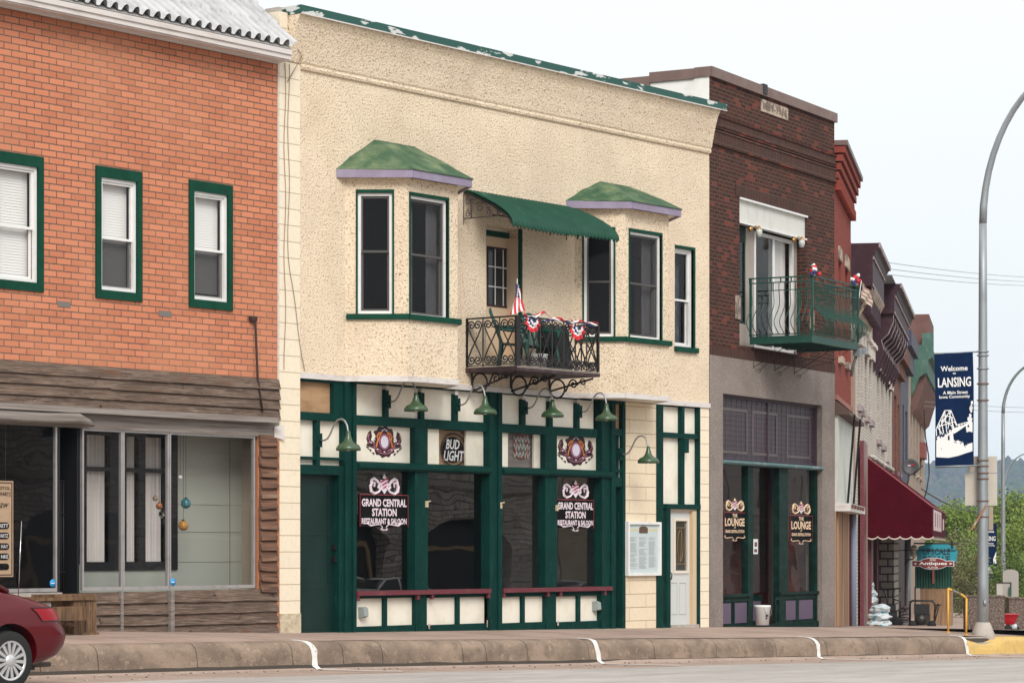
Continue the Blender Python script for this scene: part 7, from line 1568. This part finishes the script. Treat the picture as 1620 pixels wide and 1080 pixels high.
# yellow rail
Pr = camw(1500, 1000, 52.5); rr = Fr((Pr.x, Pr.y), AL-R(90)); sR = 52.5/FPX; T = Thing('handrail', 'yellow painted pipe handrail stepping down beside the corner', 'handrail', rr, 0, 0, Pr.z)
m = MB(rr); zz = Pr.z; ztl, ztr = z_at(930, 52.5), z_at(946, 52.5); m.tube([(0, 0, zz), (0, 0, ztl)], .02, 8); m.tube([(0, 0, ztl), (5*sR, 0, ztl-.03), (22*sR, 0, z_at(940, 52.5)), (29*sR, 0, ztr)], .02, 8); m.tube([(29*sR, 0, ztr), (28.5*sR, 0, z_at(1004, 52.5))], .02, 8); T.part('rail', m, YRAIL)
m = MB(rr); m.tube([(6*sR, 0, ztl-.035), (20*sR, 0, z_at(939, 52.5))], .0215, 8); T.part('worn_grip', m, M('bare_rail', (.22, .17, .14), .6))
for x, z0_ in ((0, zz), (28.5*sR, z_at(1004, 52.5))): m = MB(rr); m.lathe([(.045, 0), (.045, .015), (.02, .02), (0, .02)], (x, 0, z0_), 12); T.part('foot', m, YRAIL)
# planters
def planter(pl, pr, pt_, pb, Z, label):
    P = camw((pl+pr)/2, pb, Z); f = Fr((P.x, P.y), AL-R(90)-R(6)); s_ = Z/FPX; w_ = (pr-pl)*s_/2; T = Thing('planter', label, 'planter', f, 0, 0, P.z, group='exposed aggregate planters at the corner')
    h = (pb-pt_)*s_; m = MB(f); m.ring(-w_, w_, P.z, P.z+h, .0, 0, .001) if False else None
    for a, b, c, d in ((-w_, w_, -.06, 0), (-w_, w_, -2*w_, -2*w_+.06), (-w_, -w_+.06, -2*w_+.06, -.06), (w_-.06, w_, -2*w_+.06, -.06)): m.box(a, b, c, d, P.z-.22, P.z+h)
    T.part('box', m, AGG); m = MB(f); m.box(-w_+.06, w_-.06, -2*w_+.06, -.06, P.z+.05, P.z+h-.08); T.part('soil', m, M('soil', (.04, .03, .02), 1))
    m = MB(f)
    for a, b, c, d in ((-w_-.02, w_+.02, -.08, .02), (-w_-.02, w_+.02, -2*w_-.02, -2*w_+.08), (-w_-.02, -w_+.08, -2*w_+.08, -.08), (w_-.08, w_+.02, -2*w_+.08, -.08)): m.box(a, b, c, d, P.z+h, P.z+h+.03)
    T.part('rim', m, AGG)
planter(1528, 1589, 944, 999, 55.5, 'square pebble aggregate planter right behind the near lamp pole')
planter(1597, 1665, 947, 1002, 59, 'darker pebble aggregate planter cut off by the right edge')
# bin-shaped grey board behind
Pg = camw(1599, 944, 64); gf = Fr((Pg.x, Pg.y), AL-R(90)); sg = 64/FPX; T = Thing('rounded_sign', 'grey round topped board on a post above the far planter', 'sign', gf, 0, 0, Pg.z)
m = MB(gf); zb_ = Pg.z; W_ = 12.5*sg; H_ = 44*sg; m.prism([(-W_, zb_), (W_, zb_), (W_, zb_+H_*.85)]+[(W_*math.cos(q)*1.0, zb_+H_*.85+H_*.15*math.sin(q)) for q in frange(.4, 2.7, 8)]+[(-W_, zb_+H_*.85)], -.03, 0); T.part('board', m, M('grey_board', (.33, .31, .28), .7))
m = MB(gf); m.box(-24*sg, 1*sg, .0, .012, zb_+22*sg, zb_+23.5*sg); m.box(-24*sg, -22.5*sg, 0, .012, zb_+2*sg, zb_+22*sg); m.box(-1*sg, 1*sg, 0, .012, zb_+2*sg, zb_+22*sg); T.part('dark_frame', m, IRON)
m = MB(gf); m.box(-24*sg, -.5*sg, -.03, -.005, zb_, zb_+22*sg); T.part('lower_board', m, M('pale_grey_board', (.42, .40, .36), .7))
m = MB(gf); m.box(-5*sg, .5*sg, .014, .05, zb_-58*sg, zb_+2*sg); T.part('post', m, M('pale_post', (.40, .37, .32), .7)); m = MB(gf); m.box(-4*sg, -.5*sg, .05, .06, zb_, zb_+16*sg); T.part('green_tag', m, CORG)
# red cart
Pd = camw(1598, 1003, 57); df = Fr((Pd.x, Pd.y), AL-R(90)); s_ = 57/FPX; T = Thing('spreader', 'small red hopper spreader with dark wheels by the far planter', 'spreader', df, 0, 0, Pd.z); z_ = Pd.z
m = MB(df); m.hexa([(-6*s_, -.22, z_+16*s_), (7*s_, -.22, z_+16*s_), (7*s_, .0, z_+16*s_), (-6*s_, 0, z_+16*s_), (-12*s_, -.34, z_+32*s_), (12*s_, -.34, z_+32*s_), (12*s_, .1, z_+32*s_), (-12*s_, .1, z_+32*s_)]); T.part('hopper', m, REDP)
m = MB(df); m.box(-12.5*s_, 12.5*s_, -.36, .12, z_+31*s_, z_+32.5*s_); T.part('rim', m, REDP)
m = MB(df); m.tube([(-2*s_, .05, z_+16*s_), (-8*s_, .05, z_+5*s_), (2*s_, .05, z_+3*s_)], .02, 5); m.tube([(-10*s_, -.3, z_+8*s_), (-12*s_, -.4, z_+42*s_), (-4*s_, -.4, z_+43*s_)], .014, 5); T.part('frame', m, IRON)
for x in (-5, 7): m = MB(df); m.lathe([(0, -.03), (.09, -.03), (.1, 0), (.09, .03), (0, .03)], (x*s_, .07, z_+.1), 18, 'y'); T.part('wheel', m, RUBBER)
m = MB(df); m.blob((6*s_, .08, z_+12*s_), 5*s_, 2, .2); T.part('white_bag', m, BAGW)
# power lines
WIREM = M('wire_grey', (.22, .22, .24), .6)
def wire(p, q, name_label, sag=.3, r=.012):
    m = MB(); A, B = camw(*p), camw(*q); m.tube([tuple(A.lerp(B, t)-Vector((0, 0, sag*4*t*(1-t)))) for t in frange(0, 1, 14)], r, 4, world=True); return m
W_ = [((1395, 414, 74), (1720, 438, 150)), ((1395, 424, 74), (1720, 444, 150)), ((1395, 433, 74), (1720, 449, 150))]
for (p, q), lb in zip(W_, ('topmost', 'middle', 'lowest')):
    m = wire(p, q, '', .2, .009); single('power_line', 'thin grey overhead wire, %s of the three crossing the sky at right' % lb, 'wire', m, WIREM, F0, 40, -10, 8, group='overhead wires')
for (p, q), lb in zip([((1462, 635, 100), (1720, 642, 150)), ((1462, 642, 100), (1720, 650, 150))], ('upper', 'lower')):
    m = wire(p, q, '', .15, .010); single('power_line', 'thin overhead wire behind the banner, %s of the low pair' % lb, 'wire', m, WIREM, F0, 60, -10, 8, group='low overhead wires')
m = MB(); m.tube([tuple(camw(*p)) for p in ((1462, 648, 100), (1464, 690, 100), (1469, 720, 100), (1470, 750, 100), (1466, 775, 100), (1460, 795, 100))], .025, 5, world=True); single('hanging_cable', 'dark cable drooping down the end of the tan stone building', 'cable', m, IRON, F0, 60, -10, 5)
m = wire((1458, 773, 100), (1570, 806, 160), '', .4, .03); single('power_line', 'dark sagging wire crossing in front of the hillside', 'wire', m, IRON, F0, 60, -10, 4)

# ================================================================ the opposite side of the street (seen only as reflections)
OF = Fr((80, -27.5), math.pi)
def opp_block(name, label, u0, u1, h, mt, arches, holes):
    u0, u1 = 80-u1, 80-u0; arches = [(80-b, 80-a, z_) for a, b, z_ in arches]; holes = [(80-b, 80-a, c, d) for a, b, c, d in holes]
    T = Thing(name, label, 'building', OF, (u0+u1)/2, 0, -1.5); m = MB(OF)
    hs = list(holes); m.wall(u0, u1, -2, h, 0, hs+[(a, b, -2, z_) for a, b, z_ in arches], .5)
    m.quad((u0, 0, -2), (u0, -12, -2), (u0, -12, h), (u0, 0, h)); m.quad((u1, 0, -2), (u1, -12, -2), (u1, -12, h), (u1, 0, h)); m.quad((u0, -12, -2), (u1, -12, -2), (u1, -12, h), (u0, -12, h)); m.quad((u0, 0, h), (u1, 0, h), (u1, -12, h), (u0, -12, h)); T.part('walls', m, mt)
    m = MB(OF); m.box(u0, u1, 0, .3, h-.5, h); m.box(u0, u1, -.0, .12, 3.2, 3.4); T.part('cornice', m, CONCL)
    for a, b, z_ in arches:
        m = MB(OF); c_ = (a+b)/2; r_ = (b-a)/2
        for i in range(14):
            q0, q1 = math.pi*i/14, math.pi*(i+1)/14
            for sg in (1,): m.add([(c_-r_*math.cos(q0), .01, z_-r_*.42+r_*.42*math.sin(q0)), (c_-r_*math.cos(q1), .01, z_-r_*.42+r_*.42*math.sin(q1)), (c_-r_*math.cos(q1), .01, z_+.01), (c_-r_*math.cos(q0), .01, z_+.01)], [(0, 1, 2, 3)])
        T.part('arch', m, mt); m = MB(OF); m.box(a, b, -.6, -.5, -2.4, z_); m.box(a+.6, b-.6, -.5, -.45, -.2, z_-1.0); T.part('dark_window', m, M('opposite_window', (.02, .02, .022), .4))
        m = MB(OF); m.ring(a+.5, b-.5, -.3, z_-.9, .12, -.45, -.38); T.part('window_frame', m, M('tan_window_frame', (.4, .28, .15), .6))
    for i, (a, b, c, d) in enumerate(holes):
        m = MB(OF); m.quad((a, -.4, c), (b, -.4, c), (b, -.4, d), (a, -.4, d)); T.part('pane', m, M('opposite_window', (.02, .02, .022), .3)); m = MB(OF); m.ring(a, b, c, d, .08, -.38, -.3); m.box(a, b, -.38, -.3, (c+d)/2-.04, (c+d)/2+.04); T.part('window_frame', m, WHITE)
    return T
OF2 = [(19.2+5*i, 23.4+5*i, 2.5) for i in range(0)]
opp_block('stone_building', 'rough stone building with arched openings, seen only as a reflection in the shop glass', 18, 43.6, 6.6, STB, [(19.2, 23.6, 2.4), (24.4, 28.8, 2.5), (30.0, 34.6, 2.3), (35.8, 40.8, 2.2)], [(20+3.9*i, 21.4+3.9*i, 4.1, 5.9) for i in range(6)])
SID = M('tan_clapboard', (.42, .34, .24), .8)
T = opp_block('clapboard_building', 'tan clapboard building across the street, seen only as a reflection', 43.8, 62, 6.2, SID, [], [(45.5, 47.3, -.2, 1.9), (50, 51.8, -.2, 1.9), (46+3, 50.2, 3.8, 5.4), (55, 58, -.6, 2)])
m = MB(OF)
for k_ in range(36): m.box(18, 36.2, .0, .025, -1.6+.22*k_, -1.6+.22*k_+.05) if True else None
T.part('clapboards', m, SID)

opp_block('reflection_block', 'long grey block added across the street to darken reflections in the lounge glass', 62.4, 158, 8.5, M('grey_plaster', (.34, .32, .30), .9, mot=[(.6, (.26, .24, .22), .45, .7)]), [(66+11*i, 71+11*i, 1.9) for i in range(8)], [(64+5*i, 65.6+5*i, 3.9, 6) for i in range(18)])  # unseen block added so the lounge panes mirror a wall, not sky

# ================================================================ cars
def make_car(label, paint, origin, ang, group=None):
    """x forward from the rear axle, y left, z up; rear axle at the origin"""
    f = Fr((origin[0], origin[1]), ang); z0 = origin[2]
    T = Thing('parked_car', label, 'car', f, 0, 0, z0, group)
    WB = 2.7; rW = .33
    # outline slices: z, rear x, front x, half width, corner radius
    SL = [(.24, -.55, 3.35, .72, .25), (.30, -.72, 3.45, .82, .3), (.37, -.90, 3.55, .865, .34), (.47, -.985, 3.62, .89, .36), (.57, -1.02, 3.64, .905, .38), (.66, -.99, 3.62, .905, .38), (.735, -.93, 3.58, .895, .37), (.76, -.915, 3.55, .89, .36), (.84, -.89, 3.40, .875, .36), (.90, -.84, 3.15, .855, .36), (.94, -.77, 2.9, .83, .36), (.985, -.60, 2.55, .80, .34), (1.03, -.42, 2.2, .775, .3), (1.075, -.22, 1.95, .75, .3), (1.10, -.10, 1.85, .73, .3)]
    NP = 64
    def outline(xr, xf, hw, rc):
        pts = []; rc2 = min(rc, hw*.95)
        segs = [(xf-rc2*1.6, hw-rc2, 0, 90, rc2*1.6, rc2), (xr+rc2, hw-rc2, 90, 180, rc2, rc2), (xr+rc2, -hw+rc2, 180, 270, rc2, rc2), (xf-rc2*1.6, -hw+rc2, 270, 360, rc2*1.6, rc2)]
        for cx_, cy_, a0, a1, rx, ry in segs:
            for i in range(10): q = R(a0+(a1-a0)*i/9); pts.append((cx_+rx*math.cos(q), cy_+ry*math.sin(q)))
            # straight runs are subdivided below
        out = []
        for i in range(len(pts)):
            a, b = pts[i], pts[(i+1) % len(pts)]; d_ = math.hypot(b[0]-a[0], b[1]-a[1]); k_ = 14 if i % 10 == 9 and i in (9, 29) else (5 if i % 10 == 9 else 1)
            for j in range(k_): out.append((a[0]+(b[0]-a[0])*j/k_, a[1]+(b[1]-a[1])*j/k_))
        return out
    body = MB(f); body.sm = True; rings = [[(x, -y, z0+s_[0]) for x, y in outline(*s_[1:])] for s_ in SL]; n = len(rings[0])
    def crown(rg, h):
        cx_ = sum(p[0] for p in rg)/len(rg); return [(cx_+(p[0]-cx_)*.5, p[1]*.5, p[2]+h) for p in rg]
    rings.append(crown(rings[-1], .035))
    vs = [p for rg in rings for p in rg]; fs = [(i*n+j, i*n+(j+1) % n, (i+1)*n+(j+1) % n, (i+1)*n+j) for i in range(len(rings)-1) for j in range(n)]+[tuple(range(n-1, -1, -1)), tuple(range((len(rings)-1)*n, len(rings)*n))]
    body.add(vs, fs); bo = T.part('body', body, paint)
    for xw in (0, WB):
        cu = MB(f); cu.lathe([(0, -1.2), (.405, -1.2), (.405, 1.2), (0, 1.2)], (xw, 0, z0+rW+.005), 48, 'y'); co = mkobj('cut', cu, paint, T.Mi); co.matrix_world = T.M
        md = bo.modifiers.new('b', 'BOOLEAN'); md.object = co; md.operation = 'DIFFERENCE'; md.solver = 'EXACT'
        bpy.context.view_layer.update(); dg = bpy.context.evaluated_depsgraph_get(); me = bpy.data.meshes.new_from_object(bo.evaluated_get(dg)); bo.modifiers.clear(); bo.data = me; bpy.data.objects.remove(co)
    me = bo.data
    for p in me.polygons: p.use_smooth = True
    try: me.set_sharp_from_angle(angle=R(32))
    except Exception: pass
    m = MB(f); m.box(-.6, 3.3, -.62, .62, z0+.2, z0+.75); T.part('underbody', m, BLACK)
    for xw in (0, WB):
        for sy in (-1, 1):
            y = sy*.80; c = (xw, y, z0+rW); m = MB(f); m.lathe([(.22, -.10), (.30, -.105), (.325, -.08), (rW, -.04), (rW, .04), (.325, .08), (.30, .105), (.22, .10)], c, 48, 'y', False); wh = T.part('wheel', m, RUBBER)
            m = MB(f); yo = sy*.088; m.lathe([(0, yo*.9), (.22, yo*.9), (.222, yo*.5)], c, 40, 'y', False); T.part('wheel_backing', m, M('dark_wheel', (.05, .05, .052), .6), wh)
            m = MB(f); m.lathe([(.195, yo), (.20, yo*1.1), (.232, yo*1.14), (.24, yo*1.0), (.228, yo*.6)], c, 48, 'y', False); m.lathe([(0, yo*1.32), (.035, yo*1.3), (.06, yo*1.18), (.075, yo*.98)], c, 30, 'y', False)
            for k_ in range(14):
                q = 2*math.pi*k_/14+.1; d1_, d2_ = .11, .065
                A = [(r_*math.cos(q+dd), r_*math.sin(q+dd)) for r_, dd in ((.065, -.22), (.065, .22), (.2, .10), (.2, -.10))]
                m.add([(xw+a, y+yo*(1.06 if i < 2 else 1.08), z0+rW+b) for i, (a, b) in enumerate(A)]+[(xw+a, y+yo*.9, z0+rW+b) for a, b in A], [(0, 1, 2, 3), (0, 1, 5, 4), (1, 2, 6, 5), (2, 3, 7, 6), (3, 0, 4, 7)])
            T.part('hubcap', m, HUB, wh)
    # greenhouse
    GS = [(1.06, -.12, 1.95, .74, .3), (1.16, .12, 1.62, .71, .3), (1.28, .42, 1.25, .66, .3), (1.375, .72, .98+.9*.0+.1, .60, .28)]
    GS = [(1.07, -.15, 1.98, .74, .28), (1.18, .05, 1.72, .705, .28), (1.29, .28, 1.45, .655, .28), (1.385, .55, 1.18, .60, .26)]
    m = MB(f); m.sm = True; rg = [[(x, -y, z0+s_[0]) for x, y in outline(*s_[1:])] for s_ in GS]; m.add([p for r_ in rg for p in r_], [(i*n+j, i*n+(j+1) % n, (i+1)*n+(j+1) % n, (i+1)*n+j) for i in range(3) for j in range(n)]); T.part('windows', m, M('dark_car_glass', (.012, .014, .016), .05))
    m = MB(f); m.sm = True; top = [[(x, -y, z0+1.378) for x, y in outline(.52, 1.21, .61, .26)], [(x, -y, z0+1.41) for x, y in outline(.58, 1.15, .54, .26)], [(x, -y, z0+1.425) for x, y in outline(.7, 1.0, .35, .2)]]
    m.add([p for r_ in top for p in r_], [(i*n+j, i*n+(j+1) % n, (i+1)*n+(j+1) % n, (i+1)*n+j) for i in range(2) for j in range(n)]+[tuple(range(2*n, 3*n))]); T.part('roof', m, paint)
    for sy in (-1, 1):
        for p_ in (((-.12, .70, 1.08), (.28, .63, 1.29), (.55, .56, 1.39)), ((.8, .735, 1.07), (.82, .60, 1.385)), ((1.93, .70, 1.08), (1.45, .62, 1.29), (1.18, .56, 1.39))):
            m = MB(f); m.tube([(x, sy*y, z0+z_) for x, y, z_ in p_], .035, 8); T.part('pillar', m, paint)
        # wrap round tail lamp
        m = MB(f); m.sm = True; V2 = []; k_ = 12; rc = .36
        for z_, xr, hw in ((.755, -.915, .89), (.80, -.904, .882), (.85, -.884, .872), (.885, -.855, .86), (.90, -.84, .855)):
            fw_ = .10+.35*(z_-.755)
            for j in range(k_):
                if j < 3: x, y = xr+rc+fw_*(1-j/3), hw
                else: q = R(90+62*(j-3)/(k_-4)); x, y = xr+rc+rc*math.cos(q), hw-rc+rc*math.sin(q)
                V2.append((x-.006, (y+.008)*sy, z0+z_))
        m.add(V2, [(i*k_+j, i*k_+j+1, (i+1)*k_+j+1, (i+1)*k_+j) for i in range(4) for j in range(k_-1)]); T.part('tail_lamp', m, TAIL)
        m = MB(f); m.tube([(p[0], p[1], p[2]+.003) for p in V2[4*k_:5*k_]], .007, 4); m.tube([V2[i*k_] for i in range(5)], .007, 4); m.tube(V2[0:k_], .005, 4); T.part('lamp_seal', m, BLACK)
        m = MB(f); m.sm = True; m.add([(3.25+.1*i, sy*(.78-.05*i), z0+z_) for i in range(4) for z_ in (.62, .74)], [(2*i, 2*i+2, 2*i+3, 2*i+1) for i in range(3)]); T.part('headlamp', m, M('headlamp_lens', (.6, .6, .6), .1))
    m = MB(f); m.box(-1.03, -.98, -.25, .25, z0+.60, z0+.72); T.part('number_plate', m, WHITE)
    m = MB(f); m.tube([(-.93, -.5, z0+.25), (-.72, -.5, z0+.25), (-.5, -.5, z0+.25)], .03, 8); T.part('exhaust', m, M('rusty_exhaust', (.07, .05, .04), .7))
    return T, f, z0
Zc = 30.0; pc = camw(8, 1044, Zc)
cz = pc.z-.33
car, cf, cz0 = make_car('dark red sedan with chrome antenna parked at the kerb on the left edge', CARRED, (pc.x, pc.y+.80, cz), R(180))
# antenna on the near rear wing
A0 = (-.33, .76, 0)
u_ = cf.u(48, .8); m = MB(cf); m.lathe([(.022, -.02), (.016, .03), (0, .035)], (-.37, -.60, cz0+.99), 10); m.tube([(-.37, -.60, cz0+.99), (-.42, -.60, cz0+1.87)], [.0055, .003], 6); car.part('antenna', m, CHROME)
c2 = make_car('white sedan parked across the street, seen only as a reflection', CARWH, (26.5, -21.5, road(26, 21)), 0)
c3 = make_car('silver sedan parked across the street, seen only as a reflection', M('silver_car_paint', (.4, .42, .43), .3, .4), (35.5, -21.5, road(35, 21)), 0)

# ================================================================ trees, hill, haze
LEAFC = [M('spring_leaf_green', (.20, .28, .055), .7, mot=[(.8, (.12, .18, .035), .4, .6), (.35, (.27, .32, .08), .5, .7)], spec=.2), M('olive_leaf_green', (.19, .21, .075), .7, mot=[(.7, (.12, .135, .055), .4, .6), (.3, (.24, .22, .11), .5, .7)], spec=.2), M('deep_leaf_green', (.10, .17, .04), .7, mot=[(.7, (.15, .23, .05), .45, .65)], spec=.2)]
BARK = M('grey_brown_bark', (.14, .11, .085), .9)
def tree_meshes(seed, h, w_, dens=1.0, base_z=.12):
    r_ = random.Random(seed); f = Fr((0, 0), 0); tr = MB(f); lf = MB(f); tips = []
    tr.tube([(0, 0, -.5), (.1, 0, h*.2), (-.1, .1, h*.45), (.05, 0, h*.75)], [.22, .17, .12, .05], 7)
    for i in range(34):
        q = r_.uniform(0, 6.28); t = r_.uniform(.12, .98); k_ = math.sin(math.pi*min(1, (t*.85+.15)))**.6; L_ = w_*.5*k_*r_.uniform(.55, 1.1)
        b0 = (0, 0, h*t*.8); b1 = (L_*.5*math.cos(q), L_*.5*math.sin(q), h*(t*.8+.08)); b2 = (L_*math.cos(q+.2), L_*math.sin(q+.2), h*min(1, t*.8+.20)); tr.tube([b0, b1, b2], [.06, .035, .012], 4)
        for (c, rr) in ((b2, 1), (b1, .8)): tips.append((Vector(c), rr*w_*.13*r_.uniform(.7, 1.3)))
        for k2 in range(2): q2 = q+r_.uniform(-.6, .6); e_ = (b1[0]+L_*.35*math.cos(q2), b1[1]+L_*.35*math.sin(q2), b1[2]+h*r_.uniform(0, .1)); tr.tube([b1, e_], [.02, .008], 3); tips.append((Vector(e_), w_*.11*r_.uniform(.6, 1.2)))
    for c, rr in tips:
        for k_ in range(int(46*dens)):
            d = Vector((r_.gauss(0, 1), r_.gauss(0, 1), r_.gauss(0, .8)))*rr*.55; p = c+d; s_ = r_.uniform(.05, .13); n_ = Vector((r_.gauss(0, 1), r_.gauss(0, 1), r_.gauss(.6, 1))).normalized(); a = n_.orthogonal().normalized()*s_; b = n_.cross(a)
            lf.add([tuple(p+a), tuple(p+b*.7), tuple(p-a), tuple(p-b*.7)], [(0, 1, 2, 3)], True)
    return tr, lf
protos = []
TR_G = 'spring trees beyond the corner'
spots = [(1466, 812, 150, 0), (1482, 798, 165, 1), (1500, 792, 150, 0), (1520, 788, 175, 1), (1541, 790, 160, 0), (1560, 792, 150, 1), (1581, 786, 170, 0), (1600, 776, 140, 0), (1622, 778, 150, 2), (1490, 838, 125, 1), (1512, 850, 118, 1), (1536, 842, 128, 1), (1567, 838, 120, 2), (1592, 830, 112, 0), (1615, 822, 118, 0), (1640, 790, 130, 0), (1660, 800, 150, 1), (1475, 850, 130, 2), (1550, 868, 100, 1), (1605, 870, 95, 2)]
kinds = {}
for i, (px, py, Z, k_) in enumerate(spots):
    top = camw(px, py, Z); gzz = road(min(220, top.x), 4)-.2; H_ = top.z-gzz
    if k_ not in kinds:
        tr, lf = tree_meshes(11+k_, 8.0, (5.0, 5.4, 5.6)[k_], (1., .6, 1.1)[k_])
        T = Thing('tree', 'x', 'tree', Fr((0, 0), 0), 0, 0, 0, TR_G); cr = T.part('crown', lf, LEAFC[k_]); tk = T.part('trunk', tr, BARK); kinds[k_] = T.o; o = T.o
    else: o = copy_tree(kinds[k_])
    o.matrix_world = Matrix.Translation((top.x, top.y, gzz)) @ Matrix.Rotation(i*1.7, 4, 'Z') @ Matrix.Scale(H_/8.0, 4)
    o['label'] = ('yellow green spring tree in the mass of trees behind the lamp pole', 'thin olive tree with bare branches among the trees behind the signs', 'darker green bushy tree among the trees behind the planters')[k_]; o['group'] = ('yellow green spring trees', 'thin olive trees', 'darker green trees')[k_]
# hill
hb = MB(); na, nr = 60, 14; HZ0, HZ1 = 2100, 2900
def ridge(px): return lerp([(1200, 750), (1440, 752), (1465, 738), (1485, 735), (1510, 741), (1540, 748), (1565, 742), (1590, 733), (1605, 731), (1625, 736), (1700, 742), (1900, 752)], px)
vs = []
for i in range(na+1):
    px = 1150+i*(1950-1150)/na
    for j in range(nr+1):
        t = j/nr; Z = HZ0+(HZ1-HZ0)*t; zt_ = EYE+(HORZ-ridge(px))*2500/FPX-10
        z_ = -4+(zt_+4)*math.sin(min(1, t*2)*math.pi/2)+2.5*noise.noise(Vector((px*.02, t*4, 0))); p = camw(px, HORZ, Z); vs.append((p.x, -p.y, z_))
hb.sm = True; hb.add(vs, [(i*(nr+1)+j, (i+1)*(nr+1)+j, (i+1)*(nr+1)+j+1, i*(nr+1)+j+1) for i in range(na) for j in range(nr)])
struct('hill', hb, M('hill_ground', (.13, .125, .08), .95, mot=[(.02, (.24, .22, .19), .55, .65)]))
fo = MB(); r_ = random.Random(12)
for i in range(2600):
    px = r_.uniform(1380, 1700); t = r_.uniform(0, .62); Z = HZ0+(HZ1-HZ0)*t; zt_ = EYE+(HORZ-ridge(px))*2500/FPX-10
    z_ = -4+(zt_+4)*math.sin(min(1, t*2)*math.pi/2)+2.5*noise.noise(Vector((px*.02, t*4, 0))); p = camw(px, HORZ, Z); s_ = r_.uniform(3.2, 7.4)
    if noise.noise(Vector((px*.03, t*6, 5))) > .42: continue
    fo.m = r_.choice((0, 0, 0, 1, 1, 2)); fo.blob((p.x, -p.y, z_+s_*.6), s_, 1 if i % 3 else 2, .35, (1, 1, r_.uniform(.8, 1.4)), seed=i % 50)
struct('far_forest', fo, [M('far_wood_hazed_green', (.034, .046, .050), .9), M('far_wood_green', (.042, .062, .044), .9), M('far_wood_hazed_brown', (.06, .058, .062), .9)], kind='stuff', label='hazy wooded hillside of mixed grey green trees')  # tree colours shifted towards blue to add to the distance haze
hz = bpy.data.materials.new('haze_air'); hz.use_nodes = True; t_ = hz.node_tree; t_.nodes.clear(); o_ = t_.nodes.new('ShaderNodeOutputMaterial'); v_ = t_.nodes.new('ShaderNodeVolumePrincipled')
v_.inputs['Density'].default_value = .00013; v_.inputs['Color'].default_value = (.58, .76, 1, 1); t_.links.new(v_.outputs[0], o_.inputs['Volume'])
m = MB(); m.box(-420, 3600, -1600, 3400, -13, 110)
# the box must hold the whole ground sheet
h_ = single('haze', 'thin pale haze in the air over the whole street', None, m, hz, F0, 0, 0, 0, kind='stuff')
